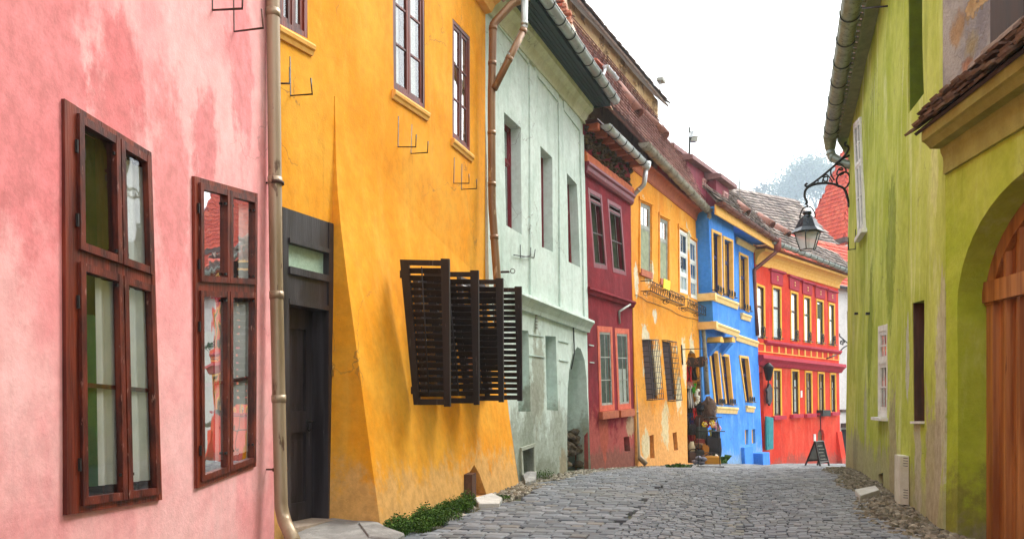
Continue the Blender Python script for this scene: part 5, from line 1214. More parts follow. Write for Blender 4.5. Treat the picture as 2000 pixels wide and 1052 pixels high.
# ------------------------------------------------------------------ lantern on the far corner
LS = aw-.3; o = pl.O
lb = thing('street_lantern', 'black six sided street lantern hanging from a scrolled wrought iron bracket', 'street lamp', pl.P(LS, (2-pl.O.z)))
O_ = lambda x, y: pl.out(x, y, LS)
def curve(pts, r, m, n=4):     # Catmull-Rom through pixel points
    P = [O_(*p) for p in pts]; P = [P[0]*2-P[1]] + P + [P[-1]*2-P[-2]]; out = []
    for i in range(1, len(P)-2):
        for k in range(n):
            t = k/n; a, b, c, d = P[i-1:i+3]; out.append(.5*((2*b)+(c-a)*t+(2*a-5*b+4*c-d)*t*t+(3*b-a-3*c+d)*t**3))
    out.append(P[-2]); m.tube(out, r, 6)
m = MB()
curve([(1654, 279), (1651, 279), (1651, 284), (1656, 286), (1657, 292), (1648, 306), (1629, 324), (1608, 342), (1590, 356), (1577, 364), (1573, 361), (1577, 358)], .026, m)
curve([(1661, 303), (1645, 310), (1632, 320)], .026, m)
curve([(1574, 400), (1576, 394), (1572, 385), (1572, 376), (1576, 368), (1588, 361), (1604, 358), (1622, 358), (1636, 362), (1648, 368), (1653, 378), (1658, 398), (1657, 404)], .03, m)
curve([(1638, 366), (1634, 354), (1636, 345), (1645, 337), (1656, 338), (1660, 350), (1656, 362), (1648, 369)], .022, m)
curve([(1640, 343), (1648, 338), (1643, 341), (1635, 341), (1637, 332), (1645, 332), (1644, 328), (1637, 330)], .018, m)
curve([(1634, 322), (1642, 321), (1651, 328), (1653, 338)], .018, m)
curve([(1630, 352), (1623, 340), (1624, 328), (1631, 324)], .018, m)
curve([(1606, 356), (1609, 347), (1616, 345), (1616, 353), (1611, 354), (1607, 349)], .016, m)
curve([(1626, 355), (1620, 346), (1614, 341), (1606, 346)], .016, m); curve([(1597, 358), (1598, 352), (1592, 354)], .014, m)
# wall plate
w0 = O_(1660, 280); w1 = O_(1660, 404); 
m.build('bracket', M['iron'], lb)
PXM = (O_(1578, 440)-O_(1577, 440)).length; c0 = O_(1577, 440); c0 = V((c0.x, c0.y, 0)); zz = lambda y: O_(1577, y).z; k_ = PXM
m = MB(); navy = paint('blue_black_lantern_enamel', '#16222C', '#1E2C38', .3, .05, None, .6, .2, .6)
m.lathe(c0+Z*zz(455), [(32*k_, 0), (33*k_, 1.5*k_), (25*k_, 10*k_), (16*k_, 29*k_), (14*k_, 31*k_)], 6, smooth=False)
m.lathe(c0+Z*zz(455), [(14*k_, 30*k_), (9*k_, 36*k_), (7*k_, 38*k_), (9*k_, 40*k_), (9*k_, 44*k_), (4*k_, 46*k_)], 12)
m.build('cap', navy, lb)
m = MB(); m.tube([c0+V((0, 0, 0))+Z*zz(400), c0+Z*zz(405)], .02, 6)
h_ = []
for k in range(13):
    t = math.pi*k/12; h_.append(c0 + pl.n*math.cos(t)*15*k_ + Z*(zz(426)+25*k_*math.sin(t)))
m.tube(h_, .016, 6); m.build('hanger', M['iron'], lb)
rt, rb, zt_, zb = 27*k_, 15.5*k_, zz(455), zz(488)
ax = Z.orthogonal(); import math as _m
R6 = lambda r, z, j: c0 + V((math.cos(j*math.pi/3), math.sin(j*math.pi/3), 0))*r + Z*z
m = MB(); 
for j in range(6):
    m.tube([R6(rt, zt_, j), R6(rb, zb, j)], 1.2*k_, 5); m.tube([R6(rb, zb, j), R6(rb, zb, j+1)], 1.3*k_, 5); m.tube([R6(rt, zt_, j), R6(rt, zt_, j+1)], 1.3*k_, 5)
m.build('frame', navy, lb)
lg = NT('frosted_lantern_glass'); g_ = lg.n('ShaderNodeBsdfTranslucent'); lg.l(lg.b.outputs[0], lg.out.inputs[0]); mx = lg.n('ShaderNodeMixShader'); g_.inputs[0].default_value = (.85, .87, .88, 1); lg.fin((.8, .82, .83, 1), .25, None, 0, .5); tr = lg.n('ShaderNodeBsdfTransparent')
mx2 = lg.n('ShaderNodeMixShader'); mx.inputs[0].default_value = .5; lg.l(lg.b.outputs[0], mx.inputs[1]); lg.l(g_.outputs[0], mx.inputs[2]); mx2.inputs[0].default_value = .35; lg.l(mx.outputs[0], mx2.inputs[1]); lg.l(tr.outputs[0], mx2.inputs[2]); lg.l(mx2.outputs[0], lg.out.inputs[0])
m = MB()
for j in range(6): m.add([R6(rb*.98, zb, j), R6(rb*.98, zb, j+1), R6(rt*.98, zt_, j+1), R6(rt*.98, zt_, j)], [(0, 1, 2, 3)])
m.add([R6(rb*.95, zb, j) for j in range(6)], [tuple(range(6))]); m.build('glass', lg.m, lb)
m = MB(); m.lathe(c0+Z*(zt_-10*k_), [(2*k_, 0), (9*k_, 2*k_), (12*k_, 9*k_)], 10); m.lathe(c0+Z*(zt_-13*k_), [(1.2*k_, 0), (2.5*k_, 2*k_), (1.5*k_, 4*k_)], 8); m.build('reflector', paint('white_enamel', '#E8E8E4', '#DCDCD8', .3, .02), lb)

# ================================================================== GATE HOUSE (nearest on the right)
h = house('gate_house', 'yellow green gate wall with a tiled hood over a big arched wooden gate', PT, 'gatehouse')
pl = PT; aw = pl.len
ARc = (9.03+5.3)/2*.75; sA1 = 9.03*.75+2.01; sA0 = sA1-2.75   # arch from sA0 to sA1 along the wall
def arch_pts(ins=0.0):
    c = (sA0+sA1)/2; r = (sA1-sA0)/2-ins; zs_ = 2.0; ri = .92-ins; pts = [(sA1-ins, -.4)]
    for k in range(25): t = math.pi*k/24; pts.append((c+r*math.cos(t), zs_+ri*math.sin(t)))
    pts.append((sA0+ins, -.4)); return pts
TW = 6.5
mb = MB(); wall_mesh(mb, pl, [(0, -.5), (aw, -.5), (aw, TW), (0, TW)], [(arch_pts(), .27)], .35, .02)
mb.build('wall', M['gate_green'], h)
mb = MB(); mb.prism([pl.P(0, -.5, -.8), pl.P(aw+.3, -.5, -.8), pl.P(aw+.3, TW, -.8), pl.P(0, TW, -.8)], -pl.n*3); mb.build('rear_wall', M['gate_green'], h)
# gate: boards, battens, rail
gt = MB(); n = 15; c = (sA0+sA1)/2; r = (sA1-sA0)/2
topz = lambda s: 2.0+.92*math.sqrt(max(0, 1-((s-c)/r)**2))
for i in range(n):
    a = sA0+(sA1-sA0)*i/n; b = sA0+(sA1-sA0)*(i+1)/n-.006
    gt.hexa([pl.P(a, -.05, -.33), pl.P(b, -.05, -.33), pl.P(b, -.05, -.285), pl.P(a, -.05, -.285), pl.P(a, topz(a)+.05, -.33), pl.P(b, topz(b)+.05, -.33), pl.P(b, topz(b)+.05, -.285), pl.P(a, topz(a)+.05, -.285)])
go = gt.build('gate', M['gate_wood'], h)
bt = MB()
for i in range(13):
    s = sA1-.1-.2*i
    if s < sA0+.05: break
    for z0, z1 in ((-.02, 2.02), (2.2, topz(s)-.1)):
        if z1-z0 < .1: continue
        w_ = .028; bt.hexa([pl.P(s+x, z0, d) for x, d in ((-w_, -.285), (w_, -.285), (w_*.6, -.235), (-w_*.6, -.235))] + [pl.P(s+x, z1, d) for x, d in ((-w_, -.285), (w_, -.285), (w_*.6, -.235), (-w_*.6, -.235))])
bt.build('batten', M['gate_wood'], go)
rl = MB(); rl.hexa([pl.P(a, z, d) for z in (2.02, 2.2) for a, d in ((sA0, -.285), (sA1-.01, -.285), (sA1-.01, -.2), (sA0, -.2))])
a_ = arch_pts(.0); b_ = arch_pts(.13)
for k in range(1, 25):
    q = [a_[k], a_[k+1], b_[k+1], b_[k]]; rl.prism([pl.P(*x, -.285) for x in q], pl.n*.06)
rl.hexa([pl.P(a, z, d) for z in (-.1, 2.02) for a, d in ((sA1-.1, -.285), (sA1-.002, -.285), (sA1-.002, -.24), (sA1-.1, -.24))])
rl.build('gate_rail', M['gate_wood'], go)
# cornice under the hood: profile read at its far end
sE = aw-.02
prof = []
for (x, y) in ((1800, 252), (1800, 277), (1806, 280), (1812, 286), (1816, 291), (1836, 291), (1837, 299), (1841, 307), (1845, 315), (1847, 325), (1850, 334), (1850, 341)):
    p_ = pl.out(x, y, sE); prof.append(((p_-pl.P(sE, 0)).dot(pl.n), p_.z))
print('hood profile', [(round(a, 2), round(b, 2)) for a, b in prof])
prof = [(max(a, .035), b) for a, b in prof]
zt_ = prof[0][1]; dE = prof[0][0]
prof = [(-.03, zt_)] + prof + [(-.03, prof[-1][1])]
m = MB(); moulding(m, pl, 0, sE, 0, [(a, b) for a, b in prof]); m.build('hood_cornice', M['hood_plaster'], h)
tip = pl.out(1772, 272, sE+.14); dT = (tip-pl.P(sE, 0)).dot(pl.n); print('tip', dT, tip.z, zt_, dE)
sl = Slope(pl.P(0, tip.z, dT), pl.P(sE+.14, tip.z, dT), -pl.n, 40); L = sl.len; run = dT/math.cos(math.radians(40))
m = MB()
poly = [(0, 0), (L, 0), (L, run), (0, run)]
m.prism([sl.P(x, y, -.03) for x, y in [(0, .05), (L-.05, .05), (L-.05, run), (0, run)]], sl.n*.03)
for lay in range(4):
    tiles(m, sl, [(L-4.5, .05*lay), (L-.05*lay, .05*lay), (L-.05*lay, run), (L-4.5, run)], .15, .12, .022, .045, .012+.03*lay, row0=0)
tiles(m, sl, [(0, 0), (L-4.5, 0), (L-4.5, run), (0, run)], .2, .2)
for i in range(40):     # row of hollow ridge tiles along the wall
    s = L-.35-i*.22
    if s < .2: break
    c_ = sl.P(s, run-.06, .09+RND.uniform(-.01, .02)); ax = (sl.u+Z*RND.uniform(-.06, .06)).normalized(); N = 7; vs = []
    for e in (-.14, .14):
        for rr in (.075, .06):
            for j in range(N+1):
                w = math.pi*j/N; vs.append(c_+ax*e+(-pl.n*math.cos(w)+Z*math.sin(w))*rr*(1+.15*(e > 0)))
    q = N+1; fs = [(j, j+1, 2*q+j+1, 2*q+j) for j in range(N)] + [(q+j, q+j+1, 3*q+j+1, 3*q+j) for j in range(N)] + [(j, j+1, q+j+1, q+j) for j in range(N)] + [(2*q+j, 2*q+j+1, 3*q+j+1, 3*q+j) for j in range(N)]
    if i > 2: m.add(vs, fs, False)
m.build('hood_roof', M['tile_hood'], h)
# mortar panel and dark boarding above the hood
m = MB(); a0 = pl.hit(1944, 90)[0]; ol = [(a0, prof[0][1]+.1), (aw-.0, prof[0][1]+.1), (aw-.0, TW-.2), (a0, TW-.2)]
wall_mesh(m, pl, ol, [], .12, .0, .04, .03); 
for i in range(0):
    pass
o = m.build('mortar_patch', M['mortar'], h)
m = MB()
for i in range(9):
    a1_ = a0-.012-i*.24; m.hexa([pl.P(x, z, d) for z in (prof[0][1]+.1, TW-.2) for x, d in ((a1_-.235, 0.002), (a1_, 0.002), (a1_, .045+.008*(i % 2)), (a1_-.235, .045+.008*(i % 2)))])
m.build('dark_boarding', wood('dark_stained_boarding', '#332824', '#443630', '#5E4A40', .7, .6, .1, 10), h)
m = MB(); e0 = pl.P(0, TW, .35); e1 = pl.P(aw+.05, TW, .35); sl2 = Slope(e0, e1, -pl.n, 42); m.prism([sl2.P(0, 0, -.06), sl2.P(sl2.len, 0, -.06), sl2.P(sl2.len, 3.5, -.06), sl2.P(0, 3.5, -.06)], sl2.n*.05); tiles(m, sl2, [(0, 0), (sl2.len, 0), (sl2.len, 3.5), (0, 3.5)], .3, .3); m.build('roof', M['tile_grey'], h)
# ================================================================== buildings beyond the bend
def gable_house(name, label, c, u, w, dep, z0, ze, zr, wallm, roofm, tw=.3, gable_wall=None):
    """a plain house: centre of its front base, front direction u, eave height ze, ridge height zr (ridge along u)."""
    c = V(c); u = V(u).normalized(); n = V((u.y, -u.x, 0)); t = thing(name, label, 'house', c)
    m = MB(); P = lambda a, d, z: V((c.x, c.y, z)) + u*a - n*d
    vs = [P(-w/2, 0, z0), P(w/2, 0, z0), P(w/2, dep, z0), P(-w/2, dep, z0), P(-w/2, 0, ze), P(w/2, 0, ze), P(w/2, dep, ze), P(-w/2, dep, ze), P(-w/2, dep/2, zr), P(w/2, dep/2, zr)]
    m.add(vs, [(0, 1, 5, 4), (2, 3, 7, 6), (1, 2, 6, 9, 5), (3, 0, 4, 8, 7)]); wo = m.build('wall', wallm, t)
    pit = math.degrees(math.atan2(zr-ze, dep/2)); run = math.hypot(zr-ze, dep/2)
    m = MB()
    for e0, e1, bk in ((P(-w/2-.1, -.3, ze-.3*math.tan(math.radians(pit))), P(w/2+.1, -.3, ze-.3*math.tan(math.radians(pit))), -n), (P(w/2+.1, dep+.3, ze-.3*math.tan(math.radians(pit))), P(-w/2-.1, dep+.3, ze-.3*math.tan(math.radians(pit))), n)):
        s = Slope(e0, e1, bk, pit); R = run+.3/math.cos(math.radians(pit)); m.prism([s.P(0, 0, -.02), s.P(s.len, 0, -.02), s.P(s.len, R, -.02), s.P(0, R, -.02)], s.n*.04); tiles(m, s, [(0, 0), (s.len, 0), (s.len, R), (0, R)], tw, tw, .03, .04, .05)
    m.build('roof', roofm, t); return t, P, n
# white house with red roof and steep tower roof
WH = 46.0; p0 = at(1640, 900, WH)
uw = V((.8, .6, 0)).normalized(); nw = V((uw.y, -uw.x, 0))
PWt = Plane((p0.x-uw.x*3, p0.y-uw.y*3), (p0.x+uw.x*6, p0.y+uw.y*6))
wh = thing('white_house', 'white house with a steep red tile roof at the end of the street', 'house', p0)
wt = PWt.h(1650, 562).z; wm = plaster('white_plaster', '#DAD6D4', '#E6E2E0', None, '#C8C4C2', .3, bump=.15, low=[('#A8A29C', -2.2, .4)])
m = MB(); w0 = PWt.hit(1644, 600)[0]
B1 = PWt.q([(1654, 607), (1662, 610), (1662, 672), (1655, 668)])
wall_mesh(m, PWt, [(-1, -5), (9, -5), (9, wt), (-1, wt)], [(B1, .12)], .6, .01); m.build('wall', wm, wh)
m = MB(); m.prism([PWt.P(-1, -5, -.31), PWt.P(9, -5, -.31), PWt.P(9, wt, -.31), PWt.P(-1, wt, -.31)], -PWt.n*6); m.build('rear_wall', wm, wh)
window(wh, PWt, B1, -.03, fw=.12, mull=(.5,), mats=(M['brown_wood'], M['brown_wood']), glass=M['glass_far'], back=M['room_dark'])
m = MB()
for (x0, y0, x1, y1) in ((1640, 799, 1664, 804),): m.prism([PWt.h(*p, 0) for p in ((x0, y0), (x1, y0), (x1, y1), (x0, y1))], PWt.n*.15)
m.build('beam', M['brown_wood'], wh)
m = MB(); m.prism([PWt.h(*p, 0) for p in ((1643, 838), (1664, 838), (1664, 905), (1643, 905))], PWt.n*.02); m.build('doorway', M['room_dark'], wh)
m = MB(); m.prism([PWt.h(*p, 0.0) for p in ((1642, 826), (1664, 824), (1664, 832), (1642, 834))], PWt.n*.9); m.build('awning', M['brown_wood'], wh)
e0 = PWt.P(-1.2, wt-.1, .45); e1 = PWt.P(9, wt-.1, .45); s = Slope(e0, e1, -PWt.n, 55)
m = MB(); m.prism([s.P(0, 0, -.05), s.P(s.len, 0, -.05), s.P(s.len, 4, -.05), s.P(0, 4, -.05)], s.n*.05); tiles(m, s, [(0, 0), (s.len, 0), (s.len, 4), (0, 4)], .3, .3, .03, .02, .05); m.build('roof', M['tile_bright'], wh)
m = MB(); m.tube([e0+PWt.n*.06, e1+PWt.n*.06], .1, 8); m.build('gutter', M['dark_wood'], wh)
# tower roof: steep pyramid in two stages
TD = 54.0; tw_ = thing('tower_roof_house', 'steep pointed red tile tower roof rising behind the green house corner', 'tower', at(1680, 880, TD))
cx = at(1682, 600, TD); zA = at(1660, 545, TD).z; zB = at(1660, 466, TD).z; zT = at(1660, 262, TD).z; k = TD/F
tc = V((at(1691, 500, TD).x, TD+3, 0)); ut = V((.94, .34, 0)).normalized(); vt = V((-ut.y, ut.x, 0))
def ring(r, z): return [tc + ut*a*r + vt*b*r + Z*z for a, b in ((-1, -1), (1, -1), (1, 1), (-1, 1))]
m = MB(); a_ = ring(2.2, -4); b_ = ring(2.2, zA-1.0); m.add(a_+b_, [(i, (i+1) % 4, 4+(i+1) % 4, 4+i) for i in range(4)]); m.build('wall', wm, tw_)
m = MB()
for (r0, z0_, r1, z1_) in ((2.85, zA-1.8, 2.2, zB-.05), (2.3, zB+.1, .12, zT)):
    A4, B4 = ring(r0, z0_), ring(r1, z1_)
    for i in range(4):
        p0, p1, q1, q0 = A4[i], A4[(i+1) % 4], B4[(i+1) % 4], B4[i]; mid = (q0+q1)/2-(p0+p1)/2; hor = V((mid.x, mid.y, 0))
        s = Slope(p0, p1, hor, math.degrees(math.atan2(mid.z, hor.length))); L = s.len
        top = (q0-p0).dot(s.v); ax0 = (q0-p0).dot(s.u); ax1 = (q1-p0).dot(s.u); poly = [(0, 0), (L, 0), (ax1, top), (ax0, top)]
        m.prism([s.P(x, y, -.03) for x, y in poly], s.n*.03); tiles(m, s, poly, .34, .34, .035, .012, .05)
m.build('roof', M['tile_bright'], tw_)
m = MB(); A4, B4 = ring(2.42, zB-.22), ring(2.42, zB+.12); m.add(A4+B4, [(0, 3, 2, 1), (4, 5, 6, 7)] + [(i, (i+1) % 4, 4+(i+1) % 4, 4+i) for i in range(4)]); m.build('ledge_board', M['brown_wood'], tw_)
c = at(1656, 512, 51.5); m = MB(); m.hexa([c+ut*x+vt*y+Z*z for z in (-1.2, .5) for x, y in ((-.45, -.6), (.5, -.6), (.5, 1.8), (-.45, 1.8))]); dm = m.build('dormer', M['brown_wood'], tw_)
m = MB(); P_ = lambda x, y, z: c+ut*x+vt*y+Z*z; m.hexa([P_(-.75, -.8, .4), P_(0, -.8, 1.1), P_(0, 2, 1.1), P_(-.75, 2, .4), P_(-.75, -.8, .5), P_(0, -.8, 1.2), P_(0, 2, 1.2), P_(-.75, 2, .5)]); m.hexa([P_(.75, -.8, .4), P_(0, -.8, 1.1), P_(0, 2, 1.1), P_(.75, 2, .4), P_(.75, -.8, .5), P_(0, -.8, 1.2), P_(0, 2, 1.2), P_(.75, 2, .5)]); m.build('dormer_roof', M['tile_grey'], dm)
# wrought bracket on the red house end
m = MB(); E = PR.P(PR.len, 0); D_ = 38.2
for pts in (((1640, 651), (1640, 656), (1648, 663), (1657, 671), (1662, 672)), ((1641, 692), (1641, 685), (1648, 678), (1657, 673)), ((1644, 668), (1647, 668), (1646, 673), (1642, 671), (1642, 666), (1647, 664), (1650, 669))): m.tube([at(x, y, D_) for x, y in pts], .03, 5)
tag(recenter(m.build('wrought_bracket', M['iron'])), 'scrolled wrought iron bracket in front of the white house wall', 'bracket')
# grey tiled house with an ochre gable behind the blue roof
GD = 52.0; og = plaster('orange_gable_plaster', '#D8A468', '#E2B47C', None, '#C08850', .3, bump=.2)
cc = at(1500, 600, GD); ug_ = V((.86, .5, 0)).normalized(); zr = at(1553, 390, GD).z; ze = at(1510, 452, GD).z-1.2
R1 = at(1553, 390, GD); c = V((R1.x-ug_.x*4.0-(-ug_.y)*0, R1.y-ug_.y*4.0, 0)); dep = 6.0; nn = V((ug_.y, -ug_.x, 0)); c = c + nn*dep/2
gable_house('grey_roof_house', 'house with a grey tile roof and an ochre gable behind the blue house', c, ug_, 8.0, dep, -4, ze, zr, og, M['tile_grey'], .32)
c2 = at(1606, 436, 58); gable_house('low_roof_house', 'low grey roof half hidden behind the black lantern', V((c2.x+1.5, c2.y+1, 0)), V((.9, .42, 0)), 9, 6, -5, c2.z-3.2, c2.z+.1, og, M['tile_grey'], .32)
# security camera pole and mast
t = thing('camera_pole', 'thin grey pole with a white floodlight box above the roofs', 'pole', at(1346, 305, 29))
m = MB(); m.tube([at(1346, 330, 29), at(1347, 249, 29)], .04, 8); m.build('pole', M['zinc_strap'], t)
m = MB(); c = at(1356, 262, 29); m.box(c, (.13, .05, .02), (-.05, .12, 0), (.03, 0, .12)); m.box(at(1349, 264, 29), (.08, 0, 0), (0, .05, 0), (0, 0, .08)); m.build('lamp_box', M['zinc_bright'], t)
m = MB(); m.box(at(1355, 272, 29), (.11, .02, .0), (-.02, .1, 0), (.02, 0, .1)); m.build('sensor', M['grey_wood'], t)
m = MB(); m.tube([at(1444, 400, 40), at(1445.5, 282, 40)], [.035, .02], 6); tag(recenter(m.build('antenna_mast', M['zinc'])), 'thin straight antenna mast against the white sky', 'mast')
# ================================================================== STREET, GROUND, PLANTS, GOODS
def ter(x, y):
    z = ground(x, y)
    if y > 56:
        t = min(1, (y-56)/370); z = -4 + 92*t*t*(3-2*t)
    return z
ys = [-12+i*.6 for i in range(0, 90)] + [42+i*2 for i in range(12)] + [66+i*10 for i in range(45)]
xs_ = lambda y: None
XS = [-350, -220, -120, -70, -45, -30, -20, -14, -10] + [-8+i*.6 for i in range(48)] + [21+i*2 for i in range(10)] + [42, 50, 60, 75, 95, 130, 180, 250, 350]
m = MB(); nx = len(XS); vs = [V((x, y, ter(x, y)-.045 if y < 62 else ter(x, y) - .0)) for y in ys for x in XS]
m.add(vs, [(j*nx+i, j*nx+i+1, (j+1)*nx+i+1, (j+1)*nx+i) for j in range(len(ys)-1) for i in range(nx-1)], True)
k = NT('street_bed_dirt'); col = k.mix(k.ramp(k.noise(3, 8, .65), .4, .6), lin('#4A4A3C'), lin('#5C594C')); col = k.mix(k.ramp(k.noise(1.1, 6, .6), .5, .62), col, lin('#47512E'))
far = k.ramp(k.sepz()[1], 60, 75); col = k.mix(far, col, k.mix(k.ramp(k.noise(.08, 6, .6), .4, .6), lin('#3E4A2C'), lin('#4E5A38')))
m.build('ground', k.fin(col, .95, k.bump(k.noise(30, 6, .6), .5, .02), 0, .2), None, 'structure')
# setts
def settmat(name, cols, moss, rough):
    k = NT(name); r = k.rand(); x = k.n('ShaderNodeValToRGB'); k.l(r, x.inputs[0]); e = x.color_ramp.elements; cs = [lin(c) for c in cols]; e[0].color = cs[0]; e[1].color = cs[-1]
    for i, c in enumerate(cs[1:-1]): e.new((i+1)/(len(cs)-1)).color = c
    n = k.noise(14, 8, .65); col = k.mix(k.ramp(n, .3, .7), k.mix(1.0, x.outputs[0], (.78, .78, .8, 1), 'MULTIPLY'), x.outputs[0])
    big = k.noise(.55, 5, .6); col = k.mix(k.math('MULTIPLY', k.ramp(big, .5, .64), .35), col, lin(moss))
    hh = k.math('ADD', k.noise(22, 6, .6), k.math('MULTIPLY', k.noise(90, 4, .6), .3))
    return k.fin(col, rough, k.bump(hh, .5, .012), 0, .4)
M['slab'] = settmat('grey_paving_setts', ['#666C73', '#7C8287', '#5A6066', '#8C9094', '#70757A', '#545A61', '#7E7A72'], '#66665A', .62)
M['sett'] = settmat('blue_grey_cobbles', ['#6A6F75', '#7F8489', '#5A5F65', '#8C9194', '#72777C', '#50555B', '#868686'], '#74766A', .6)
M['sett_pale'] = settmat('pale_gutter_setts', ['#7E8078', '#8E8C82', '#6E726E', '#646A6E'], '#A8A48C', .65)
rs = random.Random(3)
def sett(mb, x, y, ax, ay, w, l, h, tilt):   # centre, unit axes, half sizes
    z0 = ground(x, y); tx, ty = rs.uniform(-tilt, tilt), rs.uniform(-tilt, tilt); vs = []
    cor = [(-1, -1), (1, -1), (1, 1), (-1, 1)]; jj = [(rs.uniform(-.09, .07), rs.uniform(-.09, .07)) for _ in cor]
    for kx, ky, dz in ((1, 1, -.05), (1, 1, -.008), (.87, .9, 0)):
        for (a, b), (ja, jb) in zip(cor, jj):
            px = a*w*kx*(1+ja); py = b*l*ky*(1+jb); p = ax*px+ay*py
            vs.append(V((x+p.x, y+p.y, ground(x+p.x, y+p.y)+h+dz+px*tx+py*ty)))
    vs.append(V((x, y, z0+h+.003)))
    mb.add(vs, [(0, 1, 5, 4), (1, 2, 6, 5), (2, 3, 7, 6), (3, 0, 4, 7), (4, 5, 9, 8), (5, 6, 10, 9), (6, 7, 11, 10), (7, 4, 8, 11), (8, 9, 12), (9, 10, 12), (10, 11, 12), (11, 8, 12)])
def lbase(y): return xl(y) + (.62 if 6.9 < y < 11.75 else .25)
def gsl(y): return (gut(y+.5)-gut(y-.5))
SL = MB(); ST = MB(); PA = MB()
y = 4.5; row = 0
edge = lambda y: lbase(y) + .3 + .12*math.sin(y*2.1) + (.0 if y > 7 else .0)
slab_r = lambda y: gut(y)-1.15
while y < 40:
    near = y < 17
    ly = .15 if y < 17 else .25
    s = gsl(y); ay = V((s, 1, 0)).normalized(); ax = V((ay.y, -ay.x, 0))
    # flat slabs along the left
    if y < 19:
        x = edge(y)+rs.uniform(0, .15); R1 = slab_r(y)
        while x < R1:
            w = rs.uniform(.12, .22); 
            if x+w > R1+.12: break
            sett(SL, x+w/2, y+ly/2+rs.uniform(-.012, .012), ax, ay, w/2-.004, ly/2-.006, rs.uniform(-.004, .005), .012); x += w
    y += ly; row += 1
y = 4.5
while y < 42:
    ly = .1 if y < 13 else (.16 if y < 20 else .26); s = gsl(y); ay = V((s, 1, 0)).normalized(); ax = V((ay.y, -ay.x, 0))
    x = slab_r(y)+.03+rs.uniform(0, .06) if y < 19 else max(edge(y), xl(y)+.2)
    R1 = xr(y)-.5-.1*math.sin(y*1.7) if y < 18.2 else (13.0 if y < 28 else 18)
    gx = gut(y); lastw = .1
    while x < R1:
        w = rs.uniform(.065, .12) if y < 13 else (rs.uniform(.1, .18) if y < 20 else rs.uniform(.18, .32)); x0 = x
        pale = abs(x0+w/2-gx) < .12 and y < 13 and rs.random() < .55
        if w > .05:
            sett(PA if pale else ST, x0+w/2, y+ly/2+rs.uniform(-.02, .02)+.03*math.sin(x0*3+y), ax, ay, w/2-.003, ly/2-.005, rs.uniform(-.005, .006) - (.008 if pale else 0), .03)
        x = x0+w
    y += ly
SL.build('stone_paving', M['slab'], None, 'structure', False); ST.build('cobbled_street', M['sett'], None, 'structure', False); PA.build('street_gutter_paving', M['sett_pale'], None, 'structure', False)
print('setts', len(SL.v)//13, len(ST.v)//13)
# gravel verges
def pebbles(name, spots, mat, seed):
    r = random.Random(seed); m = MB()
    for (x, y, sz) in spots(r):
        z = ground(x, y); a = r.uniform(0, 6.28); e = [(math.cos(a+k*2*math.pi/5)*sz*r.uniform(.75, 1.15), math.sin(a+k*2*math.pi/5)*sz*r.uniform(.6, 1.0)) for k in range(5)]; hh = sz*r.uniform(.5, .9)
        lo = [V((x+p, y+q, z-.04)) for p, q in e]; mi = [V((x+p, y+q, z-.02+hh*.5)) for p, q in e]; to = [V((x+p*.55, y+q*.55, z-.02+hh+r.uniform(-.3, .3)*hh)) for p, q in e]
        m.add(lo+mi+to, [(i, (i+1) % 5, 5+(i+1) % 5, 5+i) for i in range(5)] + [(5+i, 5+(i+1) % 5, 10+(i+1) % 5, 10+i) for i in range(5)] + [(10, 11, 12, 13, 14)])
    return m.build(name, mat, None, 'stuff', False)
pm = tilemat('pale_verge_gravel', ['#8A8476', '#A8A292', '#746E62', '#BDB8AA', '#968E7E', '#5E584E', '#C8C2B2'], '#5A563C')
def left_spots(r):
    for _ in range(3600):
        y = 6.6+r.random()**1.3*18; e = lbase(y)
        if y < 7.6: continue
        x = e+r.uniform(-.2, .36)*(1 if y < 13 else 1.25)-.02
        if x < xl(y)+.05: continue
        yield x, y, r.uniform(.018, .045)
def right_spots(r):
    for _ in range(3200):
        y = 5.8+r.random()*12.4; x = xr(y)-r.random()**1.2*(.62+.1*math.sin(y*1.7)); yield x, y, r.uniform(.02, .05)
pebbles('gravel', left_spots, pm, 5)
pm2 = tilemat('brown_verge_gravel', ['#756E5E', '#8E8676', '#5E584A', '#A09886', '#807662', '#4E493E', '#B0A894'], '#5A563C')
pebbles('gravel', right_spots, pm2, 6)
# weeds
def leafmat(name, a, b, c):
    k = tilemat(name, [a, b, c, b]); return k
M['weed'] = leafmat('weed_leaves', '#26400F', '#3A5C18', '#5A7E2A')
def weeds(m, x, y, r, hgt, n, rnd, blade=False):
    for _ in range(n):
        a = rnd.uniform(0, 6.28); q = r*math.sqrt(rnd.random()); px, py = x+q*math.cos(a), y+q*math.sin(a); z = ground(px, py)
        hz = hgt*rnd.uniform(.25, 1)*(1-.5*q/r); d = V((rnd.uniform(-1, 1), rnd.uniform(-1, 1), 0))*hz*.5; s = V((rnd.uniform(-1, 1), rnd.uniform(-1, 1), 0)).normalized()
        if blade:
            m.add([V((px, py, z))-s*.012, V((px, py, z))+s*.012, V((px, py, z+hz*.7))+d*.6+s*.01, V((px, py, z+hz*.6))+d*2.2], [(0, 1, 2), (0, 2, 3)])
        else:
            b = V((px, py, z+hz)); w = rnd.uniform(.006, .014); tl = V((rnd.uniform(-1, 1), rnd.uniform(-1, 1), rnd.uniform(.1, .9))).normalized()*w*1.6
            m.add([b-s*w*.2, b-s*w+tl*.5, b+tl, b+s*w+tl*.5, b+s*w*.2], [(0, 1, 2, 3, 4)])
            if rnd.random() < .25: m.add([V((px, py, z))-s*.003, V((px, py, z))+s*.003, b], [(0, 1, 2)])
rw = random.Random(9); m = MB()
for i in range(26):
    t = i/25; px = 775+t*(918-775)+rw.uniform(-14, 14); py = 1046-t*60+rw.uniform(-6, 8); g = gpt(px, py); weeds(m, g.x, g.y, rw.uniform(.1, .2)*(1-.25*t), rw.uniform(.1, .24), 420, rw)
m.build('weeds', M['weed'], None, 'stuff', False)
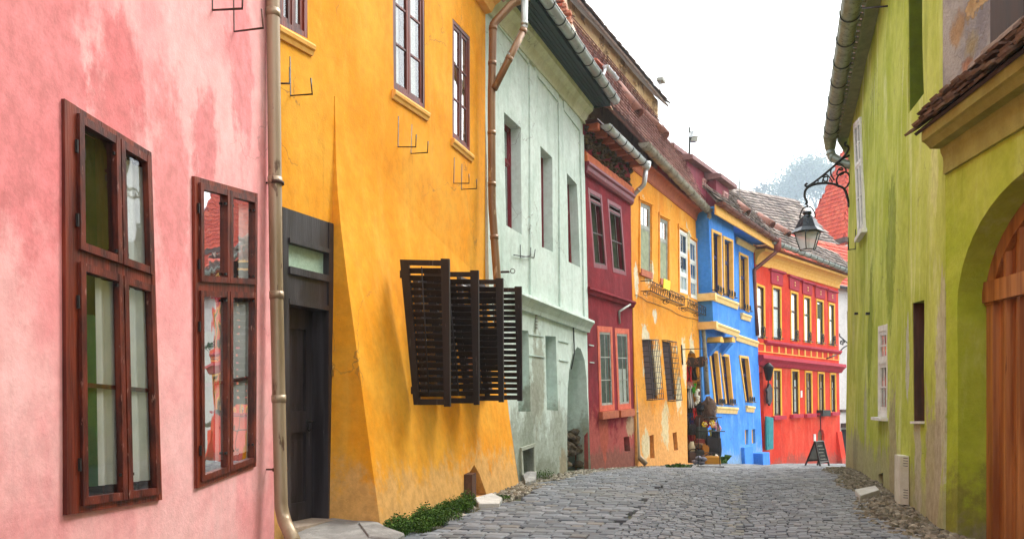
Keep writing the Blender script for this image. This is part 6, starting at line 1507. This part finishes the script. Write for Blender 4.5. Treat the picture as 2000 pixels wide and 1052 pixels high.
for i, (px, py, r, hh, lab) in enumerate(((975, 975, .14, .08, 'low green weed patch beside the cellar hatch of the yellow buttress'), (1064, 934, .16, .2, 'green weed tuft at the foot of the mint wall'), (1325, 912, .3, .2, 'dark weeds along the foot of the orange wall'), (1403, 905, .3, .55, 'spiky green plant at the corner of the blue wall'))):
    g = gpt(px, py); m = MB(); weeds(m, g.x, g.y, r, hh, 340 if i < 2 else 110, rw, i > 1); tag(recenter(m.build('weed_tuft', M['weed'], None, None, False)), lab, 'plant')
# stone steps and slabs
def slab_obj(name, px, th, mat, label, cat, lift=.0):
    P = [gpt(*p) for p in px]; m = MB(); z = max(ground(p.x, p.y) for p in P)+th
    top = [V((p.x, p.y, z+.01*math.sin(i*2))) for i, p in enumerate(P)]; c = sum(top, V())/len(top); ins = [p.lerp(c, .05)+Z*.012 for p in top]; bot = [V((p.x, p.y, z-th-.3)) for p in P]; n = len(P)
    m.add(bot+top+ins, [(i, (i+1) % n, n+(i+1) % n, n+i) for i in range(n)] + [(n+i, n+(i+1) % n, 2*n+(i+1) % n, 2*n+i) for i in range(n)] + [tuple(range(2*n, 3*n))])
    return tag(recenter(m.build(name, mat)), label, cat)
stone2 = plaster('white_worn_stone', '#C4C2BC', '#D0CEC8', '#A8A6A0', None, .3, bump=.4, scale=3)
slab_obj('doorstep', [(577, 1056), (646, 1030), (700, 1027), (742, 1036), (775, 1058), (700, 1090), (560, 1110)], .06, M['stone'], 'grey worn doorstep slab below the dark wooden door', 'step')
slab_obj('kerb_stone', [(700, 1040), (735, 1044), (790, 1060), (770, 1075), (720, 1070)], .08, M['stone'], 'grey kerb stone at the corner of the yellow buttress', 'kerb')
slab_obj('stone_slab', [(925, 982), (960, 974), (981, 980), (975, 990), (935, 992)], .04, stone2, 'pale flat stone slab below the buttress cellar opening', 'stone')
slab_obj('stone_slab', [(1670, 965), (1710, 960), (1718, 965), (1680, 977)], .05, stone2, 'pale flat stone slab in the gravel by the green wall', 'stone')
slab_obj('stone_slab', [(1021, 938), (1040, 930), (1048, 934), (1046, 943), (1026, 947)], .03, M['stone'], 'grey stone slab below the mint house cellar hatch', 'stone')
# A-board
ab = gpt(1602, 909); t = thing('chalkboard_sign', 'black folding chalkboard sign standing on the cobbles by the red house', 'sign', ab)
k_ = ab.y/F; ua = V((.93, .36, 0)); va = V((-.36, .93, 0)); hh = 48*k_
blk = wood('black_board_frame', '#1C1614', '#2A201C', None, .7, .5); slate = paint('black_chalk_slate', '#121212', '#1C1C1C', .6, .1)
m = MB(); f0 = ab-ua*20*k_-va*.25; f1 = ab+ua*9*k_-va*.25; top = lambda p, q: p.lerp(q, 0)
def leg(m, b, tq, r=.028): m.tube([b-Z*.02, tq], r, 4, smooth=False)
tl = ab-ua*13*k_+Z*hh; tr = ab+ua*7*k_+Z*hh
L0, L1 = ab-ua*19*k_-va*.3, ab+ua*3*k_-va*.3; B0, B1 = ab-ua*4*k_+va*.5, ab+ua*20*k_+va*.4
m = MB(); leg(m, L0, tl); leg(m, L1, tr); leg(m, tl, tr); leg(m, L0.lerp(tl, .2), L1.lerp(tr, .2)); m.build('front_frame', blk, t)
m = MB(); m.prism([L0.lerp(tl, .2), L1.lerp(tr, .2), tr, tl], va*.02); m.build('slate', slate, t)
m = MB(); leg(m, B0, tl); leg(m, B1, tr); leg(m, B0.lerp(tl, .2), B1.lerp(tr, .2)); m.build('rear_frame', blk, t)
m = MB(); m.prism([B0.lerp(tl, .2), B1.lerp(tr, .2), tr-Z*.02, tl-Z*.02], va*.02); m.build('rear_slate', paint('grey_board_back', '#8E8C84', '#7E7C76', .7, .1), t)
m = MB()
for r_ in range(5):
    a = .14+.06*(r_ % 2); pts = []
    for i in range(14): pts.append((L0.lerp(tl, .3+.13*r_)).lerp(L1.lerp(tr, .3+.13*r_), a+(.86-a-.1*(r_ % 3))*i/13) - va*.012 + Z*.012*math.sin(i*2.3+r_))
    m.tube(pts, .006, 3)
m.build('chalk_marks', M['grey_wood'], t)
# shop goods at the doorway of the orange house
rg = random.Random(21); DG = 25.05; gm = {}
def cm(c, rough=.8):
    if c not in gm: gm[c] = paint('goods_colour_%d' % len(gm), c, c, rough, .25)
    return gm[c]
def bag(px, py, w, hgt, c, label, D=DG, strap=.5):
    w *= 1.4; hgt *= 1.35; c0 = at(px, py, D); o = thing('handbag', label, 'bag', c0-Z*hgt/2, 'bags hung at the shop doorway'); m = MB()
    N = 12; vs = []
    for zi, (zf, wf, df) in enumerate(((-.5, .75, .5), (-.42, .95, .95), (-.1, 1, 1), (.25, .92, .8), (.5, .8, .35))):
        for j in range(N):
            a = 2*math.pi*j/N; ca, sa = math.cos(a), math.sin(a); sx = math.copysign(abs(ca)**.6, ca); sy = math.copysign(abs(sa)**.6, sa)
            vs.append(c0+V((sx*w/2*wf, sy*.09*df, zf*hgt)))
    fs = [(i*N+j, i*N+(j+1) % N, (i+1)*N+(j+1) % N, (i+1)*N+j) for i in range(4) for j in range(N)] + [tuple(range(N))[::-1], tuple(range(4*N, 5*N))]
    m.add(vs, fs, True); m.build('bag_body', cm(c), o)
    m = MB(); m.tube([c0+V((w*.38*math.cos(t*math.pi/10), 0, hgt*.45+strap*math.sin(t*math.pi/10))) for t in range(11)], .014, 5); m.build('strap', cm('#2A1C14'), o)
    m = MB(); m.prism([c0+V((x*w/2, -.1, z*hgt)) for x, z in ((-.8, .42), (.8, .42), (.7, .02), (0, -.1), (-.7, .02))], V((0, -.012, 0))); m.lathe(c0+V((0, -.112, -.03*hgt)), [(.025, 0), (.02, .015)], 8, (0, -1, 0)); m.build('flap', cm(c if c != '#1C1A1E' else '#2A2428'), o)
def scarf(px, py0, py1, w, c, label, D=DG, cat='scarf'):
    w *= 1.5; a = at(px, py0, D); b = at(px, py1, D); m = MB(); n = 12; k = 7; vs = []; sd = rg.random()*6
    for i in range(n+1):
        for j in range(k+1):
            t = i/n; s = j/k-.5; vs.append(a.lerp(b, t)+V((s*w*(1-.25*math.sin(t*3))+.02*math.sin(t*5+sd), .05*math.sin(s*14+sd)+.02*math.sin(t*7), 0)))
    K = k+1; fs = [(i*K+j, i*K+j+1, (i+1)*K+j+1, (i+1)*K+j) for i in range(n) for j in range(k)]
    q = len(vs); vs += [v+V((0, .012, 0)) for v in vs]; fs += [tuple(q+i for i in f)[::-1] for f in fs]
    for i in range(n): fs += [(i*K, (i+1)*K, q+(i+1)*K, q+i*K), (i*K+k, (i+1)*K+k, q+(i+1)*K+k, q+i*K+k)]
    m.add(vs, fs, True); tag(recenter(m.build('scarf', cm(c))), label, cat, 'cloths hung at the shop doorway')
scarf(1345, 715, 745, .22, '#C81C1C', 'short bright red cloth hanging below the shop sign')
scarf(1352, 716, 742, .2, '#2A1E1A', 'black cloth hanging beside the red cloth under the shop sign')
scarf(1345, 744, 756, .26, '#C8887A', 'small dusty pink cloth below the bright red cloth')
scarf(1349, 752, 800, .14, '#E4E0DC', 'long white scarf hanging in the shop doorway')
scarf(1356, 748, 768, .1, '#48B41E', 'narrow bright green scarf hanging in the shop doorway')
scarf(1346, 758, 812, .16, '#191417', 'long black scarf hanging at the left jamb of the shop doorway')
scarf(1356, 796, 820, .1, '#D02218', 'short scarlet scarf hanging halfway up the shop doorway')
scarf(1354, 815, 872, .1, '#A83A1C', 'long rust red scarf hanging low in the shop doorway')
scarf(1359, 826, 866, .1, '#C8641E', 'orange brown scarf beside the long rust red scarf')
scarf(1347, 772, 830, .1, '#9AA4B4', 'thin pale blue scarf behind the long black scarf', DG+.1)
scarf(1363, 785, 850, .2, '#2C2A24', 'wide charcoal shawl hanging right of the doorway')
scarf(1369, 836, 868, .2, '#7A786A', 'grey green cloth hanging under the row of flowers')
scarf(1379, 852, 876, .16, '#4E8CB4', 'light blue cloth hanging among the black bags')
scarf(1393, 834, 850, .12, '#2E9AA0', 'small turquoise cloth at the right end of the flower row')
m = MB()
for i in range(9): m.blob(at(1361+rg.uniform(-2, 3), 762+i*3.2, DG), .065, .06, .06, 8, 5, .3, i)
tag(recenter(m.build('bead_string', cm('#D8D4C8'))), 'string of chunky white beads hanging by the doorway jamb', 'beads')
m = MB(); c = at(1384, 801, DG); m.blob(c, .24, .18, .4, 16, 12, .6, 3)
for i in range(500):
    a = rg.uniform(0, 6.28); th = rg.uniform(.2, 2.9); d = V((math.sin(th)*math.cos(a), math.sin(th)*math.sin(a), math.cos(th))); p_ = c+V((d.x*.23, d.y*.17, d.z*.38)); s = d.orthogonal().normalized()*.02; m.add([p_-s, p_+s, p_+d*.07-Z*.06], [(0, 1, 2)])
tag(recenter(m.build('fur_hat', cm('#5E4A40', .95))), 'shaggy grey brown fur pelt hung high beside the blue wall', 'fur')
m = MB(); m.blob(at(1370, 797, DG), .16, .1, .12, 10, 6, .3, 2); m.prism([at(1370, 792, DG-.12), at(1376, 788, DG-.12), at(1374, 796, DG-.12), at(1368, 800, DG-.12)], V((0, -.02, 0))); tag(recenter(m.build('felt_hat', cm('#1E2430'))), 'dark felt hat next to the fur pelt', 'hat')
stand = thing('display_stand', 'thin metal display stand carrying the bags outside the shop', 'stand', gpt(1385, 912))
m = MB(); g = gpt(1385, 911)
for dx in (-.28, .28): m.tube([V((g.x+dx, g.y, g.z)), V((g.x+dx*.8, g.y+.1, g.z+1.25))], .01, 6)
m.build('frame', M['iron'], stand)
m = MB(); m.tube([V((g.x-.3, g.y+.1, g.z+1.25)), V((g.x+.35, g.y+.1, g.z+1.25))], .01, 6); m.tube([V((g.x-.35, g.y, g.z+.9)), V((g.x+.4, g.y, g.z+.9))], .014, 6); m.build('rail', M['iron'], stand)
m = MB(); m.tube([V((g.x+dx, g.y+dy, g.z+.01)) for dx, dy in ((-.35, -.1), (.35, -.1))], .02, 6); m.build('foot', M['iron'], stand)
for i, (px, py, c) in enumerate(((1376, 828, '#E8C81C'), (1381, 829, '#B41C24'), (1386, 826, '#7A141C'), (1390, 825, '#F0D23A'), (1395, 829, '#C88AA8'), (1400, 832, '#B06A9A'), (1403, 836, '#D8A8C0'), (1378, 826, '#8A1820'), (1392, 829, '#E09A1C'))):
    c0 = at(px, py, DG-.1); m = MB()
    for j in range(6):
        a = j*math.pi/3; m.blob(c0+V((.06*math.cos(a), -.01, .06*math.sin(a))), .045, .03, .045, 7, 4, .2, j)
    o = m.build('cloth_flower', cm(c)); recenter(o)
    nm = {'#E8C81C': 'lemon yellow', '#B41C24': 'bright crimson', '#7A141C': 'deep wine red', '#F0D23A': 'pale yellow', '#C88AA8': 'dusty pink', '#B06A9A': 'mauve', '#D8A8C0': 'pale pink', '#8A1820': 'dark cherry red', '#E09A1C': 'amber'}[c]
    tag(o, nm+' cloth flower in the row above the black bags', 'flower', 'cloth flowers on the display stand')
    q = MB(); q.blob(c0+V((0, -.035, 0)), .03, .02, .03, 6, 4); q.build('flower_centre', cm('#E8D8A0'), o)
bag(1371, 846, .3, .38, '#3A4038', 'dark grey green bag hanging under the left end of the flower row', DG-.05, .2)
bag(1393, 872, .4, .5, '#1C1A1E', 'large black shoulder bag hanging low on the display stand', DG-.15, .7)
bag(1386, 862, .24, .3, '#26262E', 'small black bag behind the large black shoulder bag', DG, .45)
bag(1377, 884, .2, .46, '#A86A1C', 'ochre embroidered bag hanging left of the large black shoulder bag', DG-.15, .4)
bag(1354, 893, .24, .3, '#5A4640', 'brown bag standing at the left jamb of the doorway', DG-.2, .1)
bag(1391, 905, .4, .36, '#A8741E', 'golden brown printed bag standing on the cobbles', 23.9, .12)
bag(1381, 902, .3, .34, '#54341E', 'dark brown bag standing beside the golden brown bag', 24.1, .1)
m = MB(); c = gpt(1366, 908)
for i, (dx, dz, cc) in enumerate(((-.12, .12, 0), (.05, .1, 0), (.14, .22, 0), (-.02, .26, 0))): m.blob(c+V((dx*.8, 0, dz*.75)), .1, .09, .065, 9, 6, .7, i)
tag(recenter(m.build('cloth_bundle', cm('#6A6A78'))), 'grey blue bundle of cloth lying at the shop doorstep', 'cloth bundle')
m = MB(); c = at(1352, 874, DG-.1); m.blob(c, .13, .1, .2, 9, 7, .5, 4); tag(recenter(m.build('woollen_hat', cm('#D8C8A8'))), 'cream woollen hat hanging low at the left jamb', 'hat')
m = MB(); c = at(1365, 868, DG-.1); m.lathe(c-Z*.1, [(.12, 0), (.16, .1), (.17, .16)], 10); o = m.build('basket', cm('#8A6A4A')); recenter(o); tag(o, 'small brown basket hanging inside the shop doorway', 'basket')
m = MB(); m.tube([c+V((.15*math.cos(t*math.pi/8), 0, .04+.2*math.sin(t*math.pi/8))) for t in range(9)], .012, 5); m.build('handle', cm('#6A4A2A'), o)
m = MB(); c = at(1400, 896, 24.2); m.blob(c, .1, .08, .16, 8, 6, .4, 4); tag(recenter(m.build('cloth_doll', cm('#E4DCD0'))), 'white cloth doll leaning at the right side of the bags', 'doll')
bag(1351, 838, .2, .26, '#241A16', 'small black brown bag hanging halfway down the left jamb', DG-.05, .25)
bag(1366, 822, .24, .3, '#4A2A1C', 'chestnut leather bag hanging left of the flower row', DG, .3)
bag(1398, 852, .2, .26, '#15181E', 'blue black bag hanging at the right end of the display stand', DG-.1, .3)
bag(1368, 866, .22, .26, '#7A2A1E', 'brick red bag hanging in the middle of the doorway', DG-.1, .3)
bag(1366, 890, .24, .3, '#33302C', 'charcoal bag standing in front of the small brown basket', DG-.25, .2)
scarf(1350, 806, 838, .12, '#2E3A78', 'dark blue scarf hanging left of the scarlet scarf')
scarf(1374, 812, 832, .14, '#5A2A5A', 'purple scarf hanging below the felt hat')
scarf(1388, 838, 856, .1, '#D8C43A', 'mustard cloth hanging under the right half of the flower row')
scarf(1350, 846, 870, .14, '#8A1C22', 'dark crimson cloth hanging low at the left jamb')
# pot plants behind the first pink window
for (px, py, lab) in ((178, 905, 'small potted plant in a pale pot behind the large pink house window'), (205, 903, 'potted plant in a grey pot behind the large pink house window')):
    s = PP.P(*PP.hit(px, py, -.2), -.2); t = thing('potted_plant', lab, 'pot plant', s-Z*.06); m = MB(); m.lathe(s-Z*.06, [(.04, 0), (.055, .1), (.06, .1), (.06, .12)], 12); m.build('pot', cm('#B8A890') if px < 200 else cm('#7A8078'), t)
    m = MB(); r2 = random.Random(int(px))
    for i in range(90):
        d = V((r2.uniform(-1, 1), r2.uniform(-1, 1), r2.uniform(0, 2.2))); p_ = s+Z*.06+d*.07; q = V((r2.uniform(-1, 1), r2.uniform(-1, 1), r2.uniform(-.5, 1))).normalized(); w = q.orthogonal().normalized()*.014; m.add([p_, p_+q*.03-w, p_+q*.06, p_+q*.03+w], [(0, 1, 2, 3)])
    m.build('leaves', M['weed'], t, None, False)
# far trees on the hill
bark = paint('grey_bark', '#3E3630', '#4E463E', .9, .3); M['leaf_far'] = leafmat('haze_pale_leaves', '#4E5C4A', '#5C6A56', '#6C7A64')  # leaf colour greyed and paled to carry part of the distance haze
def tree(x, y, zb, hgt, rad, leaves, label, seed, leafw=.35):
    r = random.Random(seed); t = thing('tree', label, 'tree', V((x, y, zb)), 'trees on the hill beyond the roofs'); m = MB(); tips = []
    def limb(p, d, L, rr, dep):
        q = p+d*L; rr = max(rr, .3) if not leaves else rr; m.tube([p, p.lerp(q, .5)+V((r.uniform(-1, 1), r.uniform(-1, 1), 0))*L*.05, q], [rr, rr*.85, rr*.65], 5)
        tips.append(q)
        if dep == 0: return
        for _ in range(3 if dep > 1 else 3):
            e = (d+V((r.uniform(-1, 1), r.uniform(-1, 1), r.uniform(-.2, .7)))*.75).normalized(); limb(q, e, L*r.uniform(.62, .8), rr*.6, dep-1)
    limb(V((x, y, zb-.5)), V((r.uniform(-.08, .08), 0, 1)).normalized(), hgt*.32, hgt*.022, 4)
    m.build('trunk', bark, t, None, False)
    if leaves:
        m = MB(); tp = tips[len(tips)//6:]
        for _ in range(leaves):
            c = r.choice(tp); p_ = c+V((r.gauss(0, 1), r.gauss(0, 1), r.gauss(0, .8)))*rad; q = V((r.uniform(-1, 1), r.uniform(-1, 1), r.uniform(-1, 1))).normalized(); w = q.orthogonal().normalized()*leafw*.5; q = q*leafw*r.uniform(.6, 1.2)
            m.add([p_-q*.5, p_+w, p_+q*.5, p_-w], [(0, 1, 2, 3)])
        m.build('crown', M['leaf_far'], t, None, False)
def hill(px, D): x = (px-CX)/F*D; return x, D, ter(x, D)
for (px, D, ytop, lv, lab, sd, rad) in ((1598, 420, 300, 6500, 'tallest broad pale tree on the hill behind the lantern', 1, 1.3), (1558, 435, 322, 4200, 'pale leafy tree left of the tallest tree on the hill', 2, 1.25), (1645, 425, 305, 5000, 'pale leafy tree between the lantern bracket and the green house', 3, 1.3), (1527, 445, 340, 2000, 'sparse pale tree above the grey roof gable', 4, 1.2),
        (1498, 400, 348, 0, 'bare twiggy tree above the grey roofs, right one', 5, 1), (1470, 410, 362, 0, 'bare twiggy tree above the grey roofs, left one', 6, 1), (1690, 430, 300, 3500, 'pale leafy tree mostly hidden behind the green house', 7, 1.3)):
    x, y, zb = hill(px, D); zt_ = H+(HY-ytop)*D/F; tree(x, y, zb, (zt_-zb)*.98, rad*3.4, int(lv*1.0), lab, sd, 1.35)
# ================================================================== sky, sun, camera
w = bpy.data.worlds.new('World'); SC.world = w; w.use_nodes = True; nt = w.node_tree; nt.nodes.clear()
SUN_EL, SUN_AZ = math.radians(48), math.radians(48)      # azimuth from +Y towards +X
out = nt.nodes.new('ShaderNodeOutputWorld'); bg = nt.nodes.new('ShaderNodeBackground'); sky = nt.nodes.new('ShaderNodeTexSky'); sky.sky_type = 'NISHITA'; sky.sun_disc = False; sky.sun_elevation = SUN_EL; sky.sun_rotation = SUN_AZ; sky.air_density = 1.0; sky.dust_density = 2.0
tc = nt.nodes.new('ShaderNodeTexCoord'); nz = nt.nodes.new('ShaderNodeTexNoise'); nz.inputs['Scale'].default_value = 2.2; nz.inputs['Detail'].default_value = 7; nt.links.new(tc.outputs['Generated'], nz.inputs['Vector'])
mr = nt.nodes.new('ShaderNodeMapRange'); mr.inputs[1].default_value = .3; mr.inputs[2].default_value = .7; mr.inputs[3].default_value = .86; mr.inputs[4].default_value = .98; nt.links.new(nz.outputs['Fac'], mr.inputs[0])
mx = nt.nodes.new('ShaderNodeMix'); mx.data_type = 'RGBA'; nt.links.new(mr.outputs[0], mx.inputs[0]); nt.links.new(sky.outputs[0], mx.inputs[6]); CL = 12.5; 
dn = nt.nodes.new('ShaderNodeVectorMath'); dn.operation = 'DOT_PRODUCT'; nt.links.new(tc.outputs['Generated'], dn.inputs[0]); dn.inputs[1].default_value = (math.sin(SUN_AZ)*math.cos(SUN_EL), math.cos(SUN_AZ)*math.cos(SUN_EL), math.sin(SUN_EL))
m2 = nt.nodes.new('ShaderNodeMapRange'); m2.inputs[1].default_value = -.6; m2.inputs[2].default_value = 1; m2.inputs[3].default_value = CL*.4; m2.inputs[4].default_value = CL*1.45; nt.links.new(dn.outputs['Value'], m2.inputs[0])
cc_ = nt.nodes.new('ShaderNodeCombineColor'); [nt.links.new(m2.outputs[0], cc_.inputs[i]) for i in range(3)]; nt.links.new(cc_.outputs[0], mx.inputs[7])
nt.links.new(mx.outputs[2], bg.inputs[0]); bg.inputs[1].default_value = .1; nt.links.new(bg.outputs[0], out.inputs[0])
sd = bpy.data.lights.new('sun', 'SUN'); sd.energy = 2.2; sd.angle = math.radians(25); sd.color = (1, .96, .9); so = bpy.data.objects.new('sun', sd); COL.objects.link(so); so.location = (0, 0, 30)
dirv = V((math.sin(SUN_AZ)*math.cos(SUN_EL), math.cos(SUN_AZ)*math.cos(SUN_EL), math.sin(SUN_EL))); so.rotation_euler = dirv.to_track_quat('Z', 'Y').to_euler()
cd = bpy.data.cameras.new('camera'); cam = bpy.data.objects.new('camera', cd); COL.objects.link(cam); cam.location = CAM; cam.rotation_euler = (math.radians(90), 0, 0)
cd.sensor_width = 36; cd.lens = 27; cd.shift_y = (HY-526)/2000; cd.clip_start = .05; cd.clip_end = 4000; SC.camera = cam
SC.view_settings.view_transform = 'Standard'; SC.view_settings.look = 'None'; SC.view_settings.exposure = 1.12; SC.view_settings.gamma = 1
SC.cycles.max_bounces = 6; SC.cycles.diffuse_bounces = 4; SC.cycles.transparent_max_bounces = 12

hz = MB(); hz.hexa([V(p) for p in ((-352, -14, -16), (352, -14, -16), (352, 520, -16), (-352, 520, -16), (-352, -14, 160), (352, -14, 160), (352, 520, 160), (-352, 520, 160))])
hm = bpy.data.materials.new('pale_air'); hm.use_nodes = True; ht = hm.node_tree; ht.nodes.clear(); ho = ht.nodes.new('ShaderNodeOutputMaterial'); hv = ht.nodes.new('ShaderNodeVolumePrincipled'); hv.inputs['Color'].default_value = (.72, .86, 1, 1); hv.inputs['Density'].default_value = .001; hv.inputs['Anisotropy'].default_value = .2
ht.links.new(hv.outputs[0], ho.inputs['Volume']); hz.build('haze', hm, None, 'stuff')
SC.cycles.volume_bounces = 1
